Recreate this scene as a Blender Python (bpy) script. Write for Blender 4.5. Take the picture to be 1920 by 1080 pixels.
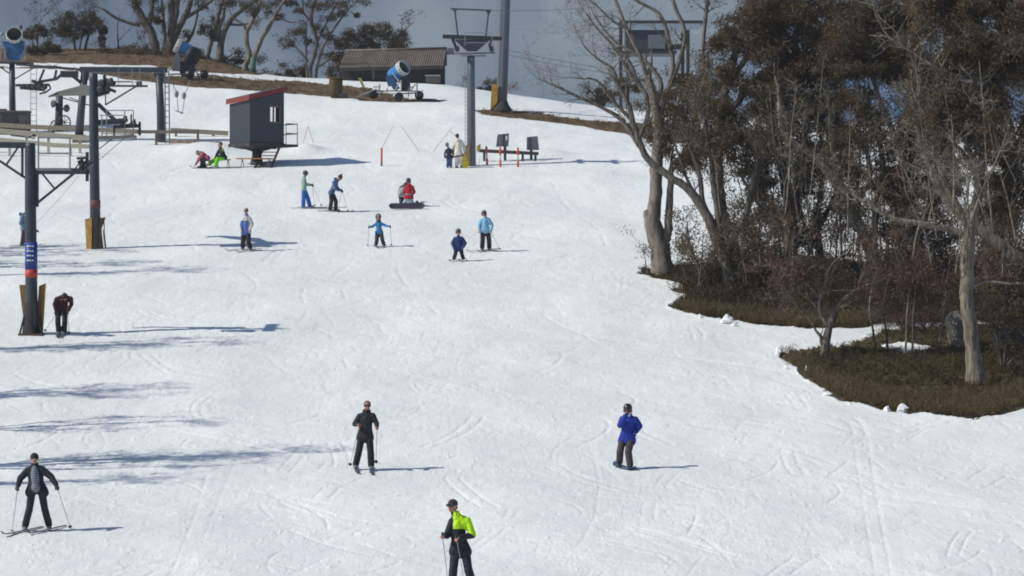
import bpy, math, random
import numpy as np
from mathutils import Vector, Matrix

for o in list(bpy.data.objects):
    bpy.data.objects.remove(o)
scene = bpy.context.scene
COL = scene.collection

# ------------------------------------------------------------------ camera, sky, sun
F = 6000.0                                  # focal length in photo pixels
cam_d = bpy.data.cameras.new('camera')
cam_d.sensor_width = 36.0
cam_d.lens = 36.0 * F / 1920.0
cam_d.clip_start = 0.5
cam_d.clip_end = 8000.0
cam = bpy.data.objects.new('camera', cam_d)
COL.objects.link(cam)
cam.location = (0, 0, 0)
cam.rotation_euler = (math.radians(90), 0, 0)
scene.camera = cam

SUN_EL = 41.0
SUN_AZ = 15.0                               # degrees toward the camera from straight left
to_sun = Vector((-math.cos(math.radians(SUN_AZ)) * math.cos(math.radians(SUN_EL)),
                 -math.sin(math.radians(SUN_AZ)) * math.cos(math.radians(SUN_EL)),
                 math.sin(math.radians(SUN_EL))))
sun_d = bpy.data.lights.new('sun', 'SUN')
sun_d.energy = 3.85
sun_d.angle = math.radians(0.5)
sun_d.color = (1.0, 0.98, 0.868)
sun = bpy.data.objects.new('sun', sun_d)
COL.objects.link(sun)
sun.rotation_euler = (-to_sun).to_track_quat('-Z', 'Y').to_euler()

world = bpy.data.worlds.new('World')
scene.world = world
world.use_nodes = True
wt = world.node_tree
wt.nodes.clear()
def wn(t, **kw):
    n = wt.nodes.new(t)
    for k, v in kw.items():
        setattr(n, k, v)
    return n
SKY_STRENGTH = 0.1
w_out = wn('ShaderNodeOutputWorld')
w_bg = wn('ShaderNodeBackground')
w_bg.inputs['Strength'].default_value = SKY_STRENGTH
sky = wn('ShaderNodeTexSky', sky_type='NISHITA')
sky.sun_disc = False
sky.sun_elevation = math.radians(SUN_EL)
sky.sun_rotation = math.atan2(to_sun.x, to_sun.y)
sky.altitude = 1500
sky.air_density = 1.0
sky.dust_density = 0.6
sky.ozone_density = 0.5
# a bank of dark storm cloud along the horizon, clear sky above it
tc = wn('ShaderNodeTexCoord')
sep = wn('ShaderNodeSeparateXYZ')
wt.links.new(tc.outputs['Generated'], sep.inputs[0])
mp = wn('ShaderNodeMapping')
mp.inputs['Scale'].default_value = (24.0, 24.0, 9.0)
mp.inputs['Location'].default_value = (1.3, 0.4, 0.0)
wt.links.new(tc.outputs['Generated'], mp.inputs[0])
n1 = wn('ShaderNodeTexNoise')
n1.inputs['Scale'].default_value = 1.0
n1.inputs['Detail'].default_value = 4.0
n1.inputs['Roughness'].default_value = 0.5
wt.links.new(mp.outputs[0], n1.inputs['Vector'])
rp = wn('ShaderNodeValToRGB')
rp.color_ramp.elements[0].position = 0.38
rp.color_ramp.elements[1].position = 0.64
k = 1.0 / SKY_STRENGTH
rp.color_ramp.elements[0].color = (0.116 * k, 0.156 * k, 0.224 * k, 1)
rp.color_ramp.elements[1].color = (0.235 * k, 0.282 * k, 0.335 * k, 1)
wt.links.new(n1.outputs['Fac'], rp.inputs[0])
# a clearer blue break low on the right
az = wn('ShaderNodeMapRange')
az.inputs['From Min'].default_value = 0.055
az.inputs['From Max'].default_value = 0.11
wt.links.new(sep.outputs['X'], az.inputs['Value'])
lowm = wn('ShaderNodeMapRange')
lowm.inputs['From Min'].default_value = 0.085
lowm.inputs['From Max'].default_value = 0.05
wt.links.new(sep.outputs['Z'], lowm.inputs['Value'])
mm = wn('ShaderNodeMath', operation='MULTIPLY')
wt.links.new(az.outputs[0], mm.inputs[0])
wt.links.new(lowm.outputs[0], mm.inputs[1])
mx0 = wn('ShaderNodeMix', data_type='RGBA')
wt.links.new(mm.outputs[0], mx0.inputs['Factor'])
wt.links.new(rp.outputs[0], mx0.inputs[6])
mx0.inputs[7].default_value = (0.080 * k, 0.185 * k, 0.36 * k, 1)
el = wn('ShaderNodeMapRange')
el.inputs['From Min'].default_value = 0.14
el.inputs['From Max'].default_value = 0.30
wt.links.new(sep.outputs['Z'], el.inputs['Value'])
mx1 = wn('ShaderNodeMix', data_type='RGBA')
wt.links.new(el.outputs[0], mx1.inputs['Factor'])
wt.links.new(mx0.outputs[2], mx1.inputs[6])
wt.links.new(sky.outputs[0], mx1.inputs[7])
wt.links.new(mx1.outputs[2], w_bg.inputs['Color'])
wt.links.new(w_bg.outputs[0], w_out.inputs[0])

scene.cycles.filter_width = 1.9
vs = scene.view_settings
vs.view_transform = 'Standard'
vs.look = 'None'
vs.gamma = 1.0
vs.exposure = 0.0
vs.use_curve_mapping = False

# ------------------------------------------------------------------ materials
MATS = {}
def mat(name, col, rough=0.7, metal=0.0, spec=0.3, var=0.15, vscale=8.0, bump=0.0, bscale=40.0, stretch=(1, 1, 1), trans=0.0):
    if name in MATS:
        return MATS[name]
    m = bpy.data.materials.new(name)
    m.use_nodes = True
    nt = m.node_tree
    b = nt.nodes['Principled BSDF']
    b.inputs['Roughness'].default_value = rough
    b.inputs['Metallic'].default_value = metal
    b.inputs['Specular IOR Level'].default_value = spec
    tcn = nt.nodes.new('ShaderNodeTexCoord')
    mpn = nt.nodes.new('ShaderNodeMapping')
    mpn.inputs['Scale'].default_value = stretch
    nt.links.new(tcn.outputs['Object'], mpn.inputs[0])
    nz = nt.nodes.new('ShaderNodeTexNoise')
    nz.inputs['Scale'].default_value = vscale
    nz.inputs['Detail'].default_value = 5
    nz.inputs['Roughness'].default_value = 0.62
    nt.links.new(mpn.outputs[0], nz.inputs['Vector'])
    r = nt.nodes.new('ShaderNodeValToRGB')
    r.color_ramp.elements[0].position = 0.3
    r.color_ramp.elements[1].position = 0.7
    c = np.array(col)
    r.color_ramp.elements[0].color = (*np.clip(c * (1 - var), 0, 1), 1)
    r.color_ramp.elements[1].color = (*np.clip(c * (1 + var), 0, 1), 1)
    nt.links.new(nz.outputs['Fac'], r.inputs[0])
    nt.links.new(r.outputs[0], b.inputs['Base Color'])
    if bump > 0:
        n2 = nt.nodes.new('ShaderNodeTexNoise')
        n2.inputs['Scale'].default_value = bscale
        n2.inputs['Detail'].default_value = 4
        nt.links.new(mpn.outputs[0], n2.inputs['Vector'])
        bp = nt.nodes.new('ShaderNodeBump')
        bp.inputs['Strength'].default_value = bump
        bp.inputs['Distance'].default_value = 0.03
        nt.links.new(n2.outputs['Fac'], bp.inputs['Height'])
        nt.links.new(bp.outputs[0], b.inputs['Normal'])
    MATS[name] = m
    return m

def cloth(col, rough=0.75, name=None):
    key = name or 'cloth_%02x%02x%02x' % tuple(int(max(0, min(1, c)) * 255) for c in col)
    return mat(key, col, rough=rough, spec=0.25, var=0.22, vscale=6.0, bump=1.0, bscale=9.0, stretch=(1.4, 1.4, 0.8))

def leaf_mat(name, cols, rough=0.5, spec=0.28):
    m = bpy.data.materials.new(name)
    m.use_nodes = True
    nt = m.node_tree
    b = nt.nodes['Principled BSDF']
    b.inputs['Roughness'].default_value = rough
    b.inputs['Specular IOR Level'].default_value = spec
    g = nt.nodes.new('ShaderNodeNewGeometry')
    r = nt.nodes.new('ShaderNodeValToRGB')
    while len(r.color_ramp.elements) < len(cols):
        r.color_ramp.elements.new(0.5)
    for i, c in enumerate(cols):
        r.color_ramp.elements[i].position = i / (len(cols) - 1)
        r.color_ramp.elements[i].color = (*c, 1)
    nt.links.new(g.outputs['Random Per Island'], r.inputs[0])
    nt.links.new(r.outputs[0], b.inputs['Base Color'])
    tl = nt.nodes.new('ShaderNodeBsdfTranslucent')
    nt.links.new(r.outputs[0], tl.inputs['Color'])
    mxx = nt.nodes.new('ShaderNodeMixShader'); mxx.inputs[0].default_value = 0.45
    nt.links.new(b.outputs[0], mxx.inputs[1]); nt.links.new(tl.outputs[0], mxx.inputs[2])
    nt.links.new(mxx.outputs[0], nt.nodes['Material Output'].inputs[0])
    MATS[name] = m
    return m

# ------------------------------------------------------------------ pixel <-> place
def W(px, py, Y):
    return Vector(((px - 960.0) / F * Y, Y, (540.0 - py) / F * Y))

# terrain: photo rows at which the ground of each distance shows, for several photo columns
T_Y = [63, 70, 79, 90, 106, 129, 143, 156, 166, 178, 186, 195, 205, 212, 222, 260]
T_U = [-600, 0, 250, 400, 450, 500, 830, 1050, 1260, 1600, 1920, 2600]
base = [1100, 998, 882, 765, 628, 470, 392, 316]
T_R = {
    -600: base + [262, 192, 152, 120, 98, 84, 100, 240],
    0:    base + [262, 190, 154, 122, 103, 86, 100, 240],
    250:  base + [265, 195, 158, 126, 103, 84, 98, 240],
    400:  base + [265, 196, 160, 130, 114, 104, 118, 240],
    450:  base + [265, 197, 164, 139, 126, 118, 132, 250],
    500:  base + [265, 198, 166, 146, 142, 146, 162, 280],
    830:  base + [265, 200, 172, 159, 157, 165, 185, 300],
    1050: base + [267, 214, 198, 190, 192, 203, 225, 340],
    1260: base + [274, 236, 223, 215, 216, 226, 250, 360],
    1600: base + [278, 250, 238, 230, 231, 242, 266, 380],
    1920: base + [278, 250, 238, 230, 231, 242, 266, 380],
    2600: base + [278, 250, 238, 230, 231, 242, 266, 380],
}
YS = np.arange(0.0, 320.01, 0.25)
US = np.arange(-4000.0, 6000.01, 20.0)
def _zcol(u):
    y = np.array([0, 20, 40] + T_Y + [300, 330], float)
    r = np.array(T_R[u], float)
    z = np.array([-6.7, -6.6, -6.4] + list(np.array(T_Y) * (540 - r) / F) + [2.0, -3.0])
    return np.interp(YS, y, z)
Zc = np.array([_zcol(u) for u in T_U])
ZG = np.empty((len(US), len(YS)))
for j in range(len(YS)):
    ZG[:, j] = np.interp(US, T_U, Zc[:, j])
def _gauss(a, sig, axis):
    n = int(sig * 3)
    kk = np.exp(-0.5 * (np.arange(-n, n + 1) / sig) ** 2)
    kk /= kk.sum()
    pad = [(0, 0), (0, 0)]
    pad[axis] = (n, n)
    ap = np.pad(a, pad, mode='edge')
    return np.apply_along_axis(lambda v: np.convolve(v, kk, mode='valid'), axis, ap)
ZG = _gauss(ZG, 9.0, 1)
ZG = _gauss(ZG, 1.6, 0)
def gz_uv(u, Y):
    """ground height at photo column u and distance Y (arrays)"""
    u = np.asarray(u, float); Y = np.asarray(Y, float)
    fi = np.clip((u - US[0]) / 20.0, 0, len(US) - 1.001)
    fj = np.clip(Y / 0.25, 0, len(YS) - 1.001)
    i = fi.astype(int); j = fj.astype(int)
    a = fi - i; b = fj - j
    z = (ZG[i, j] * (1 - a) + ZG[i + 1, j] * a) * (1 - b) + (ZG[i, j + 1] * (1 - a) + ZG[i + 1, j + 1] * a) * b
    X = (u - 960) / F * Y
    # small heaps: behind the hut, beside the sitting pair, right of the middle tower
    for (hx, hy, sx, sy, h) in HEAPS:
        z = z + h * np.exp(-((X - hx) / sx) ** 2 - ((Y - hy) / sy) ** 2)
    far = np.clip(Y - 320, 0, None)
    return z - far * 0.06
HEAPS = []
def gz(X, Y):
    return float(gz_uv(960 + X / Y * F, Y))
_yy = np.arange(45.0, 216.0, 0.02)
def GY(px, py):
    z = gz_uv(np.full_like(_yy, px), _yy)
    row = 540 - z / _yy * F
    below = row <= py
    if not below.any():
        return float(_yy[np.argmin(row)])
    return float(_yy[np.argmax(below)])
def G(px, py):
    Y = GY(px, py)
    return W(px, py, Y)
def onground(X, Y, lift=0.0):
    return Vector((X, Y, gz(X, Y) + lift))
_p = G(575, 283); HEAPS.append((_p.x, _p.y, 0.9, 1.2, 0.35))
_p = G(400, 290); HEAPS.append((_p.x - 0.6, _p.y + 1.5, 1.6, 1.8, 0.40))
_p = G(1030, 295); HEAPS.append((_p.x, _p.y + 1.0, 1.3, 0.8, 0.25))

# ------------------------------------------------------------------ object helpers
ORG = {}
def tag(o, label, cat, group=None):
    o['label'] = label
    o['category'] = cat
    if group:
        o['group'] = group
    return o
def thing(name, loc, label, cat, group=None):
    e = bpy.data.objects.new(name, None)
    e.empty_display_size = 0.3
    COL.objects.link(e)
    e.location = loc
    ORG[e.name] = Vector(loc)
    return tag(e, label, cat, group)

class MB:
    """collects shapes; build() links them as one mesh object"""
    def __init__(self):
        self.v = []; self.f = []; self.mi = []; self.cur = 0
    def add(self, vs, fs):
        n = len(self.v)
        self.v.extend([tuple(p) for p in vs])
        self.f.extend([tuple(i + n for i in q) for q in fs])
        self.mi.extend([self.cur] * len(fs))
        return self
    def box(self, c, s, R=None):
        c = Vector(c); h = [x / 2 for x in s]
        pts = []
        for sx in (-1, 1):
            for sy in (-1, 1):
                for sz in (-1, 1):
                    p = Vector((sx * h[0], sy * h[1], sz * h[2]))
                    if R is not None:
                        p = R @ p
                    pts.append(c + p)
        return self.add(pts, [(0, 1, 3, 2), (4, 6, 7, 5), (0, 4, 5, 1), (2, 3, 7, 6), (0, 2, 6, 4), (1, 5, 7, 3)])
    def beam(self, p0, p1, w, d=None, up=None):
        p0 = Vector(p0); p1 = Vector(p1); d = d or w
        ax = (p1 - p0); L = ax.length; ax.normalize()
        u = Vector(up) if up else (Vector((0, 0, 1)) if abs(ax.z) < 0.9 else Vector((0, 1, 0)))
        s = ax.cross(u).normalized(); t = s.cross(ax)
        R = Matrix((ax, s, t)).transposed()
        return self.box((p0 + p1) / 2, (L, w, d), R)
    def tube(self, p0, p1, r0, r1=None, n=10, cap=True):
        r1 = r0 if r1 is None else r1
        return self.poly([p0, p1], [r0, r1], n, cap)
    def poly(self, pts, rs, n=8, cap=True):
        pts = [Vector(p) for p in pts]
        if not hasattr(rs, '__len__'):
            rs = [rs] * len(pts)
        vs = []; fs = []
        prev = None
        for i, p in enumerate(pts):
            a = pts[max(i - 1, 0)]; b = pts[min(i + 1, len(pts) - 1)]
            d = (b - a).normalized()
            if prev is None:
                s = d.orthogonal().normalized()
            else:
                s = (prev - d * prev.dot(d))
                s = s.normalized() if s.length > 1e-5 else d.orthogonal().normalized()
            prev = s
            t = d.cross(s)
            for k in range(n):
                an = 2 * math.pi * k / n
                vs.append(p + (s * math.cos(an) + t * math.sin(an)) * rs[i])
        for i in range(len(pts) - 1):
            for k in range(n):
                k2 = (k + 1) % n
                fs.append((i * n + k, i * n + k2, (i + 1) * n + k2, (i + 1) * n + k))
        if cap:
            fs.append(tuple(range(n - 1, -1, -1)))
            m = (len(pts) - 1) * n
            fs.append(tuple(m + k for k in range(n)))
        return self.add(vs, fs)
    def plate(self, pts, thick, dirv=(0, 1, 0)):
        """polygon of world points extruded along dirv"""
        d = Vector(dirv) * thick
        n = len(pts)
        vs = [Vector(p) for p in pts] + [Vector(p) + d for p in pts]
        fs = [tuple(range(n)), tuple(range(2 * n - 1, n - 1, -1))]
        for i in range(n):
            j = (i + 1) % n
            fs.append((i, i + n, j + n, j))
        return self.add(vs, fs)
    def ball(self, c, r, n=10, m=7):
        c = Vector(c)
        if not hasattr(r, '__len__'):
            r = (r, r, r)
        vs = [c + Vector((0, 0, r[2]))]; fs = []
        for i in range(1, m):
            a = math.pi * i / m
            for k in range(n):
                b = 2 * math.pi * k / n
                vs.append(c + Vector((r[0] * math.sin(a) * math.cos(b), r[1] * math.sin(a) * math.sin(b), r[2] * math.cos(a))))
        vs.append(c - Vector((0, 0, r[2])))
        for k in range(n):
            fs.append((0, 1 + k, 1 + (k + 1) % n))
        for i in range(m - 2):
            for k in range(n):
                a = 1 + i * n
                fs.append((a + k, a + n + k, a + n + (k + 1) % n, a + (k + 1) % n))
        a = 1 + (m - 2) * n; e = len(vs) - 1
        for k in range(n):
            fs.append((a + k, e, a + (k + 1) % n))
        return self.add(vs, fs)
    def lathe(self, p0, ax, prof, n=24):
        """prof: (distance along axis, radius) pairs"""
        p0 = Vector(p0); ax = Vector(ax).normalized()
        s = ax.orthogonal().normalized(); t = ax.cross(s)
        vs = []; fs = []
        for (d, r) in prof:
            for k in range(n):
                an = 2 * math.pi * k / n
                vs.append(p0 + ax * d + (s * math.cos(an) + t * math.sin(an)) * r)
        for i in range(len(prof) - 1):
            for k in range(n):
                k2 = (k + 1) % n
                fs.append((i * n + k, i * n + k2, (i + 1) * n + k2, (i + 1) * n + k))
        return self.add(vs, fs)
    def build(self, name, m, parent=None, smooth=False, label=None):
        me = bpy.data.meshes.new(name)
        off = Vector((0, 0, 0))
        if parent is not None:
            off = ORG[parent.name]
        me.from_pydata([(p[0] - off.x, p[1] - off.y, p[2] - off.z) for p in self.v], [], self.f)
        me.update()
        ms = m if isinstance(m, (list, tuple)) else [m]
        for q in ms:
            me.materials.append(q)
        if len(ms) > 1:
            me.polygons.foreach_set('material_index', self.mi)
        if smooth:
            me.polygons.foreach_set('use_smooth', [True] * len(me.polygons))
        o = bpy.data.objects.new(name, me)
        COL.objects.link(o)
        if parent is not None:
            o.parent = parent
        ORG[o.name] = off
        if label:
            o['label'] = label
        return o
    def solo(self, name, m, label, cat, group=None, smooth=False, loc=None):
        """a thing that is one mesh, its origin at loc"""
        loc = Vector(loc) if loc is not None else Vector(self.v[0])
        me = bpy.data.meshes.new(name)
        me.from_pydata([(p[0] - loc.x, p[1] - loc.y, p[2] - loc.z) for p in self.v], [], self.f)
        me.update()
        ms = m if isinstance(m, (list, tuple)) else [m]
        for q in ms:
            me.materials.append(q)
        if len(ms) > 1:
            me.polygons.foreach_set('material_index', self.mi)
        if smooth:
            me.polygons.foreach_set('use_smooth', [True] * len(me.polygons))
        o = bpy.data.objects.new(name, me)
        COL.objects.link(o)
        o.location = loc
        ORG[o.name] = loc
        return tag(o, label, cat, group)

def mesh_np(name, verts, quads, mats, mi=None, smooth=False):
    me = bpy.data.meshes.new(name)
    nv = len(verts); nf = len(quads); k = quads.shape[1]
    me.vertices.add(nv)
    me.vertices.foreach_set('co', np.asarray(verts, np.float32).ravel())
    me.loops.add(nf * k)
    me.loops.foreach_set('vertex_index', np.asarray(quads, np.int32).ravel())
    me.polygons.add(nf)
    me.polygons.foreach_set('loop_start', np.arange(0, nf * k, k, dtype=np.int32))
    for m in mats:
        me.materials.append(m)
    if mi is not None:
        me.polygons.foreach_set('material_index', np.asarray(mi, np.int32))
    me.polygons.foreach_set('use_smooth', np.full(nf, smooth))
    me.update(calc_edges=True)
    return me
# ------------------------------------------------------------------ ground: snow and bare patches, one grid
rng = np.random.default_rng(7)
def vnoise(x, y, scale, seed):
    """smooth value noise"""
    r = np.random.default_rng(seed)
    T = r.random((256, 256))
    fx = x / scale; fy = y / scale
    ix = np.floor(fx).astype(int); iy = np.floor(fy).astype(int)
    a = fx - ix; b = fy - iy
    a = a * a * (3 - 2 * a); b = b * b * (3 - 2 * b)
    ix &= 255; iy &= 255
    jx = (ix + 1) & 255; jy = (iy + 1) & 255
    return (T[ix, iy] * (1 - a) + T[jx, iy] * a) * (1 - b) + (T[ix, jy] * (1 - a) + T[jx, jy] * a) * b - 0.5
def inpoly(px, py, poly):
    ins = np.zeros(px.shape, bool)
    n = len(poly)
    for i in range(n):
        x0, y0 = poly[i]; x1, y1 = poly[(i + 1) % n]
        if y0 == y1:
            continue
        c = ((y0 > py) != (y1 > py)) & (px < (x1 - x0) * (py - y0) / (y1 - y0) + x0)
        ins ^= c
    return ins
HEATH_A = [(1193, 514), (1235, 524), (1272, 530), (1280, 537), (1248, 543), (1284, 552), (1255, 576), (1310, 590), (1400, 604),
           (1500, 615), (1592, 612), (1640, 606), (1760, 606), (1920, 600), (2300, 590), (2600, 560), (2600, 470), (1900, 470), (1640, 492),
           (1500, 478), (1400, 472), (1300, 494), (1210, 505)]
HEATH_B = [(1460, 660), (1545, 650), (1592, 648), (1618, 640), (1650, 618), (1700, 613), (1920, 604), (2600, 580), (2600, 700), (2100, 735),
           (1920, 762), (1840, 783), (1750, 777), (1650, 768), (1575, 750), (1548, 736), (1522, 711), (1494, 692), (1466, 676)]
HOLE_B = [(1645, 648), (1690, 645), (1745, 647), (1748, 655), (1715, 658), (1694, 664), (1675, 657)]
STRIP_C = [(872, 206), (940, 205), (1010, 211), (1080, 221), (1160, 228), (1230, 231), (1330, 242), (1460, 262), (1330, 270), (1240, 268),
           (1180, 250), (1120, 242), (1060, 231), (980, 222), (905, 214)]
HILL_D = [(-4000, 112), (0, 118), (100, 116), (200, 120), (290, 121), (330, 131), (400, 135), (490, 140), (520, 120), (520, 40), (-4000, 40)]
BAND_E = [(-200, 124), (60, 124), (100, 121), (140, 128), (230, 127), (300, 141), (400, 139), (480, 148), (560, 152), (640, 158), (700, 166), (770, 186),
          (745, 189), (700, 184), (640, 180), (540, 175), (420, 165), (330, 158), (260, 150), (200, 139), (120, 129), (60, 127), (-200, 127)]
PATCH_F = [(650, 176), (740, 180), (830, 187), (820, 190), (740, 191), (670, 187)]

rows_img = np.arange(1150.0, 84.0, -1.4)
Ymid = YS[(YS > 55) & (YS < 214)]
rimg = 540 - gz_uv(np.full_like(Ymid, 700.0), Ymid) / Ymid * F
rimg = np.minimum.accumulate(rimg)
Yr = np.interp(rows_img[rows_img > rimg.min()], rimg[::-1], Ymid[::-1])
Yr = np.unique(np.round(Yr, 4))
Yr = Yr[Yr < 172]
g = [172.0]
while g[-1] < 224:
    g.append(g[-1] + 0.16)
far = [226, 229, 233, 238, 245, 255, 270, 290, 320, 360, 420, 520, 700, 1000, 1500, 2500, 4000]
near = [1.5, 5, 10, 15, 20, 25, 30, 34, 38, 42, 45, 48, 50, 52, 54, 56, 57.5, 58.6]
Yr = np.concatenate([near, Yr[Yr > 59], g, far])
u_f = np.arange(-40.0, 1960.1, 2.6)
u_l = -40 - np.cumsum(np.linspace(4, 200, 36)); u_r = 1960 + np.cumsum(np.linspace(4, 200, 36))
Ur = np.concatenate([u_l[::-1], u_f, u_r])
UU, YY = np.meshgrid(Ur, Yr)
XX = (UU - 960) / F * YY
ZZ = gz_uv(UU, YY)
ROW = 540 - ZZ / YY * F
# bare-ground mask
wu = UU + 12 * vnoise(XX, YY, 0.9, 1) + 16 * vnoise(XX, YY, 2.6, 2) + 9 * vnoise(XX, YY, 0.3, 5)
wr = ROW + (5 * vnoise(XX, YY, 0.5, 3) + 6 * vnoise(XX, YY, 1.5, 4) + 3.5 * vnoise(XX, YY, 0.22, 6)) * np.clip((YY - 85) / -60 + 1.2, 0.35, 1.2)
front = YY < 213.5
bare = np.zeros(UU.shape, bool)
for pl in (HEATH_A, HEATH_B, STRIP_C, HILL_D, BAND_E, PATCH_F):
    bare |= inpoly(wu, wr, pl) & front
bare &= ~(inpoly(wu, wr, HOLE_B) & front)
bare |= (UU < 520) & (YY >= 207)
bare |= (UU < 600) & (YY > 225)
bare |= (YY > 300)
bm = bare.astype(float)
soft = bm.copy()
for _ in range(7):
    s = soft.copy()
    s[1:-1, 1:-1] = (soft[1:-1, 1:-1] * 2 + soft[:-2, 1:-1] + soft[2:, 1:-1] + soft[1:-1, :-2] + soft[1:-1, 2:]) / 6
    soft = s
# snow relief
nearw = np.clip((224 - YY) / 10, 0, 1)
rel = 0.050 * vnoise(XX, YY, 2.3, 11) + 0.022 * vnoise(XX, YY * 0.6, 0.8, 12) + 0.013 * vnoise(XX, YY * 0.7, 0.34, 13) + 0.008 * vnoise(XX, YY, 0.17, 14)
rel2 = 0.10 * vnoise(XX, YY, 1.1, 21) + 0.05 * vnoise(XX, YY, 0.35, 22)
ZZ = ZZ + nearw * (rel * (1 - bm) + rel2 * bm)
ZZ = ZZ - 0.10 * soft * nearw * np.where((UU > 1600) & (UU < 1790) & (ROW > 625) & (ROW < 685), 0.25, 1.0)
# piled rim of old snow along the right-hand patches
rim = np.clip(1 - np.abs(soft - 0.25) / 0.25, 0, 1) * (UU > 1150) * (YY < 126)
ZZ = ZZ + rim * (0.05 + 0.09 * vnoise(XX, YY, 0.6, 31))
# ski tracks pressed into the snow
prng = random.Random(5)
HT = np.zeros(UU.shape)
def carve(xs, ys, depth, wid=0):
    us = 960 + xs / ys * F
    ci = np.searchsorted(Ur, us); ri = np.searchsorted(Yr, ys)
    ok = (ci > 2) & (ci < len(Ur) - 3) & (ri > 2) & (ri < len(Yr) - 3)
    ci = ci[ok]; ri = ri[ok]
    np.minimum.at(HT, (ri, ci), -depth)
    np.minimum.at(HT, (ri, ci + 1), -depth * 0.55)
    np.minimum.at(HT, (ri, ci + 2), -depth * 0.22)
for i in range(1250):
    y0 = prng.uniform(62, 178); L = prng.uniform(0.8, 7) * (3.5 if prng.random() < 0.10 else 1)
    x0 = prng.uniform(-0.17, 0.17) * y0
    slope = prng.gauss(0, 0.9) + (0.5 if x0 > 0 else -0.15)
    amp = prng.uniform(0.0, 0.35) * prng.random(); wl = prng.uniform(7, 18); ph = prng.uniform(0, 6.28)
    fade = prng.uniform(0.005, 0.022); curv = prng.gauss(0, 0.07)
    t = np.arange(0, L, 0.025)
    ys = y0 - t
    xs = x0 + slope * t + curv * np.minimum(t, 14) ** 2 + amp * np.sin(t / wl * 6.283 + ph)
    keep = ys > 60
    seg = (np.sin(t * prng.uniform(0.4, 1.2) + ph) > -0.6)
    keep &= seg
    carve(xs[keep], ys[keep], fade)
    if prng.random() < 0.3:
        gp = prng.uniform(0.2, 0.42)
        carve(xs[keep] + gp, ys[keep], fade)
for i in range(0):                                   # skids and footprints
    y0 = prng.uniform(64, 160); x0 = prng.uniform(-0.16, 0.1) * y0
    n = prng.randint(6, 20); dx = prng.gauss(0, 0.35); dy = prng.uniform(-0.7, -0.3)
    for q in range(n):
        xs = x0 + dx * q + prng.gauss(0, 0.08) + np.arange(0, 0.14, 0.02)
        for e in range(5):
            carve(xs, np.full_like(xs, max(60.5, y0 + dy * q + e * 0.07)), prng.uniform(0.015, 0.03))
for (ln, dpt) in ((((1596, 790), (1602, 850), (1612, 920), (1640, 1080)), 0.045), (((1622, 800), (1628, 860), (1642, 920), (1668, 1080)), 0.05), (((385, 890), (362, 970), (315, 1080)), 0.04), (((440, 860), (400, 960), (380, 1010)), 0.03), (((1100, 830), (1120, 930), (1075, 1030)), 0.035), (((1020, 560), (1060, 600), (1075, 640)), 0.03), (((1260, 660), (1340, 720), (1400, 760)), 0.03), (((640, 520), (700, 560), (780, 590)), 0.02)):
    pw = [G(*p_) for p_ in ln]; xs_ = []; ys_ = []
    tt = np.linspace(0, 1, len(pw)); te = np.linspace(0, 1, 1600)
    deg = min(len(pw) - 1, 2); cx_ = np.polyfit(tt, [p_.x for p_ in pw], deg); cy_ = np.polyfit(tt, [p_.y for p_ in pw], deg)
    carve(np.polyval(cx_, te), np.polyval(cy_, te), dpt * 0.24)
crng = np.random.default_rng(77)
nfl = 5200                                                  # crumbs and little pits
pr = crng.integers(40, HT.shape[0] - 60, nfl); pcx = crng.integers(40, HT.shape[1] - 40, nfl)
HT[pr, pcx] += np.where(crng.random(nfl) < 0.6, crng.uniform(0.012, 0.05, nfl), -crng.uniform(0.012, 0.045, nfl))
hs = HT.copy()
hs[1:-1, 1:-1] = 0.6 * HT[1:-1, 1:-1] + 0.1 * (HT[:-2, 1:-1] + HT[2:, 1:-1] + HT[1:-1, :-2] + HT[1:-1, 2:])
ZZ = ZZ + hs * (1 - soft) * nearw

nr, nc = UU.shape
idx = np.arange(nr * nc).reshape(nr, nc)
quads = np.stack([idx[:-1, :-1], idx[:-1, 1:], idx[1:, 1:], idx[1:, :-1]], -1).reshape(-1, 4)
fm = (bm[:-1, :-1] + bm[:-1, 1:] + bm[1:, 1:] + bm[1:, :-1]).ravel() >= 2
verts = np.stack([XX, YY, ZZ], -1).reshape(-1, 3)

# snow material
ms = bpy.data.materials.new('snow')
ms.use_nodes = True
nt = ms.node_tree
b = nt.nodes['Principled BSDF']
b.inputs['Roughness'].default_value = 0.62
b.inputs['Specular IOR Level'].default_value = 0.25
tcn = nt.nodes.new('ShaderNodeTexCoord')
def nnoise(scale, stretch, detail=4, rough=0.6, dist=0.0):
    mp_ = nt.nodes.new('ShaderNodeMapping')
    mp_.inputs['Scale'].default_value = stretch
    nt.links.new(tcn.outputs['Object'], mp_.inputs[0])
    n_ = nt.nodes.new('ShaderNodeTexNoise')
    n_.inputs['Scale'].default_value = scale
    n_.inputs['Detail'].default_value = detail
    n_.inputs['Roughness'].default_value = rough
    n_.inputs['Distortion'].default_value = dist
    nt.links.new(mp_.outputs[0], n_.inputs['Vector'])
    return n_
na = nnoise(0.35, (1, 0.35, 1), 6)
r = nt.nodes.new('ShaderNodeValToRGB')
r.color_ramp.elements[0].position = 0.3
r.color_ramp.elements[0].color = (0.735, 0.745, 0.75, 1)
r.color_ramp.elements[1].position = 0.68
r.color_ramp.elements[1].color = (0.88, 0.885, 0.885, 1)
nt.links.new(na.outputs['Fac'], r.inputs[0])
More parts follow.
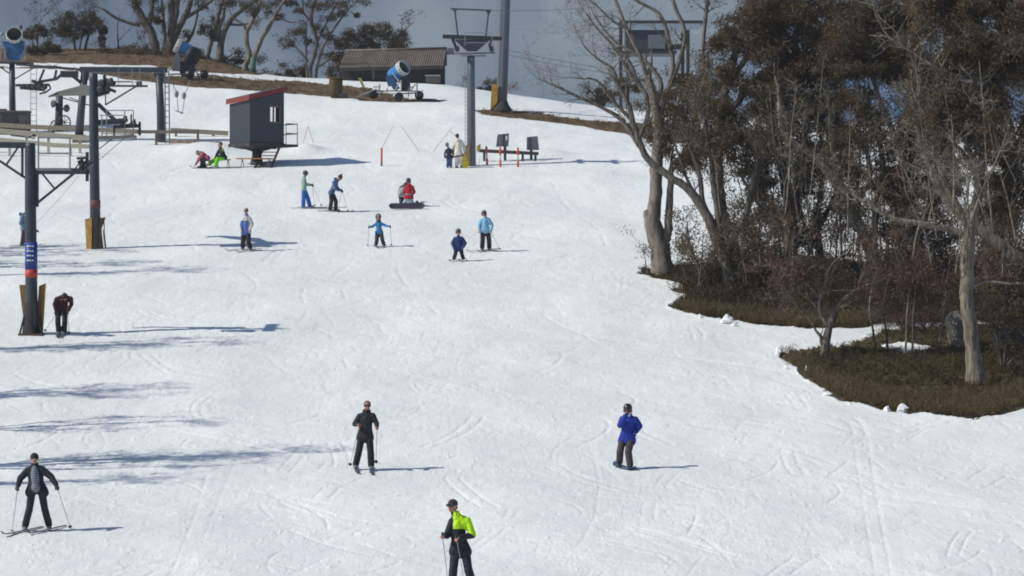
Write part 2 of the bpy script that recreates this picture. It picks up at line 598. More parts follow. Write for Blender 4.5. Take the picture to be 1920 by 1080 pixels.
# old dirty specks
nd = nnoise(7.0, (1, 0.5, 1), 3, 0.7)
r2 = nt.nodes.new('ShaderNodeValToRGB')
r2.color_ramp.elements[0].position = 0.72
r2.color_ramp.elements[0].color = (0, 0, 0, 1)
r2.color_ramp.elements[1].position = 0.82
r2.color_ramp.elements[1].color = (0.35, 0.35, 0.35, 1)
nt.links.new(nd.outputs['Fac'], r2.inputs[0])
mxs = nt.nodes.new('ShaderNodeMix'); mxs.data_type = 'RGBA'
nt.links.new(r2.outputs[0], mxs.inputs['Factor'])
nt.links.new(r.outputs[0], mxs.inputs[6])
mxs.inputs[7].default_value = (0.52, 0.50, 0.48, 1)
nt.links.new(mxs.outputs[2], b.inputs['Base Color'])
nb1 = nnoise(2.2, (1.0, 0.30, 1), 6, 0.68, 0.6)
nb2 = nnoise(9.0, (1.0, 0.45, 1), 4, 0.7)
bp1 = nt.nodes.new('ShaderNodeBump'); bp1.inputs['Strength'].default_value = 0.30; bp1.inputs['Distance'].default_value = 0.10
bp2 = nt.nodes.new('ShaderNodeBump'); bp2.inputs['Strength'].default_value = 0.24; bp2.inputs['Distance'].default_value = 0.03
nt.links.new(nb1.outputs['Fac'], bp1.inputs['Height'])
nt.links.new(nb2.outputs['Fac'], bp2.inputs['Height'])
nt.links.new(bp1.outputs[0], bp2.inputs['Normal'])
nt.links.new(bp2.outputs[0], b.inputs['Normal'])
# fine scratches left by skis and boards, in two directions
def scratch(angle, sc, st, prev, strength):
    mp_ = nt.nodes.new('ShaderNodeMapping'); mp_.inputs['Rotation'].default_value = (0, 0, math.radians(angle)); mp_.inputs['Scale'].default_value = st
    nt.links.new(tcn.outputs['Object'], mp_.inputs[0])
    n_ = nt.nodes.new('ShaderNodeTexNoise'); n_.inputs['Scale'].default_value = sc; n_.inputs['Detail'].default_value = 3; n_.inputs['Roughness'].default_value = 0.65; n_.inputs['Distortion'].default_value = 0.35
    nt.links.new(mp_.outputs[0], n_.inputs['Vector'])
    b_ = nt.nodes.new('ShaderNodeBump'); b_.inputs['Strength'].default_value = strength; b_.inputs['Distance'].default_value = 0.05
    nt.links.new(n_.outputs['Fac'], b_.inputs['Height']); nt.links.new(prev.outputs[0], b_.inputs['Normal'])
    mk = nnoise(0.22 + sc * 0.03, (1, 0.5, 1), 3, 0.6)
    mr = nt.nodes.new('ShaderNodeMapRange'); mr.inputs['From Min'].default_value = 0.45; mr.inputs['From Max'].default_value = 0.68; mr.inputs['To Max'].default_value = strength
    nt.links.new(mk.outputs['Fac'], mr.inputs['Value']); nt.links.new(mr.outputs[0], b_.inputs['Strength'])
    return b_
s1_ = scratch(28, 4.0, (2.2, 0.16, 1), bp2, 0.30)
s2_ = scratch(-35, 3.4, (2.2, 0.14, 1), s1_, 0.28)
s3_ = scratch(62, 3.0, (2.0, 0.16, 1), s2_, 0.22)
nt.links.new(s3_.outputs[0], b.inputs['Normal'])
MATS['snow'] = ms

# bare ground: dead alpine grass and soil, with shade mixed into its colour
mg = bpy.data.materials.new('dry_ground_shaded')
mg.use_nodes = True
nt = mg.node_tree
b = nt.nodes['Principled BSDF']
b.inputs['Roughness'].default_value = 0.95
b.inputs['Specular IOR Level'].default_value = 0.1
tcn = nt.nodes.new('ShaderNodeTexCoord')
ng = nnoise(1.1, (1, 0.6, 1), 8, 0.7)
r = nt.nodes.new('ShaderNodeValToRGB')
r.color_ramp.elements.new(0.5)
for e, (p, c) in zip(r.color_ramp.elements, [(0.3, (0.062, 0.048, 0.034)), (0.52, (0.125, 0.095, 0.062)), (0.72, (0.19, 0.15, 0.10))]):
    e.position = p; e.color = (*c, 1)
nt.links.new(ng.outputs['Fac'], r.inputs[0])
nt.links.new(r.outputs[0], b.inputs['Base Color'])
nb = nnoise(14, (1, 1, 1), 5, 0.7)
bp = nt.nodes.new('ShaderNodeBump'); bp.inputs['Strength'].default_value = 0.9; bp.inputs['Distance'].default_value = 0.08
nt.links.new(nb.outputs['Fac'], bp.inputs['Height'])
nt.links.new(bp.outputs[0], b.inputs['Normal'])
MATS['dry_ground_shaded'] = mg

def sub_mesh(name, sel, material):
    q = quads[sel]
    used = np.unique(q)
    remap = np.full(nr * nc, -1, np.int32)
    remap[used] = np.arange(len(used))
    me = mesh_np(name, verts[used], remap[q], [material], smooth=True)
    o = bpy.data.objects.new(name, me)
    COL.objects.link(o)
    o['kind'] = 'structure'
    return o
sub_mesh('snow_slope', ~fm, MATS['snow'])
hillm = MATS['dry_ground_shaded'].copy(); hillm.name = 'hill_ground_lit'  # sunlit copy of the same ground, shade left out of its colour
_rr = [n_ for n_ in hillm.node_tree.nodes if n_.type == 'VALTORGB'][0]
for e, c in zip(_rr.color_ramp.elements, ((0.085, 0.058, 0.040), (0.165, 0.115, 0.078), (0.23, 0.17, 0.115))):
    e.color = (*c, 1)
fY = (YY[:-1, :-1] > 132).ravel()
sub_mesh('bare_ground', fm & ~fY, MATS['dry_ground_shaded'])
sub_mesh('bare_hill', fm & fY, hillm)
# ------------------------------------------------------------------ people
def cone_capsule(mb, p0, p1, r0, r1, n=12):
    p0 = Vector(p0); p1 = Vector(p1)
    d = p1 - p0
    if d.length < 1e-4:
        return mb.ball(p0, max(r0, r1), n, 8)
    L = d.length; d.normalize()
    prof = []
    for a in (90, 60, 30):
        prof.append((-r0 * math.sin(math.radians(a)) , max(1e-4, r0 * math.cos(math.radians(a)))))
    prof.append((0, r0)); prof.append((L, r1))
    for a in (30, 60, 90):
        prof.append((L + r1 * math.sin(math.radians(a)), max(1e-4, r1 * math.cos(math.radians(a)))))
    s = d.orthogonal().normalized(); t = d.cross(s)
    vs = []; fs = []
    for (q, r) in prof:
        for k in range(n):
            an = 2 * math.pi * k / n
            vs.append(p0 + d * q + (s * math.cos(an) + t * math.sin(an)) * r)
    m = len(prof)
    for i in range(m - 1):
        for k in range(n):
            k2 = (k + 1) % n
            fs.append((i * n + k, i * n + k2, (i + 1) * n + k2, (i + 1) * n + k))
    fs.append(tuple(range(n - 1, -1, -1)))
    fs.append(tuple((m - 1) * n + k for k in range(n)))
    return mb.add(vs, fs)
def ellip(mb, c, axes, r, n=18, m=12):
    c = Vector(c)
    base_ = MB().ball((0, 0, 0), (r[0], r[1], r[2]), n, m)
    R = Matrix(axes).transposed()
    return mb.add([c + R @ Vector(p) for p in base_.v], base_.f)

def fuse(name, mb, voxel, mats, parent, smooth_it=3, paint=None, label=None):
    """one continuous skin over all shapes collected in mb"""
    off = ORG[parent.name]
    me = bpy.data.meshes.new('shape')
    me.from_pydata([(p[0] - off.x, p[1] - off.y, p[2] - off.z) for p in mb.v], [], mb.f)
    o = bpy.data.objects.new('shape', me)
    COL.objects.link(o)
    rm = o.modifiers.new('r', 'REMESH'); rm.mode = 'VOXEL'; rm.voxel_size = voxel
    if smooth_it:
        sm = o.modifiers.new('s', 'SMOOTH'); sm.factor = 0.5; sm.iterations = smooth_it
    dg = bpy.context.evaluated_depsgraph_get()
    new = bpy.data.meshes.new_from_object(o.evaluated_get(dg))
    new.name = name
    bpy.data.objects.remove(o); bpy.data.meshes.remove(me)
    ms_ = mats if isinstance(mats, (list, tuple)) else [mats]
    new.materials.clear()
    for q in ms_:
        new.materials.append(q)
    nf = len(new.polygons)
    new.polygons.foreach_set('use_smooth', [True] * nf)
    if paint is not None:
        c = np.empty(nf * 3); new.polygons.foreach_get('center', c)
        c = c.reshape(-1, 3) + np.array(off)
        new.polygons.foreach_set('material_index', paint(c).astype(np.int32))
    ob = bpy.data.objects.new(name, new)
    COL.objects.link(ob)
    ob.parent = parent
    ORG[ob.name] = off
    if label:
        ob['label'] = label
    return ob

SKIN = mat('skin', (0.42, 0.24, 0.17), rough=0.55, var=0.08)
SKIN_RED = mat('ruddy_skin', (0.42, 0.19, 0.14), rough=0.55, var=0.08)
EYE = mat('eye_dark', (0.02, 0.015, 0.012), rough=0.3)
LIP = mat('lip', (0.25, 0.08, 0.07), rough=0.5)
BLACKP = mat('black_plastic', (0.018, 0.018, 0.022), rough=0.35, spec=0.5)
BOOTG = mat('boot_grey', (0.16, 0.17, 0.20), rough=0.4, spec=0.5)
BOOTD = mat('boot_dark', (0.03, 0.03, 0.04), rough=0.45, spec=0.5)
BOOTW = mat('boot_white', (0.5, 0.5, 0.52), rough=0.4, spec=0.5)
ALU = mat('pole_metal', (0.30, 0.30, 0.32), rough=0.35, metal=0.6)
SKIM = mat('ski_dark', (0.05, 0.055, 0.08), rough=0.3, spec=0.6, var=0.5, vscale=6)
SKIR = mat('ski_red', (0.22, 0.05, 0.05), rough=0.3, spec=0.6, var=0.5, vscale=6)
SKIB = mat('ski_blue', (0.10, 0.16, 0.26), rough=0.3, spec=0.6, var=0.5, vscale=6)

def person(d):
    fx, fy = d['foot']
    Y0 = GY(fx, fy)
    s = Y0 / F
    H = d['H'] * s                      # standing height in metres
    q = H / 1.74
    a = math.radians(d.get('face', 0))
    f = Vector((math.sin(a), -math.cos(a), 0)); sd = Vector((math.cos(a), math.sin(a), 0))   # forward, image-right when facing us
    base = onground((fx - 960) / F * Y0, Y0)
    root = thing('person', base, d['label'], 'person')
    def J(key, dy=0.0):
        p = d[key]
        if len(p) > 2:
            dy = p[2]
        return W(p[0], p[1], Y0 + dy)
    hd = J('head'); nk = J('neck') if 'neck' in d else None
    shL, shR, elL, elR, haL, haR = (J(k_) for k_ in ('shL', 'shR', 'elL', 'elR', 'haL', 'haR'))
    pel = J('pel')
    def foot_depth(k_):
        p = d[k_]
        if len(p) > 2:
            return p[2]
        y = GY(p[0], p[1] + 0.09 * q / s) - Y0
        return max(-0.45, min(0.45, y))
    dl, dr = foot_depth('anL'), foot_depth('anR')
    knL = J('knL', dl * 0.5 - 0.05 * (f.y < -0.3)); knR = J('knR', dr * 0.5 - 0.05 * (f.y < -0.3))
    anL = J('anL', dl); anR = J('anR', dr)
    for an in (anL, anR):
        if d.get('stand', True):
            an.z = gz(an.x, an.y) + d.get('lift', 0.115) * q
    if nk is None:
        nk = (shL + shR) / 2 + Vector((0, 0, 0.05 * q))
    up = (nk - pel).normalized()
    mid_ = (shL + shR) / 2
    shL = shL + (mid_ - shL).normalized() * min(0.035 * q, (mid_ - shL).length * 0.3) - up * 0.045 * q
    shR = shR + (mid_ - shR).normalized() * min(0.035 * q, (mid_ - shR).length * 0.3) - up * 0.045 * q
    hax = (shR - shL).normalized()
    fw = hax.cross(up)
    fw = -fw if fw.dot(f) < 0 else fw
    if fw.length < 0.3:
        fw = f
    fw.normalize()
    hipv = Vector((hax.x, hax.y, 0)).normalized() if Vector((hax.x, hax.y, 0)).length > 0.2 else sd
    hw = 0.095 * q * d.get('bulk', 1)
    hipL = pel - hipv * hw; hipR = pel + hipv * hw
    # head frame
    ha_ = math.radians(d.get('look', d.get('face', 0)))
    tilt = math.radians(d.get('tilt', 0))                      # nodding forward
    hf = Vector((math.sin(ha_) * math.cos(tilt), -math.cos(ha_) * math.cos(tilt), -math.sin(tilt)))
    hs_ = Vector((math.cos(ha_), math.sin(ha_), 0))
    hu = hs_.cross(hf); hu = -hu if hu.z < -0.01 else hu
    hs2 = hf.cross(hu)
    hr = d.get('hr', 0.118) * q * d.get('headscale', 1.1)       # half head height
    vox = 0.0075 if d['H'] > 110 else 0.010
    skin = d.get('skin', SKIN)
    # ---- body: one continuous surface from head to feet, fingers included
    mb = MB()
    ellip(mb, hd + hu * hr * 0.18 - hf * hr * 0.06, (hs2, hf, hu), (hr * 0.66, hr * 0.80, hr * 0.80))
    ellip(mb, hd - hu * hr * 0.42 + hf * hr * 0.16, (hs2, hf, hu), (hr * 0.50, hr * 0.52, hr * 0.54))
    cone_capsule(mb, hd + hf * hr * 0.72 + hu * hr * 0.08, hd + hf * hr * 0.88 - hu * hr * 0.20, hr * 0.07, hr * 0.13, 8)
    for e in (-1, 1):
        ellip(mb, hd + hs2 * e * hr * 0.66 - hu * hr * 0.02 - hf * hr * 0.05, (hs2, hf, hu), (hr * 0.07, hr * 0.14, hr * 0.22), 8, 6)
    cone_capsule(mb, hd - hu * hr * 0.5 - hf * hr * 0.1, nk, 0.052 * q, 0.062 * q)
    mid = (nk + pel) / 2
    cone_capsule(mb, nk, mid, 0.075 * q, 0.085 * q); cone_capsule(mb, mid, pel, 0.085 * q, 0.085 * q)
    cone_capsule(mb, shL, shR, 0.06 * q, 0.06 * q)
    for (A, B, C) in ((shL, elL, haL), (shR, elR, haR)):
        cone_capsule(mb, A, B, 0.048 * q, 0.038 * q); cone_capsule(mb, B, C, 0.038 * q, 0.026 * q)
    for (A, B, C) in ((hipL, knL, anL), (hipR, knR, anR)):
        cone_capsule(mb, A, B, 0.078 * q, 0.052 * q); cone_capsule(mb, B, C, 0.052 * q, 0.036 * q)
        cone_capsule(mb, C, C + f * 0.13 * q - Vector((0, 0, 0.06 * q)), 0.036 * q, 0.03 * q)
    gmb = MB()
    def hand(mbx, wr, el, grow, curl):
        fd = (wr - el).normalized()
        sidev = fd.cross(Vector((0, 0, 1)))
        sidev = sidev.normalized() if sidev.length > 0.2 else hipv.copy()
        pn = sidev.cross(fd).normalized()
        if pn.z > 0: pn = -pn
        fd = (fd * 0.8 + f * 0.25).normalized()
        for e in (-1, 0, 1):
            cone_capsule(mbx, wr, wr + fd * 0.075 * q + sidev * e * 0.022 * q, (0.022 + grow) * q, (0.016 + grow) * q, 8)
        for e, ln in ((-1.5, 0.066), (-0.5, 0.078), (0.5, 0.082), (1.5, 0.072)):
            k0 = wr + fd * 0.085 * q + sidev * e * 0.021 * q
            k1 = k0 + (fd * math.cos(curl) + pn * math.sin(curl)) * ln * 0.5 * q
            k2 = k1 + (fd * math.cos(curl * 2.1) + pn * math.sin(curl * 2.1)) * ln * 0.42 * q
            cone_capsule(mbx, k0, k1, (0.0095 + grow) * q, (0.009 + grow) * q, 8)
            cone_capsule(mbx, k1, k2, (0.009 + grow) * q, (0.0075 + grow) * q, 8)
        t0 = wr + fd * 0.025 * q + sidev * 0.026 * q
        t1 = t0 + (fd * 0.6 + sidev * 0.7 + pn * 0.4).normalized() * 0.042 * q
        cone_capsule(mbx, t0, t1, (0.012 + grow) * q, (0.010 + grow) * q, 8)
        cone_capsule(mbx, t1, t1 + (fd * 0.8 + pn * 0.6 - sidev * 0.1).normalized() * 0.03 * q, (0.010 + grow) * q, (0.008 + grow) * q, 8)
        return wr + fd * 0.08 * q + pn * 0.02 * q
    curl = d.get('curl', 1.0)
    gripL = hand(mb, haL, elL, 0, curl); gripR = hand(mb, haR, elR, 0, curl)
    fuse('body', mb, vox, skin, root, 2)
    # ---- face
    if d.get('facedet', True):
        for e in (-1, 1):
            m2 = MB(); ellip(m2, hd + hf * hr * 0.70 + hs2 * e * hr * 0.27 + hu * hr * 0.10, (hs2, hf, hu), (hr * 0.11, hr * 0.07, hr * 0.06), 8, 6)
            m2.build('eye', EYE, root, True)
        m2 = MB(); ellip(m2, hd + hf * hr * 0.655 - hu * hr * 0.47, (hs2, hf, hu), (hr * 0.20, hr * 0.05, hr * 0.05), 8, 6)
        m2.build('mouth', LIP, root, True)
    # ---- jacket
    bk = d.get('bulk', 1.0)
    jc = d['jacket']
    mats_ = [c if not isinstance(c, tuple) else cloth(c) for c in (jc if isinstance(jc, list) else [jc])]
    mb = MB()
    hem = d.get('hem', 0.10) * q
    chest = nk * 0.74 + pel * 0.26; belly = nk * 0.30 + pel * 0.70
    bot_ = pel - up * (hem - 0.09 * q)
    hw2 = (shR - shL).length * 0.5
    cw = max(0.045 * q, min(0.085 * q, hw2 - 0.10 * q))
    for e in (-1, -0.5, 0, 0.5, 1):
        dp = 1 - 0.10 * abs(e)
        cone_capsule(mb, chest + hax * e * cw - up * 0.03 * abs(e) * q, belly + (hax + hipv) * 0.5 * e * cw, 0.114 * q * bk * dp, 0.112 * q * bk * dp)
        cone_capsule(mb, belly + (hax + hipv) * 0.5 * e * cw, bot_ + hipv * e * max(cw * 1.12, 0.108 * q) * d.get('flare', 1.0) + up * (d.get('open', 0.0) * (1 - abs(e)) * q), 0.112 * q * bk * dp, 0.130 * q * max(bk, 1.0) * dp)
    for S in (shL, shR):
        cone_capsule(mb, nk - up * 0.05 * q, S, 0.080 * q * bk, 0.070 * q * bk)
        cone_capsule(mb, S, chest + (S - chest) * 0.35 - up * 0.04 * q, 0.072 * q * bk, 0.09 * q * bk)
    ar = d.get('arm', 1.0) * bk
    for (A, B, C) in ((shL, elL, haL), (shR, elR, haR)):
        cone_capsule(mb, A, B, 0.077 * q * ar, 0.068 * q * ar)
        cone_capsule(mb, B, B + (C - B) * 0.93, 0.068 * q * ar, 0.052 * q * ar)
    # collar
    cn = nk + (hd - nk) * 0.36
    for k_ in range(8):
        an = k_ / 8 * 2 * math.pi
        v = (hax * math.cos(an) + fw * math.sin(an)) * 0.062 * q
        cone_capsule(mb, nk + v * 1.15, cn + v, 0.024 * q, 0.02 * q, 8)
    if d.get('hood'):
        ellip(mb, nk - fw * 0.09 * q + up * 0.02 * q, (hax, fw, up), (0.11 * q, 0.075 * q, 0.08 * q))
    pj = d.get('paint')
    pf = None
    if pj:
        def pf(c):
            u = 960 + c[:, 0] / c[:, 1] * F; v = 540 - c[:, 2] / c[:, 1] * F
            return pj(u, v, c[:, 1] - Y0)
    fuse('jacket', mb, 0.010 if d['H'] > 110 else 0.014, mats_, root, 3, pf)
    if d.get('shirt'):
        m2 = MB()
        sc_ = nk * 0.55 + pel * 0.45
        ellip(m2, sc_ + fw * 0.075 * q, (hax, fw, up), (0.10 * q, 0.115 * q, 0.27 * q))
        ellip(m2, pel + up * 0.08 * q + fw * 0.085 * q, (hax, fw, up), (0.11 * q, 0.105 * q, 0.12 * q))
        fuse('shirt', m2, 0.012, d['shirt'], root, 2)
    # ---- trousers
    mb = MB()
    tb = d.get('legbulk', 1.0) * (1.0 if d['H'] > 110 else 1.12)
    cone_capsule(mb, hipL + up * 0.03, hipR + up * 0.03, 0.092 * q * tb, 0.092 * q * tb)
    for (A, B, C) in ((hipL, knL, anL), (hipR, knR, anR)):
        cone_capsule(mb, A, A.lerp(B, 0.35), 0.084 * q * tb, 0.090 * q * tb); cone_capsule(mb, A.lerp(B, 0.35), B, 0.090 * q * tb, 0.080 * q * tb)
        cone_capsule(mb, B, C + (B - C) * 0.06, 0.084 * q * tb, 0.080 * q * tb)
    tc_ = d['trousers']
    fuse('trousers', mb, 0.010 if d['H'] > 110 else 0.014, cloth(tc_) if isinstance(tc_, tuple) else tc_, root, 3)
    # ---- boots
    for an in (anL, anR):
        m2 = MB()
        fdir = f if d.get('stand', True) else d.get('footdir', f)
        cone_capsule(m2, an + Vector((0, 0, 0.10 * q)), an - Vector((0, 0, 0.045 * q)), 0.066 * q, 0.062 * q)
        cone_capsule(m2, an - Vector((0, 0, 0.055 * q)) - fdir * 0.05 * q, an - Vector((0, 0, 0.062 * q)) + fdir * 0.17 * q, 0.056 * q, 0.048 * q)
        fuse('boot', m2, 0.012, d.get('boots', BOOTG), root, 2)
    # ---- gloves
    if d.get('gloves'):
        for (wr, el_) in ((haL, elL), (haR, elR)):
            m2 = MB()
            hand(m2, wr, el_, 0.006, curl)
            cone_capsule(m2, wr, wr - (wr - el_).normalized() * 0.05 * q, 0.038 * q, 0.046 * q)
            fuse('glove', m2, 0.0075, d['gloves'], root, 1)
    # ---- head gear
    hg = d.get('head_gear', ('hair', (0.04, 0.025, 0.018)))
    kind, hc = hg[0], hg[1]
    hm = cloth(hc) if kind != 'helmet' else mat('helmet_%02x%02x%02x' % tuple(int(c * 255) for c in hc), hc, rough=0.35, spec=0.5, var=0.05)
    m2 = MB()
    if kind == 'hair':
        ellip(m2, hd + hu * hr * 0.30 - hf * hr * 0.16, (hs2, hf, hu), (hr * 0.72, hr * 0.80, hr * 0.76))
        fuse('hair', m2, 0.010, hm, root, 1)
    elif kind == 'long_hair':
        ellip(m2, hd + hu * hr * 0.28 - hf * hr * 0.16, (hs2, hf, hu), (hr * 0.76, hr * 0.82, hr * 0.80))
        cone_capsule(m2, hd - hf * hr * 0.5, nk - hf * 0.09 * q - Vector((0, 0, 0.05 * q)), hr * 0.5, hr * 0.34)
        fuse('hair', m2, 0.010, hm, root, 1)
    elif kind in ('beanie', 'bobble'):
        ellip(m2, hd + hu * hr * 0.36 - hf * hr * 0.10, (hs2, hf, hu), (hr * 0.76, hr * 0.86, hr * 0.80))
        if kind == 'bobble':
            m2.ball(hd + hu * hr * 1.35 - hf * hr * 0.1, hr * 0.30)
        fuse('beanie', m2, 0.010, hm, root, 1)
    elif kind == 'cap':
        ellip(m2, hd + hu * hr * 0.36 - hf * hr * 0.08, (hs2, hf, hu), (hr * 0.72, hr * 0.84, hr * 0.72))
        for e in (-1, 0, 1):
            cone_capsule(m2, hd + hu * hr * 0.32 + hf * hr * 0.6 + hs2 * e * hr * 0.35, hd + hu * hr * 0.22 + hf * hr * 1.2 + hs2 * e * hr * 0.28, hr * 0.10, hr * 0.07)
        fuse('cap', m2, 0.010, hm, root, 1)
        m2 = MB(); ellip(m2, hd - hf * hr * 0.42 - hu * hr * 0.22, (hs2, hf, hu), (hr * 0.60, hr * 0.44, hr * 0.34))
        fuse('hair', m2, 0.010, cloth((0.05, 0.03, 0.022)), root, 1)
    elif kind == 'helmet':
        ellip(m2, hd + hu * hr * 0.26 - hf * hr * 0.14, (hs2, hf, hu), (hr * 0.88, hr * 0.98, hr * 0.92))
        for e in (-1, 1):
            ellip(m2, hd + hs2 * e * hr * 0.68 - hu * hr * 0.25 - hf * hr * 0.12, (hs2, hf, hu), (hr * 0.20, hr * 0.36, hr * 0.42))
        fuse('helmet', m2, 0.011, hm, root, 1)
    elif kind == 'hood':
        ellip(m2, hd + hu * hr * 0.12 - hf * hr * 0.26, (hs2, hf, hu), (hr * 0.90, hr * 0.92, hr * 1.02))
        cone_capsule(m2, hd - hf * hr * 0.4 - hu * hr * 0.4, nk - fw * 0.04 * q, hr * 0.62, hr * 0.8)
        fuse('hood', m2, 0.012, hm, root, 1)
    if d.get('goggles'):
        m2 = MB()
        for e in (-2, -1, 0, 1, 2):
            cone_capsule(m2, hd + hf * hr * (0.74 - 0.07 * abs(e)) + hs2 * e * hr * 0.24 + hu * hr * 0.16, hd + hf * hr * (0.74 - 0.07 * abs(e)) + hs2 * e * hr * 0.24 + hu * hr * 0.04, hr * 0.17, hr * 0.17, 8)
        fuse(d['goggles'], m2, 0.009, BLACKP, root, 1)
    if d.get('extra'):
        d['extra'](locals())
    # ---- skis and poles, each a thing of its own
    who = d['who']
    sk = d.get('skis')
    if sk:
        sa = d.get('skidir')
        for i, an in enumerate((anL, anR)):
            ang = math.radians(sa[i] if sa else d.get('face', 0))
            sf = Vector((math.sin(ang), -math.cos(ang), 0)); ss = Vector((sf.y, -sf.x, 0))
            c0 = an + f * 0.05 * q
            Ls = d.get('skilen', 1.5) * q
            st = []
            for t_, w_, zz in ((-0.42, 0.040, 0), (-0.2, 0.034, 0), (0, 0.032, 0), (0.25, 0.036, 0), (0.44, 0.046, 0.0), (0.50, 0.042, 0.03), (0.56, 0.012, 0.085)):
                p = c0 + sf * (t_ * Ls)
                st.append((Vector((p.x, p.y, gz(p.x, p.y) + 0.028 + zz * q)), w_))
            vs = []; fs = []
            for (p, w_) in st:
                for z_ in (0.0, 0.016):
                    for e in (-1, 1):
                        vs.append(p + ss * e * w_ + Vector((0, 0, z_)))
            for j in range(len(st) - 1):
                o_ = j * 4
                fs += [(o_, o_ + 4, o_ + 5, o_ + 1), (o_ + 2, o_ + 3, o_ + 7, o_ + 6), (o_, o_ + 2, o_ + 6, o_ + 4), (o_ + 1, o_ + 5, o_ + 7, o_ + 3)]
            fs += [(0, 1, 3, 2), (len(vs) - 4, len(vs) - 2, len(vs) - 1, len(vs) - 3)]
            m2 = MB().add(vs, fs)
            m2.box(Vector((c0.x, c0.y, gz(c0.x, c0.y) + 0.055)), (0.06, 0.06, 0.035))
            m2.solo('ski', sk, ('left' if i == 0 else 'right') + ' ski in the picture under ' + who, 'ski')
    for i, (side, tip) in enumerate(d.get('poles', [])):
        grip = gripL if side == 'L' else gripR
        Yt = GY(tip[0], tip[1]) if d.get('tipground', True) else Y0
        tp = W(tip[0], tip[1], Yt) if abs(Yt - Y0) < 1.6 else W(tip[0], tip[1], Y0 + 0.2)
        dv = (grip - tp).normalized()
        lab = ('left' if side == 'L' else 'right') + ' side ski pole held by ' + who
        r_ = thing('ski_pole', tp, lab, 'ski pole')
        MB().tube(tp, grip, 0.006, 0.009, 6).build('shaft', d.get('polemat', ALU), r_)
        MB().tube(grip - dv * 0.05, grip + dv * 0.10, 0.017, 0.017, 8).build('grip', BLACKP, r_)
        bp_ = tp + dv * 0.07
        MB().lathe(bp_, dv, [(-0.008, 0.008), (-0.008, 0.045), (0.006, 0.045), (0.012, 0.01)], 10).build('basket', BLACKP, r_)
    return root

STRIPE = bpy.data.materials.new('striped_knit')
STRIPE.use_nodes = True
_nt = STRIPE.node_tree
_tc = _nt.nodes.new('ShaderNodeTexCoord'); _w = _nt.nodes.new('ShaderNodeTexWave')
_w.wave_type = 'BANDS'; _w.bands_direction = 'Z'; _w.inputs['Scale'].default_value = 8.5; _w.inputs['Distortion'].default_value = 0.3
_nt.links.new(_tc.outputs['Object'], _w.inputs['Vector'])
_r = _nt.nodes.new('ShaderNodeValToRGB')
_r.color_ramp.elements[0].position = 0.48; _r.color_ramp.elements[0].color = (0.035, 0.04, 0.06, 1)
_r.color_ramp.elements[1].position = 0.56; _r.color_ramp.elements[1].color = (0.30, 0.32, 0.36, 1)
_nt.links.new(_w.outputs[0], _r.inputs[0])
_nt.links.new(_r.outputs[0], _nt.nodes['Principled BSDF'].inputs['Base Color'])
_nt.nodes['Principled BSDF'].inputs['Roughness'].default_value = 0.85

BLK = (0.018, 0.020, 0.028); NAVY = (0.022, 0.028, 0.055); DGREY = (0.045, 0.042, 0.045)
JET = (0.014, 0.015, 0.020)

person(dict(who='the man in the striped shirt', label='man in striped shirt and open dark jacket on skis, arms spread with two poles', foot=(70, 998), H=146, face=4,
    head=(64.5, 861), hr=0.115, shL=(49, 879), shR=(82, 877), elL=(38, 897, -0.05), elR=(96, 894, -0.05), haL=(34, 911, -0.15), haR=(106, 910, -0.15),
    pel=(69, 920), knL=(55, 955), knR=(84, 955), anL=(47, 989), anR=(92, 987), jacket=(0.020, 0.022, 0.032), trousers=(0.020, 0.024, 0.036), shirt=STRIPE, hem=0.13, bulk=1.12, open=0.15, flare=1.3,
    hood=False, head_gear=('beanie', (0.025, 0.022, 0.022)), gloves=cloth((0.05, 0.055, 0.06)), skis=SKIM, skidir=(-32, -30), skilen=1.45,
    poles=[('L', (22, 1001)), ('R', (133, 992))]))
person(dict(who='the man in black with sunglasses', label='man all in black with sunglasses on skis, facing the camera', foot=(690, 881), H=130, face=0,
    head=(688.7, 761), hr=0.115, shL=(672, 777), shR=(702, 776), elL=(665, 795, -0.02), elR=(706, 794, 0.0), haL=(672, 796, -0.28), haR=(707, 800, -0.2),
    pel=(685, 818), knL=(672.5, 848), knR=(695, 848), anL=(667, 873), anR=(696, 875), jacket=(0.026, 0.026, 0.032), trousers=(0.018, 0.02, 0.026), hood=True,
    head_gear=('hair', (0.10, 0.055, 0.035)), goggles='sunglasses', skin=SKIN_RED, skis=SKIM, skidir=(5, 2), skilen=1.4, hem=0.14, legbulk=1.08,
    poles=[('L', (656, 874)), ('R', (705, 868))]))

def board_under(L):
    pass
person(dict(who='the snowboarder in blue', label='snowboarder in bright blue jacket and dark helmet riding toward the camera', foot=(1172, 879), H=130, face=-12,
    head=(1177, 768), hr=0.120, shL=(1165, 783), shR=(1194, 784), elL=(1163, 797, -0.1), elR=(1199, 799, 0.05), haL=(1173, 779, -0.26), haR=(1192, 810, -0.1),
    pel=(1176, 822), knL=(1163, 845, -0.12), knR=(1178, 847, -0.2), anL=(1161.5, 867, 0.12), anR=(1181.5, 872, -0.22), stand=False,
    jacket=(0.020, 0.040, 0.30), trousers=(0.055, 0.047, 0.050), hem=0.15, bulk=1.12, arm=1.1, head_gear=('helmet', (0.022, 0.022, 0.028)), goggles='goggles', skin=SKIN_RED,
    gloves=cloth((0.02, 0.03, 0.12)), boots=BOOTD, legbulk=1.12, tilt=12,
    extra=lambda L: fuse('neck_scarf', ellip(MB(), L['nk'] + L['fw'] * 0.075 * L['q'] + L['up'] * 0.03, (L['hax'], L['fw'], L['up']), (0.036, 0.04, 0.05)), 0.01, cloth((0.6, 0.6, 0.62)), L['root'], 1)))
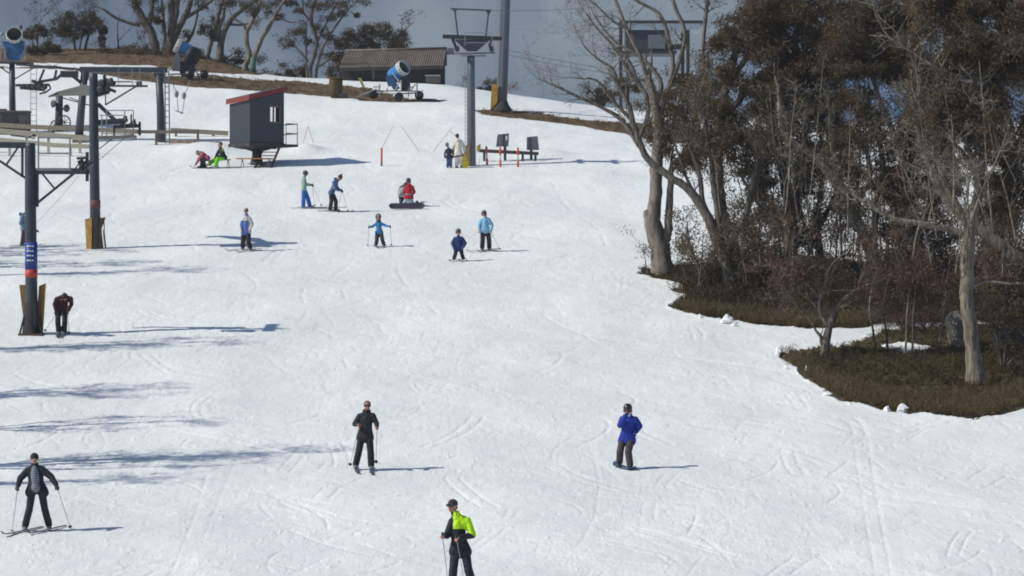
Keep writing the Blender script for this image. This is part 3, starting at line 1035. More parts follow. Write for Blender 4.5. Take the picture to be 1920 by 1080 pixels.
def board(name_who, c0, c1, wdt, mat_, label, lift=0.03, on_edge=False):
    """snowboard from c0 to c1 (world points of its ends)"""
    c0 = Vector(c0); c1 = Vector(c1)
    d = (c1 - c0); Ls = d.length; d.normalize()
    if on_edge:
        wv = Vector((0, 0.25, 0.97)).normalized(); nrm = d.cross(wv)
    else:
        wv = d.cross(Vector((0, 0, 1))).normalized(); nrm = wv.cross(d)
        if nrm.z < 0: nrm = -nrm
    N = 22; vs = []; fs = []
    for i in range(N + 1):
        t = i / N
        e = min(t, 1 - t) * Ls
        re = 0.16
        w_ = wdt / 2 * (math.sqrt(max(0.0, 1 - ((re - e) / re) ** 2)) if e < re else 1.0)
        w_ = max(w_, 0.01)
        kick = 0.08 * (max(0, re - e) / re) ** 2
        p = c0 + d * (t * Ls) + nrm * kick
        for h_ in (0, 0.014):
            for sgn in (-1, 1):
                vs.append(p + wv * sgn * w_ + nrm * h_)
    for j in range(N):
        o_ = j * 4
        fs += [(o_, o_ + 4, o_ + 5, o_ + 1), (o_ + 2, o_ + 3, o_ + 7, o_ + 6), (o_, o_ + 2, o_ + 6, o_ + 4), (o_ + 1, o_ + 5, o_ + 7, o_ + 3)]
    fs += [(0, 1, 3, 2), (len(vs) - 4, len(vs) - 2, len(vs) - 1, len(vs) - 3)]
    return MB().add(vs, fs).solo('snowboard', mat_, label, 'snowboard', smooth=False)
_a = G(1153, 874); _b = G(1190, 883.5)
board('', _a + Vector((0, 0, 0.035)), _b + Vector((0, 0, 0.035)), 0.27, mat('board_blue', (0.06, 0.14, 0.24), rough=0.35, spec=0.5, var=0.5, vscale=5), 'dark blue snowboard under the rider in bright blue jacket')

HIVIS = cloth((0.52, 0.95, 0.02), name='hi_vis_yellow')
person(dict(who='the man in the yellow and navy jacket', label='man in fluorescent yellow and navy jacket with cap, nearest the camera', foot=(865, 1104), H=168, face=-22, look=-40,
    head=(848.5, 949), hr=0.118, neck=(855, 965), shL=(844, 974), shR=(879, 972), elL=(838, 1004, -0.05), elR=(886, 1003, -0.02), haL=(832, 1004, -0.3), haR=(861, 1009, -0.30),
    pel=(863, 1034), knL=(850, 1068), knR=(878, 1068), anL=(848, 1096), anR=(886, 1096), jacket=[(0.020, 0.023, 0.035), HIVIS], trousers=(0.022, 0.026, 0.04), hem=0.10, bulk=1.05,
    paint=lambda u, v, dy: (u > 849.5) & (v < np.where(u > 872, 1003 - (886 - u) * 0.6, 992)) & (v > 957 + 0.0 * u), head_gear=('cap', (0.05, 0.04, 0.05)), skin=SKIN_RED, goggles='sunglasses',
    skis=SKIM, skidir=(-14, -10), poles=[('L', (841, 1100)), ('R', (874, 1106))], legbulk=1.05))

person(dict(who='the bending man in maroon', label='person in maroon jacket bent over beside the near lift tower', foot=(115, 629), H=98, face=0, tilt=70,
    head=(121.5, 556, -0.42), hr=0.112, neck=(120, 554, -0.22), shL=(105, 559, -0.22), shR=(135, 558, -0.22), elL=(102.5, 571, -0.15), elR=(134, 570, -0.15), haL=(105, 584, -0.28), haR=(128, 583, -0.28),
    pel=(115, 577, 0.12), knL=(108.5, 603, -0.02), knR=(121.5, 603, -0.02), anL=(110, 623), anR=(120.5, 623), jacket=(0.045, 0.013, 0.018), trousers=(0.018, 0.020, 0.034), hem=0.06, bulk=1.1,
    head_gear=('beanie', (0.06, 0.03, 0.03)), skis=SKIM, skidir=(4, -3), poles=[('L', (84, 621)), ('R', (129.7, 627))], gloves=cloth(BLK)))

person(dict(who='the T-bar rider behind the near tower', label='skier in grey blue jacket riding up behind the near lift tower', foot=(50, 463), H=74, face=90,
    head=(57, 394), shL=(41, 404, 0.15), shR=(43, 404, -0.15), elL=(40, 419, 0.2), elR=(38.5, 419, -0.2), haL=(66, 432, 0.1), haR=(69, 432, -0.1), pel=(44, 428), knL=(49, 445, 0.1), knR=(43, 446, -0.1),
    anL=(50, 458), anR=(41, 458), jacket=(0.16, 0.24, 0.34), trousers=(0.12, 0.06, 0.07), hood=True, bulk=1.15, boots=mat('boot_teal', (0.12, 0.25, 0.32), rough=0.4), head_gear=('beanie', (0.08, 0.1, 0.16)),
    skis=SKIM, skidir=(88, 92), gloves=cloth((0.05, 0.03, 0.03))))

person(dict(who='the girl in white and blue', label='girl in white jacket with blue front standing alone on skis', foot=(463, 470), H=80, face=-8,
    head=(461.5, 396), hr=0.115, shL=(455, 408), shR=(469.5, 407), elL=(452.5, 421), elR=(473, 420), haL=(453.5, 431, -0.1), haR=(468.5, 431, -0.15), pel=(461.5, 435), knL=(456, 451), knR=(465.5, 452),
    anL=(455, 464), anR=(469, 466), jacket=[(0.58, 0.54, 0.50), (0.10, 0.16, 0.42)], paint=lambda u, v, dy: (u < 466) & ((v > 413.5) | (v < 404.5)) & (dy < 0.05), trousers=(0.026, 0.024, 0.032),
    legbulk=1.1, head_gear=('hair', (0.10, 0.05, 0.04)), goggles='sunglasses', skis=SKIM, skidir=(-55, -40), hem=0.12))

person(dict(who='the woman in green and blue', label='woman in pale green jacket and bright blue trousers leaning on two ski poles', foot=(572, 391), H=72, face=72,
    head=(573.2, 325.5), shL=(569, 334, 0.16), shR=(570.5, 334, -0.16), elL=(574, 346, 0.2), elR=(571.5, 346, -0.2), haL=(584, 346.5, 0.1), haR=(582.5, 347.5, -0.1), pel=(569.8, 354), knL=(577, 371, 0.12),
    knR=(569, 373, -0.08), anL=(580.5, 386), anR=(568.5, 387.5), jacket=[(0.22, 0.40, 0.27), (0.26, 0.30, 0.30)], paint=lambda u, v, dy: (v > 336) & (v < 346) & (u < 574), trousers=(0.035, 0.15, 0.45), legbulk=1.1,
    head_gear=('helmet', (0.06, 0.05, 0.05)), goggles='goggles', gloves=cloth((0.10, 0.16, 0.08)), skis=SKIM, skidir=(84, 84), skilen=1.45, poles=[('L', (603, 386)), ('R', (590, 387))]))
person(dict(who='the woman in the bobble hat', label='woman in blue patterned jacket and bobble hat bending forward over her ski poles', foot=(625, 398), H=74, face=68, tilt=35,
    head=(637.3, 333.5), neck=(632, 338), shL=(629.5, 338.5, 0.17), shR=(626.5, 341, -0.17), elL=(633, 354, 0.2), elR=(628.5, 354, -0.22), haL=(639.5, 357, 0.1), haR=(637.5, 357.5, -0.1), pel=(621.5, 361),
    knL=(630, 377.5, 0.1), knR=(621.5, 377.5, -0.1), anL=(629.5, 392.5), anR=(618.8, 393), jacket=[mat('blue_pattern', (0.075, 0.125, 0.235), rough=0.8, var=0.8, vscale=9, bump=0.5, bscale=10)], trousers=(0.026, 0.024, 0.034), hood=True,
    bulk=1.1, head_gear=('bobble', (0.07, 0.045, 0.04)), gloves=cloth((0.07, 0.05, 0.09)), skis=SKIM, skidir=(66, 70), poles=[('L', (653, 398)), ('R', (633, 400))]))

def no(*a): pass
person(dict(who='the kneeling snowboarder in red', label='snowboarder in red vest kneeling behind an upright board, back to the camera', foot=(766, 388), H=76, face=180,
    head=(766, 339.5), hr=0.112, shL=(760, 348.5), shR=(774.5, 348.5), elL=(758, 360, 0.2), elR=(777, 360, 0.15), haL=(761, 364, 0.4), haR=(773, 365, 0.4), pel=(766, 375.5), knL=(757, 385, 0.45), knR=(774, 384, 0.5),
    anL=(759, 386, 0.05), anR=(782, 383, 0.0), stand=False, footdir=Vector((0, 0, -1)), jacket=[(0.40, 0.018, 0.035), (0.30, 0.30, 0.32)], paint=lambda u, v, dy: ((v > 363) & (v < 365) & (dy < 0)).astype(int), trousers=(0.40, 0.52, 0.58),
    head_gear=('helmet', (0.05, 0.045, 0.05)), facedet=False, boots=BOOTD, hem=-0.02, gloves=cloth(BLK)))
person(dict(who='the person in grey behind the red vest', label='person in grey jacket crouching partly hidden behind the red vest snowboarder', foot=(754, 383), H=76, face=150, tilt=55,
    head=(760, 348, 0.55), neck=(758, 347, 0.4), shL=(750, 350.5, 0.25), shR=(763, 350, 0.45), elL=(748, 360, 0.2), elR=(764, 362, 0.4), haL=(749.5, 372, 0.25), haR=(762, 373, 0.4), pel=(754.5, 364, 0.1),
    knL=(752, 373, 0.3), knR=(758, 373, 0.35), anL=(752.5, 380, 0.15), anR=(757, 380, 0.2), stand=False, jacket=[(0.36, 0.35, 0.38), (0.09, 0.10, 0.13)], paint=lambda u, v, dy: (v < 351).astype(int), trousers=(0.028, 0.02, 0.026),
    head_gear=('beanie', (0.05, 0.05, 0.06)), facedet=False, boots=BOOTD))
_a = G(729, 392) + Vector((0, 0, 0.13)); _b = G(797.5, 391.5) + Vector((0, 0, 0.13)); _b.y = _a.y
board('', _a, _b, 0.27, mat('board_dark', (0.045, 0.04, 0.055), rough=0.35, spec=0.5, var=0.4, vscale=4), 'dark snowboard standing on its edge below the red vest', on_edge=True)

person(dict(who='the child with arms spread', label='small child in turquoise blue jacket with both arms held out wide on ski poles', foot=(712, 463), H=65, face=0, headscale=1.28,
    head=(709.3, 407), hr=0.13, shL=(704, 418), shR=(716, 417.5), elL=(698, 425), elR=(723, 423), haL=(693.5, 425.5, -0.1), haR=(730, 424.5, -0.1), pel=(711, 436.5), knL=(706.5, 450), knR=(717, 450), anL=(705, 460),
    anR=(720, 460), jacket=(0.035, 0.20, 0.42), trousers=(0.032, 0.03, 0.04), head_gear=('hood', (0.05, 0.035, 0.04)), hem=0.12, gloves=cloth((0.03, 0.05, 0.08)), skis=SKIB, skidir=(20, -16), skilen=0.9, legbulk=1.1,
    poles=[('L', (689.5, 462.5)), ('R', (734, 461.7))]))
person(dict(who='the child in navy', label='small child in puffy navy jacket and helmet, arms down, on skis', foot=(860, 489), H=62, face=0, headscale=1.28,
    head=(859.3, 435), hr=0.13, shL=(852, 446.5), shR=(867, 445.5), elL=(848.5, 456), elR=(872, 456), haL=(851, 464, -0.15), haR=(868.5, 463.5, -0.15), pel=(859.5, 465), knL=(854, 476.5), knR=(866, 476.5),
    anL=(851, 485.5), anR=(868.5, 485), jacket=(0.022, 0.038, 0.15), trousers=(0.03, 0.028, 0.035), bulk=1.38, arm=1.1, head_gear=('helmet', (0.13, 0.075, 0.07)), goggles='goggles', hem=0.12, gloves=cloth((0.07, 0.10, 0.12)), skis=SKIM,
    skidir=(-28, -24), skilen=0.9, legbulk=1.15))
person(dict(who='the adult in pale blue', label='adult in pale blue jacket and dark helmet standing beside the navy child', foot=(911, 472), H=80, face=-6,
    head=(907.5, 401), hr=0.118, shL=(901.5, 411), shR=(918, 410), elL=(898.5, 423), elR=(922.5, 422), haL=(899.3, 432, -0.1), haR=(921, 432, -0.15), pel=(910, 434), knL=(905, 451), knR=(917, 451), anL=(904, 466), anR=(917.5, 465.5),
    jacket=(0.22, 0.46, 0.66), trousers=(0.030, 0.026, 0.036), legbulk=1.08, hem=0.05, bulk=1.08, head_gear=('helmet', (0.05, 0.04, 0.045)), gloves=cloth((0.35, 0.42, 0.45)), skis=SKIM, skidir=(-48, -36), skilen=1.5,
    poles=[('R', (938, 468.7))]))
person(dict(who='the woman in cream', label='woman in cream jacket and trousers seen from behind by the middle lift tower', foot=(861, 316), H=66, face=168,
    head=(857.5, 255.5), shL=(853.5, 264.5), shR=(866.5, 264), elL=(851, 274, 0.1), elR=(870, 275, 0.05), haL=(850.5, 282, 0.2), haR=(871, 284, 0.1), pel=(860, 288.5), knL=(857.5, 300), knR=(865, 300), anL=(856, 311.5), anR=(865.5, 311.5),
    jacket=(0.66, 0.62, 0.54), trousers=(0.62, 0.58, 0.52), legbulk=1.12, bulk=1.12, head_gear=('long_hair', (0.05, 0.035, 0.03)), facedet=False, hem=0.16, boots=BOOTD, hood=True))
person(dict(who='the boy in navy by the tower', label='boy in navy jacket and blue trousers seen from behind beside the woman in cream', foot=(842, 316), H=50, face=172, headscale=1.15,
    head=(838.3, 271.8), hr=0.125, shL=(836, 280), shR=(847.5, 280), elL=(834, 288), elR=(850, 288), haL=(834, 294.5, 0.05), haR=(849, 294.5, 0.1), pel=(842, 294.5), knL=(840, 304.5), knR=(845.5, 304.5), anL=(839, 312.5), anR=(845.5, 312.5),
    jacket=(0.03, 0.028, 0.055), trousers=(0.05, 0.11, 0.22), head_gear=('helmet', (0.13, 0.14, 0.17)), facedet=False, boots=mat('boot_maroon', (0.10, 0.05, 0.06), rough=0.5), hem=0.10, legbulk=1.1))

person(dict(who='the stooping person in pink', label='person in pink jacket stooping over a snowboard by the bench', foot=(381, 315), H=68, face=-95, tilt=50,
    head=(371, 287, 0.0), neck=(375.5, 286), shL=(378, 287.5, 0.17), shR=(378.5, 289, -0.17), elL=(373, 297, 0.2), elR=(374, 298, -0.2), haL=(369, 306, 0.1), haR=(367.5, 307.5, -0.1), pel=(390.5, 297.5), knL=(378, 300, 0.1), knR=(379, 301, -0.15),
    anL=(384, 311), anR=(378, 311.5), jacket=(0.32, 0.085, 0.12), trousers=(0.035, 0.025, 0.05), head_gear=('hair', (0.22, 0.20, 0.20)), facedet=False, boots=BOOTD, hem=0.05, bulk=1.1))
person(dict(who='the seated snowboarder in lime trousers', label='snowboarder in black jacket and lime green trousers sitting on the small bench', foot=(412, 315), H=68, face=-70,
    head=(412.8, 271.5), shL=(410, 280.5, 0.18), shR=(417, 280, -0.15), elL=(407, 289, 0.15), elR=(415.5, 291, -0.2), haL=(405, 293, 0.0), haR=(407.5, 294, -0.15), pel=(420, 296.5), knL=(406, 297, 0.15), knR=(408, 298, -0.15),
    anL=(393, 306.5, 0.1), anR=(404, 310.5, -0.12), stand=False, jacket=[(0.022, 0.028, 0.032), (0.30, 0.34, 0.05)], paint=lambda u, v, dy: ((u > 416.5) & (v < 284) & (v > 273)).astype(int), trousers=(0.16, 0.55, 0.02), legbulk=1.1,
    head_gear=('hair', (0.05, 0.035, 0.03)), boots=mat('boot_pale', (0.5, 0.55, 0.4), rough=0.5), hem=0.06, bulk=1.12, gloves=cloth(BLK)))
_a = G(355, 314.5) + Vector((0, 0, 0.04)); _b = G(399, 316) + Vector((0, 0, 0.04))
board('', _a, _b, 0.26, MATS['board_dark'], 'dark snowboard lying flat at the feet of the seated snowboarder')
# ------------------------------------------------------------------ lift towers, hut, guns, fences
STEEL = mat('dark_steel', (0.034, 0.042, 0.058), rough=0.5, metal=0.0, spec=0.5, var=0.25, vscale=3)
STEELG = mat('grey_steel', (0.115, 0.13, 0.15), rough=0.5, spec=0.4, var=0.2, vscale=3, stretch=(1, 1, 0.2))
GALV = mat('galvanised', (0.22, 0.24, 0.26), rough=0.45, spec=0.5, var=0.2)
IRON = mat('black_iron', (0.028, 0.030, 0.036), rough=0.5, spec=0.4, var=0.3)
CABLEM = mat('cable_steel', (0.06, 0.065, 0.075), rough=0.5)
PADY = mat('pad_yellow', (0.48, 0.28, 0.035), rough=0.7, var=0.25, vscale=4)
PADO = mat('pad_ochre', (0.34, 0.20, 0.05), rough=0.75, var=0.35, vscale=4)
PADB = mat('pad_brown', (0.14, 0.085, 0.03), rough=0.75, var=0.35, vscale=4)
YEL = mat('bright_yellow', (0.72, 0.50, 0.02), rough=0.6, var=0.15)
WOODC = mat('pale_timber', (0.46, 0.41, 0.32), rough=0.8, var=0.2, vscale=3, stretch=(0.3, 1, 3), bump=0.3)
WOODB = mat('weathered_timber', (0.17, 0.145, 0.125), rough=0.85, var=0.35, vscale=4, bump=0.3)
WOODD = mat('dark_timber', (0.055, 0.050, 0.052), rough=0.8, var=0.3, vscale=4, bump=0.3)
BLUEB = mat('blue_band', (0.03, 0.055, 0.26), rough=0.5)
REDB = mat('red_band', (0.50, 0.06, 0.06), rough=0.5)
WHITE = mat('white_paint', (0.72, 0.72, 0.70), rough=0.5, var=0.06)
ORANGE = mat('orange_red', (0.62, 0.09, 0.045), rough=0.55, var=0.1)

def pole_round(px0, py0, px1, py1, Y, r0, r1, name, m, parent, n=16, bury=0.0):
    p0 = W(px0, py0, Y); p1 = W(px1, py1, Y)
    if bury:
        p0.z -= bury
    return MB().tube(p0, p1, r0, r1, n).build(name, m, parent, True)

def px_beam(mb, a, b, Y, w, d=None, dy0=0.0, dy1=0.0):
    return mb.beam(W(a[0], a[1], Y + dy0), W(b[0], b[1], Y + dy1), w, d)
def px_tube(mb, a, b, Y, r, dy0=0.0, dy1=0.0, n=8):
    return mb.tube(W(a[0], a[1], Y + dy0), W(b[0], b[1], Y + dy1), r, r, n)
def wheel(mb, c, r, t, ax=(1, 0, 0), n=16):
    ax = Vector(ax).normalized()
    return mb.lathe(Vector(c) - ax * t / 2, ax, [(0, 0.001), (0, r * 0.9), (t * 0.1, r), (t * 0.35, r * 0.86), (t * 0.65, r * 0.86), (t * 0.9, r), (t, r * 0.9), (t, 0.001)], n)
def sheaves(parent, c, L, nw, r, m=None):
    """row of rope wheels lying along the slope, seen end on"""
    m = m or IRON
    mb = MB()
    c = Vector(c)
    sl = Vector((0, 0.99, 0.14))
    mb.beam(c - sl * L / 2, c + sl * L / 2, 0.05, 0.14)
    mb.beam(c + Vector((0.12, 0, 0)) - sl * L / 2, c + Vector((0.12, 0, 0)) + sl * L / 2, 0.03, 0.10)
    fr = mb.build('sheave_frame', m, parent)
    for i in range(nw):
        w_ = MB(); wheel(w_, c + Vector((0.06, 0, 0.05)) + sl * (L * (i / max(1, nw - 1) - 0.5)), r, 0.07)
        w_.build('sheave_wheel', m, fr, True)
    return fr

# ---- near lift tower
Y1 = GY(57, 628); P1 = W(57, 628, Y1); P1.z = gz(P1.x, P1.y)
t1 = thing('lift_tower', P1, 'nearest dark lift tower with blue and red band, by the person in maroon', 'lift tower', 'drag lift towers')
s1 = Y1 / F
MB().poly([W(60, 640, Y1), W(59, 560, Y1), W(57.5, 420, Y1), W(56.5, 275, Y1), W(56.5, 268, Y1)], [0.245, 0.20, 0.19, 0.175, 0.16], 20).build('pole', STEEL, t1, True)
mb = MB(); mb.lathe(W(57.5, 634, Y1), (0, 0, 1), [(0, 0.36), (0.06, 0.36), (0.06, 0.30), (0.5, 0.24), (1.15, 0.215), (1.15, 0.2)], 20)
mb.build('base_sleeve', mat('dark_mesh', (0.035, 0.033, 0.036), rough=0.8, var=0.5, vscale=12, bump=0.8), t1, True)
mb = MB(); mb.lathe(W(58.6, 505, Y1), (0, 0, 1), [(0, 0.2), (0, 0.206), (0.90, 0.204), (0.90, 0.19)], 20); bb = mb.build('blue_band', BLUEB, t1, True)
for row in (462, 471, 479.5, 488.5):
    for (x0, x1) in ((52, 56), (57, 59.5), (61, 64)):
        m2 = MB()
        p0 = W(x0, row, Y1 - 0.2); p1 = W(x1, row, Y1 - 0.2)
        cx = W(58.3, row, Y1)
        pts = []
        for x in np.linspace(x0, x1, 4):
            dx = (x - 58.3) * s1
            pts.append(Vector((cx.x + dx, Y1 - math.sqrt(max(0.001, 0.2075 ** 2 - dx * dx)), cx.z)))
        m2.poly(pts, 0.022, 6); m2.build('white_mark', WHITE, bb)
mb = MB(); mb.lathe(W(58.8, 521, Y1), (0, 0, 1), [(0, 0.2), (0, 0.2065), (0.27, 0.2055), (0.27, 0.19)], 20); mb.build('red_band', REDB, t1, True)
mb = MB(); px_beam(mb, (62, 321), (168, 321), Y1, 0.16, 0.20); mb.build('arm', STEEL, t1)
mb = MB(); px_beam(mb, (-140, 270), (50, 272.5), Y1, 0.16, 0.20); mb.build('arm', STEEL, t1)
mb = MB()
px_beam(mb, (66, 384), (140, 324), Y1, 0.08); px_beam(mb, (78, 324), (101, 352), Y1, 0.06); px_beam(mb, (70, 322), (70, 388), Y1, 0.09)
px_beam(mb, (48, 334), (-60, 262), Y1, 0.08); px_beam(mb, (34, 276), (12, 309), Y1, 0.06); px_beam(mb, (42, 274), (42, 332), Y1, 0.08)
mb.build('brace', STEEL, t1)
mb = MB()
for x in (72, 131):
    px_tube(mb, (x, 318), (x, 258 if x == 72 else 258), Y1, 0.028, -0.5, -0.5)
px_tube(mb, (70, 258), (133, 258), Y1, 0.028, -0.5, -0.5); px_tube(mb, (72, 288), (131, 288), Y1, 0.022, -0.5, -0.5)
mb.beam(W(70, 318, Y1 - 0.55), W(133, 318, Y1 - 0.55), 0.5, 0.04)
mb.build('maintenance_rail', GALV, t1)
for dx_ in (0, 1):
    sheaves(t1, W(155 + dx_ * 7, 312, Y1 + 0.1), 1.5, 5, 0.13)
mb = MB(); px_beam(mb, (163.5, 285), (163.5, 340), Y1, 0.10, 0.07, -0.1, -0.1); px_beam(mb, (144, 297), (164, 296), Y1, 0.10, 0.08); px_beam(mb, (150, 300), (158, 318), Y1, 0.2, 0.1); px_beam(mb, (140, 318), (150, 304), Y1, 0.04)
mb.build('sheave_bracket', IRON, t1)
mb = MB(); mb.plate([W(73, 536, Y1 + 0.25), W(86, 531, Y1 - 0.1), W(80, 628, Y1 - 0.1), W(66, 630, Y1 + 0.25)], 0.07); mb.build('safety_pad', PADO, t1)
mb = MB(); mb.plate([W(36, 534, Y1 + 0.3), W(51, 534, Y1 + 0.2), W(50, 628, Y1 + 0.2), W(47, 628, Y1 + 0.28)], 0.07); mb.build('safety_pad', PADB, t1)
mb = MB(); mb.beam(W(37, 627, Y1), W(82, 627, Y1), 0.8, 0.06); mb.build('base_plate', mat('rusty_plate', (0.10, 0.06, 0.045), rough=0.9), t1)
mb = MB()
for (a, b_) in (((36, 630), (50, 575)), ((80, 630), (66, 580))):
    px_tube(mb, a, b_, Y1, 0.035, -0.15, -0.1)
mb.build('stay', IRON, t1)

# ---- second lift tower
Y2 = GY(178, 466); P2 = W(178, 466, Y2); P2.z = gz(P2.x, P2.y)
t2 = thing('lift_tower', P2, 'dark lift tower with two ochre pads at its foot and a railed platform', 'lift tower', 'drag lift towers')
MB().poly([W(180, 474, Y2), W(178, 380, Y2), W(176, 240, Y2), W(175.5, 150, Y2), W(175.5, 140, Y2), W(175.5, 137, Y2)], [0.24, 0.205, 0.19, 0.175, 0.165, 0.1], 20).build('pole', STEEL, t2, True)
mb = MB(); mb.lathe(W(178.5, 392, Y2), (0, 0, 1), [(0, 0.2), (0, 0.215), (0.36, 0.214), (0.36, 0.2)], 20); mb.build('red_band', mat('faded_red', (0.15, 0.06, 0.06), rough=0.7), t2, True)
mb = MB(); mb.plate([W(159, 411, Y2 - 0.15), W(172, 408, Y2 - 0.25), W(172, 468, Y2 - 0.25), W(162, 467, Y2 - 0.1)], 0.08); mb.build('safety_pad', PADO, t2)
mb = MB(); mb.plate([W(186, 409, Y2 - 0.2), W(198, 407, Y2 + 0.1), W(190, 430, Y2 - 0.05), W(194, 467, Y2), W(184, 468, Y2 - 0.25)], 0.08); mb.build('safety_pad', PADB, t2)
mb = MB(); mb.poly([W(195, 412, Y2), W(196, 440, Y2), W(199, 467, Y2)], 0.022, 6); mb.poly([W(193, 430, Y2), W(197, 466, Y2)], 0.018, 6); mb.build('pad_strap', CABLEM, t2)
mb = MB(); px_beam(mb, (180, 230), (232, 227), Y2, 0.2, 0.22); mb.build('arm', STEEL, t2)
mb = MB(); px_beam(mb, (184, 195), (218, 228), Y2, 0.16); mb.build('brace', STEEL, t2)
mb = MB(); mb.beam(W(185, 258.5, Y2 - 0.3), W(254, 256, Y2 - 0.3), 0.9, 0.10); mb.build('platform', WOODB, t2)
mb = MB()
for x in (191, 200, 234, 250):
    px_tube(mb, (x, 257), (x, 207 if x > 195 else 215), Y2, 0.022, -0.6, -0.6)
for (x0, y0, x1, y1) in ((200, 207, 250, 207), (186, 216, 232, 216), (190, 250, 250, 252), (194, 235, 250, 232)):
    px_tube(mb, (x0, y0), (x1, y1), Y2, 0.020, -0.6, -0.6)
mb.build('maintenance_rail', GALV, t2)
sheaves(t2, W(230, 228, Y2), 1.4, 5, 0.13); sheaves(t2, W(246, 234, Y2), 1.4, 5, 0.13)
mb = MB(); px_beam(mb, (215, 238), (262, 236), Y2, 0.3, 0.14); px_beam(mb, (262, 228), (262, 254), Y2, 0.09); px_beam(mb, (214, 236), (214, 255), Y2, 0.08); px_beam(mb, (246, 214), (246, 228), Y2, 0.06); px_beam(mb, (234, 217), (234, 226), Y2, 0.1)
mb.build('sheave_bracket', IRON, t2)
# upper head assembly
mb = MB(); mb.plate([W(89, 181, Y2 + 2.0), W(108, 171.5, Y2 + 2), W(160, 158, Y2 + 1), W(172, 163, Y2), W(172, 178, Y2), W(110, 178.5, Y2 + 2)], 0.5); mb.build('sloping_cover', mat('cover_grey', (0.11, 0.11, 0.105), rough=0.7), t2)
mb = MB()
px_beam(mb, (184, 178), (204, 172), Y2, 0.35, 0.15); px_beam(mb, (182, 160), (212, 150), Y2, 0.2, 0.2); px_beam(mb, (196, 150), (216, 158), Y2, 0.25, 0.2); px_beam(mb, (186, 152), (208, 170), Y2, 0.3, 0.16); px_beam(mb, (196, 141), (196, 172), Y2, 0.12)
px_beam(mb, (202, 166), (217, 172), Y2, 0.2, 0.12)
mb.build('drive_bracket', IRON, t2)
for (x, y) in ((190, 156), (199, 165), (207, 155), (188, 168)):
    m2 = MB(); wheel(m2, W(x, y, Y2 - 0.25), 0.16, 0.10, (0.3, 1, 0)); m2.build('sheave_wheel', IRON, t2, True)

# ---- drive station behind: three posts joined by a long beam
Y3 = GY(300, 267); P3 = W(302, 267, Y3); P3.z = gz(P3.x, P3.y)
t3 = thing('lift_station', P3, 'drag lift station at left with two posts under a long dark beam and a ladder', 'lift station')
MB().poly([W(303, 270, Y3), W(301, 200, Y3), W(298, 140, Y3)], [0.235, 0.20, 0.185], 16).build('post', STEEL, t3, True)
MB().poly([W(148, 258, Y3), W(152, 210, Y3), W(159, 132, Y3)], [0.23, 0.20, 0.19], 16).build('post', STEEL, t3, True)
mb = MB(); mb.box(W(148, 262, Y3), (0.62, 0.6, 0.5)); mb.build('concrete_foot', WOODB, t3)
mb = MB(); px_beam(mb, (150, 130.5), (314, 131.5), Y3, 0.35, 0.28); mb.build('beam', STEEL, t3)
mb = MB(); mb.plate([W(286, 137, Y3 - 0.1), W(310, 137, Y3 - 0.1), W(306, 155, Y3 - 0.1), W(297, 155, Y3 - 0.1)], 0.3); mb.build('gusset', STEEL, t3); mb = MB(); mb.plate([W(154, 126, Y3 - 0.1), W(168, 126, Y3 - 0.1), W(165, 150, Y3 - 0.1), W(153, 150, Y3 - 0.1)], 0.3); mb.build('gusset', STEEL, t3)
mb = MB()
for x in (310.5, 318):
    px_tube(mb, (x - 1.5, 132), (x, 270), Y3, 0.035, -0.5, -0.5, 6)
for i in range(12):
    y = 140 + i * 11.3
    px_tube(mb, (309.5 + i * 0.1, y), (317.5 + i * 0.1, y), Y3, 0.02, -0.5, -0.5, 6)
mb.build('ladder', STEELG, t3)
mb = MB(); px_beam(mb, (208, 161), (277, 161.5), Y3, 0.14, 0.10); px_beam(mb, (256, 158), (266, 158), Y3, 0.3, 0.3); px_beam(mb, (210, 153), (246, 153), Y3, 0.06); mb.build('arm', STEEL, t3)
mb = MB(); px_beam(mb, (197, 197), (257, 161), Y3, 0.08); px_beam(mb, (198, 172), (198, 196), Y3, 0.06); px_beam(mb, (115, 183), (170, 198), Y3, 0.06); px_beam(mb, (130, 183), (150, 190), Y3, 0.05); px_beam(mb, (132, 139), (158, 160), Y3, 0.16); mb.build('brace', STEEL, t3)
mb = MB()
for (x0, x1) in ((222, 222), (248, 248), (262, 262)):
    px_tube(mb, (x0, 128), (x1, 160), Y3, 0.02, -0.3, -0.3, 6)
px_tube(mb, (222, 154), (262, 154), Y3, 0.02, -0.3, -0.3, 6)
mb.build('hanger_rail', GALV, t3)
mb = MB(); px_beam(mb, (114, 139), (146, 139.5), Y3, 0.5, 0.32); mb.build('motor_box', IRON, t3)
mb = MB(); px_beam(mb, (76, 153), (106, 148), Y3, 0.14); px_beam(mb, (106, 148), (118, 138), Y3, 0.14); px_beam(mb, (106, 131), (102, 149), Y3, 0.12); px_beam(mb, (83, 130), (73, 154), Y3, 0.11); px_beam(mb, (30, 121), (156, 130), Y3, 0.10); mb.build('arm', STEEL, t3)
c = W(62, 160, Y3)
mb = MB(); px_beam(mb, (30, 160), (92, 159), Y3, 0.35, 0.12); px_beam(mb, (38, 165), (84, 169), Y3, 0.3, 0.12); px_beam(mb, (60, 152), (80, 158), Y3, 0.3, 0.16); mb.poly([W(74, 176, Y3), W(86, 173, Y3), W(95, 166, Y3), W(92, 158, Y3)], 0.05, 8); mb.build('sheave_frame', IRON, t3)
for x in (42, 52, 63, 74, 84):
    m2 = MB(); wheel(m2, W(x, 163, Y3 - 0.15), 0.14, 0.08, (0.2, 1, 0)); m2.build('sheave_wheel', IRON, t3, True)

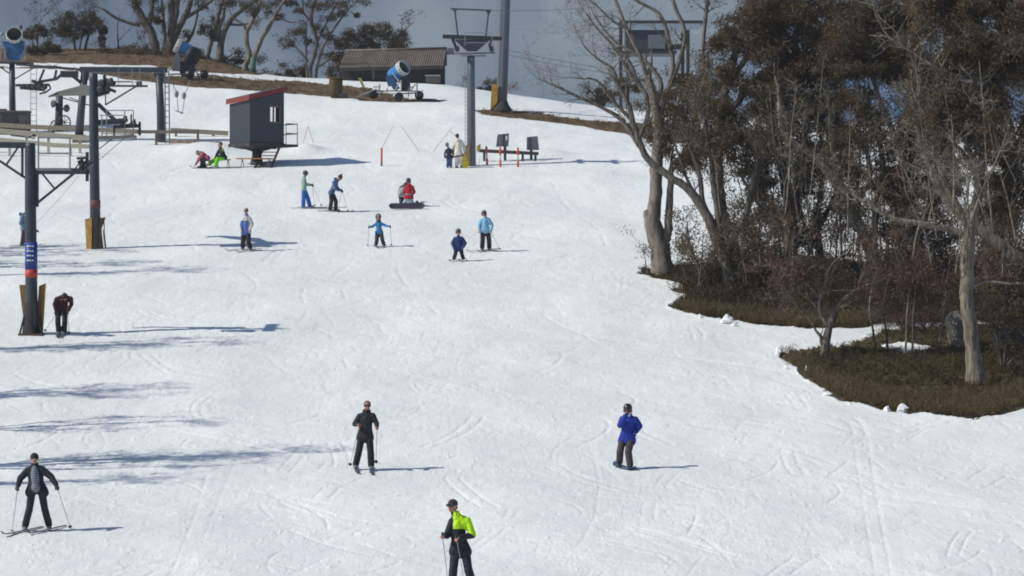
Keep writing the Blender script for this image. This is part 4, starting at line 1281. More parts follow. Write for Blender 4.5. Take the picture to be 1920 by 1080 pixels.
# ---- short post with two discs and a bull wheel
Y5 = GY(110, 246); P5 = W(110, 246, Y5); P5.z = gz(P5.x, P5.y)
t5 = thing('winch_post', P5, 'short thick dark post with two round discs and a spoked wheel at its foot', 'winch post')
MB().poly([W(111, 250, Y5), W(110.5, 215, Y5), W(111.5, 178, Y5)], [0.23, 0.20, 0.19], 16).build('post', STEEL, t5, True)
for (x, y, e) in ((101, 194.5, -1), (124, 203, 1)):
    m2 = MB(); m2.lathe(W(x, y, Y5 - 0.2), (e * 0.75, -0.65, 0), [(0, 0.02), (0, 0.20), (0.05, 0.21), (0.10, 0.17), (0.12, 0.02)], 18); px_tube(m2, (x, y), (111, y + 3), Y5, 0.05, -0.2, 0)
    m2.build('disc', mat('dull_disc', (0.10, 0.095, 0.10), rough=0.6), t5, True)
for (x, y, e) in ((102, 236, -1), (121, 229, 1)):
    m2 = MB()
    c = W(x, y, Y5 - 0.25); axv = Vector((e * 0.55, -0.83, 0)).normalized(); sv = axv.orthogonal().normalized(); tv = axv.cross(sv)
    R_ = 0.27 if e < 0 else 0.34
    ring = [c + (sv * math.cos(a_) + tv * math.sin(a_)) * R_ for a_ in np.linspace(0, 2 * math.pi, 21)]
    m2.poly(ring, 0.035, 6)
    for k_ in range(4):
        an = k_ * math.pi / 4
        m2.tube(c - (sv * math.cos(an) + tv * math.sin(an)) * R_, c + (sv * math.cos(an) + tv * math.sin(an)) * R_, 0.018, 0.018, 6)
    m2.build('spoked_wheel', IRON, t5, True)

# ---- fan snow guns
RINGW = mat('ring_white', (0.50, 0.50, 0.48), rough=0.55, var=0.28, vscale=5)
def fan_gun(root, mouth, ax, R_, L, blue, hood=False):
    """barrel with a white mouth ring; ax points out of the mouth"""
    ax = Vector(ax).normalized(); mouth = Vector(mouth)
    MB().lathe(mouth - ax * L, ax, [(0, 0.02), (0, R_ * 0.86), (L * 0.12, R_ * 0.93), (L * 0.70, R_ * 0.93), (L * 0.74, R_ * 0.99)], 28).build('barrel', blue, root, True)
    rg = MB().lathe(mouth - ax * L * 0.27, ax, [(0, R_ * 0.97), (0, R_ * 1.03), (L * 0.08, R_ * 1.05), (L * 0.22, R_ * 1.0), (L * 0.27, R_ * 0.97), (L * 0.27, R_ * 0.92), (L * 0.1, R_ * 0.90)], 28).build('nozzle_ring', RINGW, root, True)
    m2 = MB().lathe(mouth - ax * L * 0.22, ax, [(0, 0.001), (0, R_ * 0.25)], 20); m2.lathe(mouth - ax * L * 0.30, ax, [(0, 0.001), (0, R_ * 0.95), (L * 0.285, R_ * 0.915)], 28)
    m2.build('fan_throat', BLACKP, root, True)
    s = ax.orthogonal().normalized(); t = ax.cross(s)
    m2 = MB()
    for k_ in range(12):
        an = k_ / 12 * 2 * math.pi
        p = mouth - ax * L * 0.12 + (s * math.cos(an) + t * math.sin(an)) * R_ * 1.04
        m2.tube(p, p + ax * 0.07, 0.028, 0.02, 6)
    m2.build('nozzle', GALV, rg)
    if hood:
        MB().lathe(mouth - ax * L * 1.35, ax, [(0, 0.02), (0, R_ * 0.95), (L * 0.1, R_ * 1.18), (L * 0.45, R_ * 1.18), (L * 0.5, R_ * 0.9)], 24).build('intake_hood', BLACKP, root, True)
GUNB = mat('gun_blue', (0.045, 0.20, 0.47), rough=0.4, spec=0.45, var=0.12)
RINGW = mat('ring_white', (0.52, 0.52, 0.50), rough=0.55, var=0.25, vscale=5)
GUNBD = mat('gun_blue_dark', (0.03, 0.09, 0.22), rough=0.45, spec=0.45, var=0.15)

# gun on wheels by the shed
Yg = GY(748, 187); Pg = W(745, 186, Yg); Pg.z = gz(Pg.x, Pg.y)
g3 = thing('snow_gun', Pg, 'blue snow gun on a three wheeled frame in front of the shed', 'snow gun', 'fan snow guns')
fan_gun(g3, W(759, 125, Yg - 0.3), (0.62, -0.60, 0.42), 0.43, 1.15, GUNB)
mb = MB(); px_beam(mb, (731, 142), (736, 160), Yg, 0.5, 0.4); px_beam(mb, (734, 152), (745, 168), Yg, 0.5, 0.35); mb.build('fan_motor', GUNBD, g3)
mb = MB(); px_beam(mb, (752, 143), (770, 143), Yg, 0.7, 0.02, 0.4, 0.4); mb.box(W(760, 157, Yg + 0.3), (0.55, 0.6, 0.85)); mb.build('control_box', mat('gun_box', (0.035, 0.042, 0.055), rough=0.5), g3)
mb = MB()
mb.tube(W(735, 136, Yg - 0.6), W(749, 154, Yg - 0.6), 0.035, 0.035, 8); mb.tube(W(749, 154, Yg - 0.6), W(740, 172, Yg - 0.5), 0.035, 0.035, 8); mb.tube(W(752, 150, Yg - 0.4), W(752, 172, Yg - 0.4), 0.045, 0.045, 8)
mb.build('yoke', mat('pale_arm', (0.42, 0.41, 0.36), rough=0.5), g3)
mb = MB()
px_tube(mb, (704, 173), (745, 176), Yg, 0.04, 0.3, -0.7); px_tube(mb, (745, 176), (786, 174), Yg, 0.04, -0.7, 0.3); px_tube(mb, (700, 170), (786, 171), Yg, 0.035, 0.5, 0.5)
for (x, y0) in ((712, 157), (782, 155), (726, 165), (766, 165)):
    px_tube(mb, (x, 181), (x, y0), Yg, 0.035, -0.1, -0.1)
px_tube(mb, (700, 163), (712, 163), Yg, 0.03, 0, 0); px_tube(mb, (768, 172), (779, 158), Yg, 0.035, 0, 0); px_tube(mb, (765, 163), (774, 163), Yg, 0.03); px_tube(mb, (672, 181), (706, 167), Yg, 0.045, 0.2, 0.2)
px_tube(mb, (787, 179), (793, 169), Yg, 0.025)
mb.build('wheel_frame', GALV, g3)
for (x, y, dy) in ((700, 175.5, 0.3), (748, 182, -0.7), (786, 179.5, 0.2)):
    p = W(x, y, Yg + dy); p.z = gz(p.x, p.y) + 0.25
    m2 = MB(); wheel(m2, p, 0.25, 0.20, (0.35, -0.94, 0)); w_ = m2.build('wheel', BLACKP, g3, True)
    m2 = MB(); m2.lathe(p - Vector((0.35, -0.94, 0)) * 0.105, (0.35, -0.94, 0), [(0, 0.001), (0, 0.10), (0.21, 0.10), (0.21, 0.001)], 12); m2.build('rim', IRON, w_, True)

# gun 2 under the big gum, facing away to the left
Yg2 = GY(355, 146); Pg2 = W(352, 147, Yg2); Pg2.z = gz(Pg2.x, Pg2.y)
g2 = thing('snow_gun', Pg2, 'blue snow gun with dark round hood and grey side cover below the multi stemmed gum', 'snow gun', 'fan snow guns')
fan_gun(g2, W(329, 84, Yg2 - 0.1), (-0.82, -0.10, 0.38), 0.42, 1.2, GUNB)
MB().lathe(W(355, 103, Yg2 - 0.1), (0.80, -0.50, -0.32), [(0, 0.05), (0, 0.40), (0.10, 0.56), (0.42, 0.56), (0.46, 0.46), (0.46, 0.02)], 26).build('intake_hood', mat('hood_black', (0.022, 0.026, 0.032), rough=0.6), g2, True)
mb = MB(); mb.plate([W(325, 132, Yg2 - 0.5), W(338, 134, Yg2 - 0.5), W(337, 102, Yg2 - 0.5), W(331, 99, Yg2 - 0.5), W(327, 104, Yg2 - 0.5)], 0.4); mb.build('side_cover', STEELG, g2)
mb = MB(); mb.box(W(352, 126, Yg2), (0.85, 0.7, 0.62)); mb.build('control_box', mat('navy_box', (0.022, 0.032, 0.06), rough=0.5), g2)
mb = MB(); px_tube(mb, (318, 139), (366, 139), Yg2, 0.045, -0.4, -0.4); px_tube(mb, (366, 128), (374, 148), Yg2, 0.04, -0.2, -0.2); px_tube(mb, (368, 140), (392, 134), Yg2, 0.03); mb.build('wheel_frame', GALV, g2)
mb = MB(); px_beam(mb, (317.5, 126), (324.5, 135), Yg2, 0.09, 0.06, -0.5, -0.5); mb.build('reflector_bar', WHITE, g2)
for (x, dy) in ((356, -0.5), (383, -0.3), (345, 0.6)):
    p = W(x, 146, Yg2 + dy); p.z = gz(p.x, p.y) + 0.27
    m2 = MB(); wheel(m2, p, 0.27, 0.24, (0.8, -0.6, 0)); m2.build('wheel', BLACKP, g2, True)

# gun 1 on its tower at the left edge
Y0g = GY(25, 240); P0 = W(22, 240, Y0g); P0.z = gz(P0.x, P0.y)
g1 = thing('snow_gun', P0, 'blue snow gun facing the camera on a tall post at the left edge', 'snow gun', 'fan snow guns')
MB().poly([W(24, 246, Y0g), W(23, 180, Y0g), W(22.5, 116, Y0g)], [0.20, 0.17, 0.15], 16).build('post', STEEL, g1, True)
fan_gun(g1, W(26.5, 63, Y0g - 0.7), (0.12, -0.90, 0.30), 0.43, 1.1, GUNB)
mb = MB(); mb.plate([W(3, 78, Y0g - 0.35), W(44, 76, Y0g - 0.35), W(44, 94, Y0g - 0.35), W(36, 113, Y0g - 0.35), W(16, 113, Y0g - 0.35), W(10, 96, Y0g - 0.35)], 0.55); mb.build('cradle', mat('cradle_blue', (0.03, 0.10, 0.23), rough=0.5, var=0.5, vscale=5), g1)
mb = MB(); mb.poly([W(2, 112, Y0g - 0.45), W(1, 95, Y0g - 0.45), W(6, 80, Y0g - 0.45), W(10, 96, Y0g - 0.45), W(9, 112, Y0g - 0.45)], 0.03, 6); mb.poly([W(46, 112, Y0g - 0.45), W(48, 96, Y0g - 0.45), W(46, 82, Y0g - 0.45)], 0.03, 6); mb.ball(W(4, 64, Y0g - 0.6), 0.12); mb.build('hose_loop', GALV, g1)
mb = MB(); px_beam(mb, (-30, 116.5), (62, 119.5), Y0g, 0.5, 0.10); mb.build('crossbar', STEEL, g1)
mb = MB(); px_beam(mb, (28, 148), (72, 122), Y0g, 0.06); px_beam(mb, (18, 138), (-8, 120), Y0g, 0.06); mb.build('brace', STEEL, g1)
mb = MB(); mb.ball(W(39, 51, Y0g - 0.6), (0.09, 0.09, 0.14)); mb.build('warning_lamp', mat('dark_red', (0.14, 0.05, 0.06), rough=0.5), g1, True)

# cabinet below it
Yc = GY(30, 244)
cb = thing('equipment_cabinet', onground(W(30, 244, Yc).x, Yc - 0.3), 'dark grey brown equipment cabinet standing under the left edge snow gun', 'cabinet')
pc = onground(W(31, 244, Yc).x, Yc - 0.9)
mb = MB(); mb.box(pc + Vector((0.0, 0, 0.54)), (1.65, 0.9, 1.08)); mb.build('case', mat('cabinet_brown', (0.085, 0.078, 0.068), rough=0.7, var=0.25), cb)
mb = MB(); mb.box(pc + Vector((-0.15, -0.46, 0.50)), (0.8, 0.03, 0.84)); mb.build('door', mat('cabinet_door', (0.04, 0.042, 0.046), rough=0.6), cb)
mb = MB(); mb.box(pc + Vector((0, 0, 1.12)), (1.75, 1.0, 0.07)); mb.box(pc + Vector((-0.55, 0, 1.2)), (0.35, 0.5, 0.12)); mb.build('lid', mat('cabinet_lid', (0.13, 0.115, 0.095), rough=0.7), cb)
# free-standing ladder
Yl = GY(63, 246)
ld = thing('ladder', onground(W(63, 246, Yl).x, Yl), 'thin grey upright ladder beside the equipment cabinet', 'ladder')
for x in (57.5, 68.5):
    mb = MB(); px_tube(mb, (x, 247), (x, 128), Yl, 0.018, 0, 0, 6); mb.build('stile', GALV, ld)
for i in range(10):
    mb = MB(); px_tube(mb, (57.5, 139 + i * 11), (68.5, 139 + i * 11), Yl, 0.013, 0, 0, 6); mb.build('rung', GALV, ld)

# ---- fences and boards of the loading area
def rail_fence(pts, posts, Y, label, m, hs, th=0.05, wd=0.2, name='fence', dyl=0.0, under=0.35):
    """pts: rail polylines in photo pixels; posts: (x, top, bottom)"""
    xm = sum(p[0] for p in posts) / len(posts)
    Xm = (xm - 960) / F * Y
    r_ = thing(name, onground(Xm, Y), label, 'fence')
    for ln in pts:
        for (a, b_) in zip(ln[:-1], ln[1:]):
            m2 = MB(); m2.beam(W(a[0], a[1], Y - 0.09), W(b_[0], b_[1], Y - 0.09), th, wd); m2.build('rail', m, r_)
    for (x, y0, y1) in posts:
        m2 = MB(); q0 = W(x, y0, Y); q1 = W(x, y1, Y)
        q1.z = min(q1.z, gz(q1.x, q1.y)) - 0.05
        m2.beam(q0, q1, 0.12, 0.12); m2.build('post', m, r_)
    return r_
Yf = GY(120, 288) + 0.0
rail_fence([[(-60, 240), (0, 245.5), (172, 260)], [(60, 255), (66, 258)]], [(50, 248, 268), (91, 250, 288), (-20, 244, 262), (150, 258, 286)], Yf, 'pale timber rail fence of wide boards crossing behind the two dark towers', WOODC, 1, 0.06, 0.25)
rail_fence([[(-60, 258), (0, 262), (100, 272), (172, 275)]], [(18, 263, 276), (132, 273, 290)], Yf - 1.0, 'lower pale timber rail in front of the pale board fence', WOODC, 1, 0.06, 0.22)
Yf2 = GY(320, 271)
rail_fence([[(256, 247), (372, 247.5)]], [(293, 245, 270), (371, 244, 271)], Yf2, 'brown timber rail fence left of the hut, ending in a square post', WOODB, 1, 0.07, 0.17)
rail_fence([[(-40, 232), (60, 238), (110, 240), (170, 240.5)], [(180, 243), (260, 247)], [(320, 244), (428, 250)]], [(330, 243, 252), (400, 247, 256), (92, 238, 244)], GY(400, 258) + 0.5, 'faint tan board fence running behind the lift station to the hut', mat('tan_board', (0.30, 0.25, 0.19), rough=0.85, var=0.25), 1, 0.05, 0.24)
Yn = GY(350, 271) + 0.25
nt_ = MB(); nt_.beam(W(318, 265, Yn), W(415, 268.5, Yn), 0.03, 0.16); nt_.solo('barrier_net', mat('faded_orange_net', (0.32, 0.22, 0.16), rough=0.9, var=0.7, vscale=1.6, stretch=(3, 1, 0.3)), 'low faded orange barrier strip under the brown rail fence', 'net')
mb = MB(); mb.beam(W(20, 250, Yf + 0.6), W(60, 255, Yf + 0.6), 0.03, 0.26); mb.solo('barrier_net', mat('dark_net', (0.12, 0.12, 0.13), rough=0.9, var=0.6, vscale=2), 'dark net panel below the pale board fence at the left edge', 'net')

# ---- hut on a pedestal
Yh = GY(478, 312); sh_ = Yh / F
Ph = W(478, 312, Yh); Ph.z = gz(Ph.x, Ph.y)
hut = thing('lift_hut', Ph, 'dark blue grey weatherboard lift hut with red roof raised on a pedestal', 'hut')
th = math.radians(37)
xa = Vector((math.cos(th), math.sin(th), 0))        # along the front wall, to the right and away
xb = Vector((-math.sin(th), math.cos(th), 0))       # along the left wall, to the left and away
Wd = 60.5 * sh_ / math.cos(th); Dp = 43 * sh_ / math.sin(th)
cor = W(468.5, 267, Yh - 0.75)                      # near bottom corner
zb = cor.z; 
def hp(a_, b_, z): return Vector((cor.x, cor.y, 0)) + xa * a_ + xb * b_ + Vector((0, 0, z))
ztop = lambda a_, b_: zb + 2.06 + 0.23 * a_ - 0.06 * b_
SID = bpy.data.materials.new('weatherboard'); SID.use_nodes = True
_nt = SID.node_tree; _b = _nt.nodes['Principled BSDF']
_tc = _nt.nodes.new('ShaderNodeTexCoord'); _w = _nt.nodes.new('ShaderNodeTexWave'); _w.wave_type = 'BANDS'; _w.bands_direction = 'Z'; _w.wave_profile = 'SAW'; _w.inputs['Scale'].default_value = 2.6
_nt.links.new(_tc.outputs['Object'], _w.inputs['Vector'])
_bp = _nt.nodes.new('ShaderNodeBump'); _bp.inputs['Strength'].default_value = 0.7; _bp.inputs['Distance'].default_value = 0.04
_nt.links.new(_w.outputs[0], _bp.inputs['Height']); _nt.links.new(_bp.outputs[0], _b.inputs['Normal'])
_nz = _nt.nodes.new('ShaderNodeTexNoise'); _nz.inputs['Scale'].default_value = 3.0; _nt.links.new(_tc.outputs['Object'], _nz.inputs['Vector'])
_r = _nt.nodes.new('ShaderNodeValToRGB'); _r.color_ramp.elements[0].color = (0.026, 0.036, 0.048, 1); _r.color_ramp.elements[1].color = (0.040, 0.052, 0.068, 1)
_nt.links.new(_nz.outputs['Fac'], _r.inputs[0]); _nt.links.new(_r.outputs[0], _b.inputs['Base Color']); _b.inputs['Roughness'].default_value = 0.75
# walls (front wall with a window opening)
tk = 0.08
def wall_quad(mb, a0, b0, a1, b1, z0, z1a, z1b, nrm):
    p = [hp(a0, b0, z0), hp(a1, b1, z0), hp(a1, b1, z1b), hp(a0, b0, z1a)]
    return mb.plate(p, tk, nrm)
wx0, wx1, wz0, wz1 = Wd * 0.58, Wd * 0.885, 1.02, 1.80
mb = MB()
wall_quad(mb, 0, 0, wx0, 0, zb, ztop(0, 0), ztop(wx0, 0), xb)
wall_quad(mb, wx1, 0, Wd, 0, zb, ztop(wx1, 0), ztop(Wd, 0), xb)
wall_quad(mb, wx0, 0.002, wx1, 0.002, zb, zb + wz0, zb + wz0, xb)
wall_quad(mb, wx0, 0.002, wx1, 0.002, zb + wz1, ztop(wx0, 0), ztop(wx1, 0), xb)
mb.build('wall', SID, hut)
mb = MB(); wall_quad(mb, 0.001, tk + 0.001, 0.001, Dp, zb, ztop(0, tk), ztop(0, Dp), xa); mb.build('wall', SID, hut)
mb = MB()
ra, rb = Wd - 0.001, tk + 0.001
for (b0, b1) in ((rb, Dp * 0.35), (Dp * 0.8, Dp)):
    wall_quad(mb, ra, b0, ra, b1, zb, ztop(Wd, b0), ztop(Wd, b1), -xa)
wall_quad(mb, ra, Dp * 0.35, ra, Dp * 0.8, zb, zb + 0.95, zb + 0.95, -xa); wall_quad(mb, ra, Dp * 0.35, ra, Dp * 0.8, zb + 1.85, ztop(Wd, Dp * .35), ztop(Wd, Dp * .8), -xa)
mb.build('wall', SID, hut)
mb = MB()
for (a0, a1) in ((tk, Wd * 0.05), (Wd * 0.95, Wd - tk)):
    wall_quad(mb, a0, Dp, a1, Dp, zb, ztop(a0, Dp), ztop(a1, Dp), -xb)
wall_quad(mb, Wd * 0.05, Dp, Wd * 0.95, Dp, zb, zb + 0.8, zb + 0.8, -xb); wall_quad(mb, Wd * 0.05, Dp, Wd * 0.95, Dp, zb + 1.95, ztop(Wd * .05, Dp), ztop(Wd * .95, Dp), -xb)
mb.build('wall', SID, hut)
wf = MB()
for (a0, z0, a1, z1) in ((wx0, wz0, wx0, wz1), (wx1, wz0, wx1, wz1), ((wx0 * .62 + wx1 * .38), wz0, (wx0 * .62 + wx1 * .38), wz1), (wx0, wz0, wx1, wz0), (wx0, wz1, wx1, wz1)):
    wf.beam(hp(a0, 0.03, zb + z0), hp(a1, 0.03, zb + z1), 0.07, 0.07, tuple(xb))
wfo = wf.build('window', mat('window_frame', (0.15, 0.10, 0.075), rough=0.7), hut)
gl = bpy.data.materials.new('window_glass'); gl.use_nodes = True
_g = gl.node_tree.nodes['Principled BSDF']; _g.inputs['Transmission Weight'].default_value = 1.0; _g.inputs['Roughness'].default_value = 0.02; _g.inputs['IOR'].default_value = 1.02; _g.inputs['Base Color'].default_value = (0.9, 0.95, 0.97, 1)
mb = MB(); mb.plate([hp(wx0, 0.04, zb + wz0), hp(wx1, 0.04, zb + wz0), hp(wx1, 0.04, zb + wz1), hp(wx0, 0.04, zb + wz1)], 0.006, xb); mb.build('pane', gl, wfo)
# roof
ov = 0.13
REDR = mat('red_fascia', (0.20, 0.042, 0.040), rough=0.6, var=0.15)
rc = [(-ov, -ov), (Wd + ov, -ov), (Wd + ov, Dp + ov), (-ov, Dp + ov)]
mb = MB(); mb.plate([hp(a_, b_, ztop(a_, b_) + 0.02) for (a_, b_) in rc], 0.24, (0, 0, 1)); rf = mb.build('roof', REDR, hut)
mb = MB(); mb.plate([hp(a_ * 1.0, b_ * 1.0, ztop(a_, b_) + 0.263) for (a_, b_) in rc], 0.02, (0, 0, 1)); mb.build('roof_sheet', STEELG, rf)
# floor skirt and platform
def deck(a0, b0, a1, b1, z, t_): 
    return [hp(a0, b0, z), hp(a1, b0, z), hp(a1, b1, z), hp(a0, b1, z)]
mb = MB(); mb.plate(deck(-0.05, -0.05, Wd + 0.05, Dp + 0.05, zb - 0.17, 0), 0.165, (0, 0, 1)); mb.build('floor', WOODD, hut)
mb = MB()
top = [hp(0.1, 0.1, zb - 0.175), hp(Wd - 0.1, 0.1, zb - 0.175), hp(Wd - 0.1, Dp - 0.1, zb - 0.175), hp(0.1, Dp - 0.1, zb - 0.175)]
cxy = hp(Wd / 2, Dp / 2, 0)
bot = [hp(Wd / 2 + e0 * 0.55, Dp / 2 + e1 * 0.55, zb - 0.27) for e0, e1 in ((-1, -1), (1, -1), (1, 1), (-1, 1))]
mb.add(top + bot, [(0, 1, 2, 3), (7, 6, 5, 4), (0, 4, 5, 1), (1, 5, 6, 2), (2, 6, 7, 3), (3, 7, 4, 0)]); mb.build('underframe', WOODD, hut)
mb = MB(); mb.plate([hp(Wd + 0.06, -0.05, zb - 0.15), hp(Wd + 0.80, -0.05, zb - 0.15), hp(Wd + 0.80, Dp * 0.8, zb - 0.15), hp(Wd + 0.06, Dp * 0.8, zb - 0.15)], 0.12, (0, 0, 1)); mb.build('balcony', WOODD, hut)
mb = MB()
for (a_, b_) in ((Wd + 0.78, 0.0), (Wd + 0.78, Dp * 0.78), (Wd + 0.30, Dp * 0.78), (Wd + 0.12, 0.0)):
    mb.tube(hp(a_, b_, zb - 0.03), hp(a_, b_, zb + 0.98), 0.02, 0.02, 6)
for z_ in (0.50, 0.98):
    mb.poly([hp(Wd + 0.12, 0, zb + z_), hp(Wd + 0.78, 0, zb + z_), hp(Wd + 0.78, Dp * 0.78, zb + z_), hp(Wd + 0.12, Dp * 0.78, zb + z_)], 0.025, 6)
mb.build('handrail', STEEL, hut)
pc = hp(Wd / 2, Dp / 2, 0); pgz = gz(pc.x, pc.y)
mb = MB(); mb.poly([Vector((pc.x, pc.y, pgz - 0.15)), Vector((pc.x, pc.y, pgz + 0.1)), Vector((pc.x, pc.y, pgz + 0.4)), Vector((pc.x, pc.y, zb - 0.26))], [0.34, 0.33, 0.24, 0.22], 14); mb.build('pedestal', mat('pedestal_grey', (0.06, 0.062, 0.07), rough=0.7, var=0.25), hut, True)
mb = MB()
for (a_, b_) in ((0.25, Dp / 2), (Wd - 0.25, Dp / 2), (Wd / 2, 0.25), (Wd / 2, Dp - 0.25)):
    mb.beam(hp(a_, b_, zb - 0.24), Vector((pc.x, pc.y, (pgz + zb) / 2 + 0.1)), 0.07)
mb.build('strut', STEEL, hut)
sa = hp(Wd * 0.98, 0.30, 0); 
st0 = Vector((sa.x, sa.y - 0.1, zb - 0.15)); st1 = W(507, 316, Yh - 0.7); st1.z = gz(st1.x, st1.y) - 0.02
stv = Vector((0.62, 0.35, 0)); stv = Vector((-0.78, 0, 0))
mb = MB(); mb.beam(st0, st1, 0.05, 0.14); mb.beam(st0 + stv, st1 + stv, 0.05, 0.14)
for i in range(6):
    p = st0.lerp(st1, (i + 0.6) / 6.4); mb.beam(p, p + stv, 0.2, 0.035)
mb.build('stairs', WOODD, hut)

# ---- benches
def bench(x0, x1, ytop, Yb, label, m, d=0.3):
    a = W(x0, ytop, Yb); b_ = W(x1, ytop, Yb)
    r_ = thing('bench', onground((a.x + b_.x) / 2, Yb), label, 'bench')
    mb = MB(); mb.beam(a, b_, d, 0.05); mb.build('seat', m, r_)
    for t in (0.16, 0.86):
        p = a.lerp(b_, t); g0 = gz(p.x, Yb)
        for e in (-1, 1):
            m2 = MB(); m2.poly([p + Vector((0, e * d * 0.35, -0.03)), Vector((p.x + (0.06 if e > 0 else -0.06), Yb + e * d * 0.5, g0 - 0.02))], 0.022, 6); m2.build('leg', GALV, r_)
    return r_
bench(443, 515, 297.5, GY(470, 314), 'orange brown plank bench in front of the hut pedestal', mat('bench_orange', (0.45, 0.20, 0.06), rough=0.7))
bench(402, 432, 299.5, GY(418, 315), 'small grey bench under the seated snowboarder in lime trousers', WOODB, 0.34)

# ---- middle lift tower
Y6 = GY(884, 311); P6 = W(884, 311, Y6); P6.z = gz(P6.x, P6.y)
t6 = thing('lift_tower', P6, 'grey T shaped lift tower with ladder in the middle of the slope', 'lift tower', 'drag lift towers')
MB().poly([W(884, 316, Y6), W(883.5, 250, Y6), W(883, 140, Y6), W(883, 104, Y6)], [0.225, 0.215, 0.20, 0.185], 20).build('pole', STEELG, t6, True)
mb = MB(); px_beam(mb, (830, 68.5), (941, 72.5), Y6, 0.22, 0.19); mb.build('crossarm', IRON, t6)
mb = MB(); mb.plate([W(851, 74, Y6 - 0.08), W(918, 75, Y6 - 0.08), W(894, 96, Y6 - 0.08), W(876, 96, Y6 - 0.08)], 0.16); mb.build('gusset', STEEL, t6)
mb = MB(); mb.beam(W(855, 101, Y6), W(928, 99.5, Y6), 0.5, 0.06); px_beam(mb, (866, 105), (912, 105), Y6, 0.3, 0.05); mb.build('platform', STEELG, t6)
mb = MB()
px_tube(mb, (852.5, 18), (858.5, 67), Y6, 0.04); px_tube(mb, (916, 22), (911, 68), Y6, 0.04); px_tube(mb, (845, 16.5), (921, 19.5), Y6, 0.04)
mb.plate([W(849, 17, Y6 - .03), W(857, 17, Y6 - .03), W(854, 24, Y6 - .03), W(852, 24, Y6 - .03)], 0.06); mb.plate([W(911, 20, Y6 - .03), W(921, 20, Y6 - .03), W(917.5, 27, Y6 - .03), W(914.5, 27, Y6 - .03)], 0.06)
mb.build('upper_frame', STEEL, t6)
mb = MB()
for (a, b_) in (((872, 62), (872, 86)), ((923, 62), (923, 86)), ((872, 61), (923, 61)), ((874, 80), (922, 80))):
    px_tube(mb, a, b_, Y6, 0.018, -0.4, -0.4, 6)
mb.build('maintenance_rail', GALV, t6)
for (x, y) in ((856, 93), (921, 93)):
    sheaves(t6, W(x, y, Y6), 1.3, 4, 0.13); mb = MB(); e = -1 if x < 880 else 1
    mb.poly([W(x - 8 * (e < 0) + (2 if e > 0 else 0), 73, Y6), W(x - 3, 84, Y6), W(x, 96, Y6)], 0.07, 8); mb.build('sheave_hanger', IRON, t6)
mb = MB()
for x in (872.2, 877.5):
    px_tube(mb, (x, 272), (x, 118), Y6, 0.016, -0.15, -0.15, 6)
for i in range(20):
    px_tube(mb, (872.2, 122 + i * 7.6), (877.5, 122 + i * 7.6), Y6, 0.012, -0.15, -0.15, 6)
mb.build('ladder', GALV, t6)
mb = MB(); mb.plate([W(870, 273, Y6 + 0.1), W(881, 271, Y6 - 0.26), W(882, 313, Y6 - 0.26), W(876, 314, Y6 + 0.1)], 0.08); mb.build('safety_pad', PADB, t6)
mb = MB(); mb.plate([W(894, 274, Y6 + 0.1), W(901, 269, Y6 + 0.2), W(901, 281, Y6 + 0.2), W(894, 285, Y6 + 0.1)], 0.08); mb.build('safety_pad', YEL, t6)
# yellow crash mat leaning at its foot
Ym_ = GY(873, 316); mb = MB(); mb.plate([W(866, 288, Ym_), W(872, 287, Ym_), W(875, 296, Ym_), W(878.5, 303, Ym_), W(877, 315.5, Ym_), W(869, 316, Ym_), W(868, 303, Ym_)], 0.18); mb.solo('crash_mat', YEL, 'bright yellow crash mat standing at the foot of the grey T tower', 'crash mat')
mb = MB(); mb.beam(W(849, 294.5, Ym_ - 0.15), W(869, 291.5, Ym_ - 0.1), 0.05, 0.06); mb.solo('barrier_bar', IRON, 'short black bar between the boy in navy and the yellow crash mat', 'barrier bar')
mb = MB(); mb.poly([W(898, 313, Y6 - 0.5), W(898.5, 298, Y6 - 0.4), W(900, 291, Y6 - 0.3)], 0.022, 6); mb.solo('white_stake', WHITE, 'thin bent white stake just right of the grey T tower base', 'stake')

# ---- tall pole on the ridge
Y7 = GY(940, 206); P7 = W(940, 206, Y7); P7.z = gz(P7.x, P7.y)
t7 = thing('tall_pole', P7, 'tall thick grey steel pole on the ridge running out of the top of the picture', 'pole')
MB().poly([W(940, 214, Y7), W(940.5, 190, Y7), W(944, 100, Y7), W(949, -60, Y7), W(951, -160, Y7)], [0.32, 0.31, 0.30, 0.285, 0.27], 22).build('shaft', STEELG, t7, True)
mb = MB(); mb.lathe(W(940, 209, Y7), (0, 0, 1), [(0, 0.62), (0.1, 0.60), (0.35, 0.44), (0.62, 0.33)], 18); mb.build('base_flare', WOODD, t7, True)
mb = MB(); mb.plate([W(922, 158, Y7 - 0.4), W(933.5, 158, Y7 - 0.4), W(932.5, 192, Y7 - 0.4), W(919.5, 206, Y7 - 0.4)], 0.12); mb.build('safety_pad', PADY, t7)
mb = MB(); mb.beam(W(890, -150, Y7), W(1010, -150, Y7), 0.3, 0.3); mb.build('crossarm', STEEL, t7)
mb = MB()
for x in (926.5, 931.5):
    px_tube(mb, (x, 150), (x + 5, -10), Y7, 0.012, -0.3, -0.3, 6)
for i in range(14):
    px_tube(mb, (926.8 + i * 0.35, 145 - i * 11), (931.8 + i * 0.35, 145 - i * 11), Y7, 0.010, -0.3, -0.3, 6)
mb.build('ladder', GALV, t7)

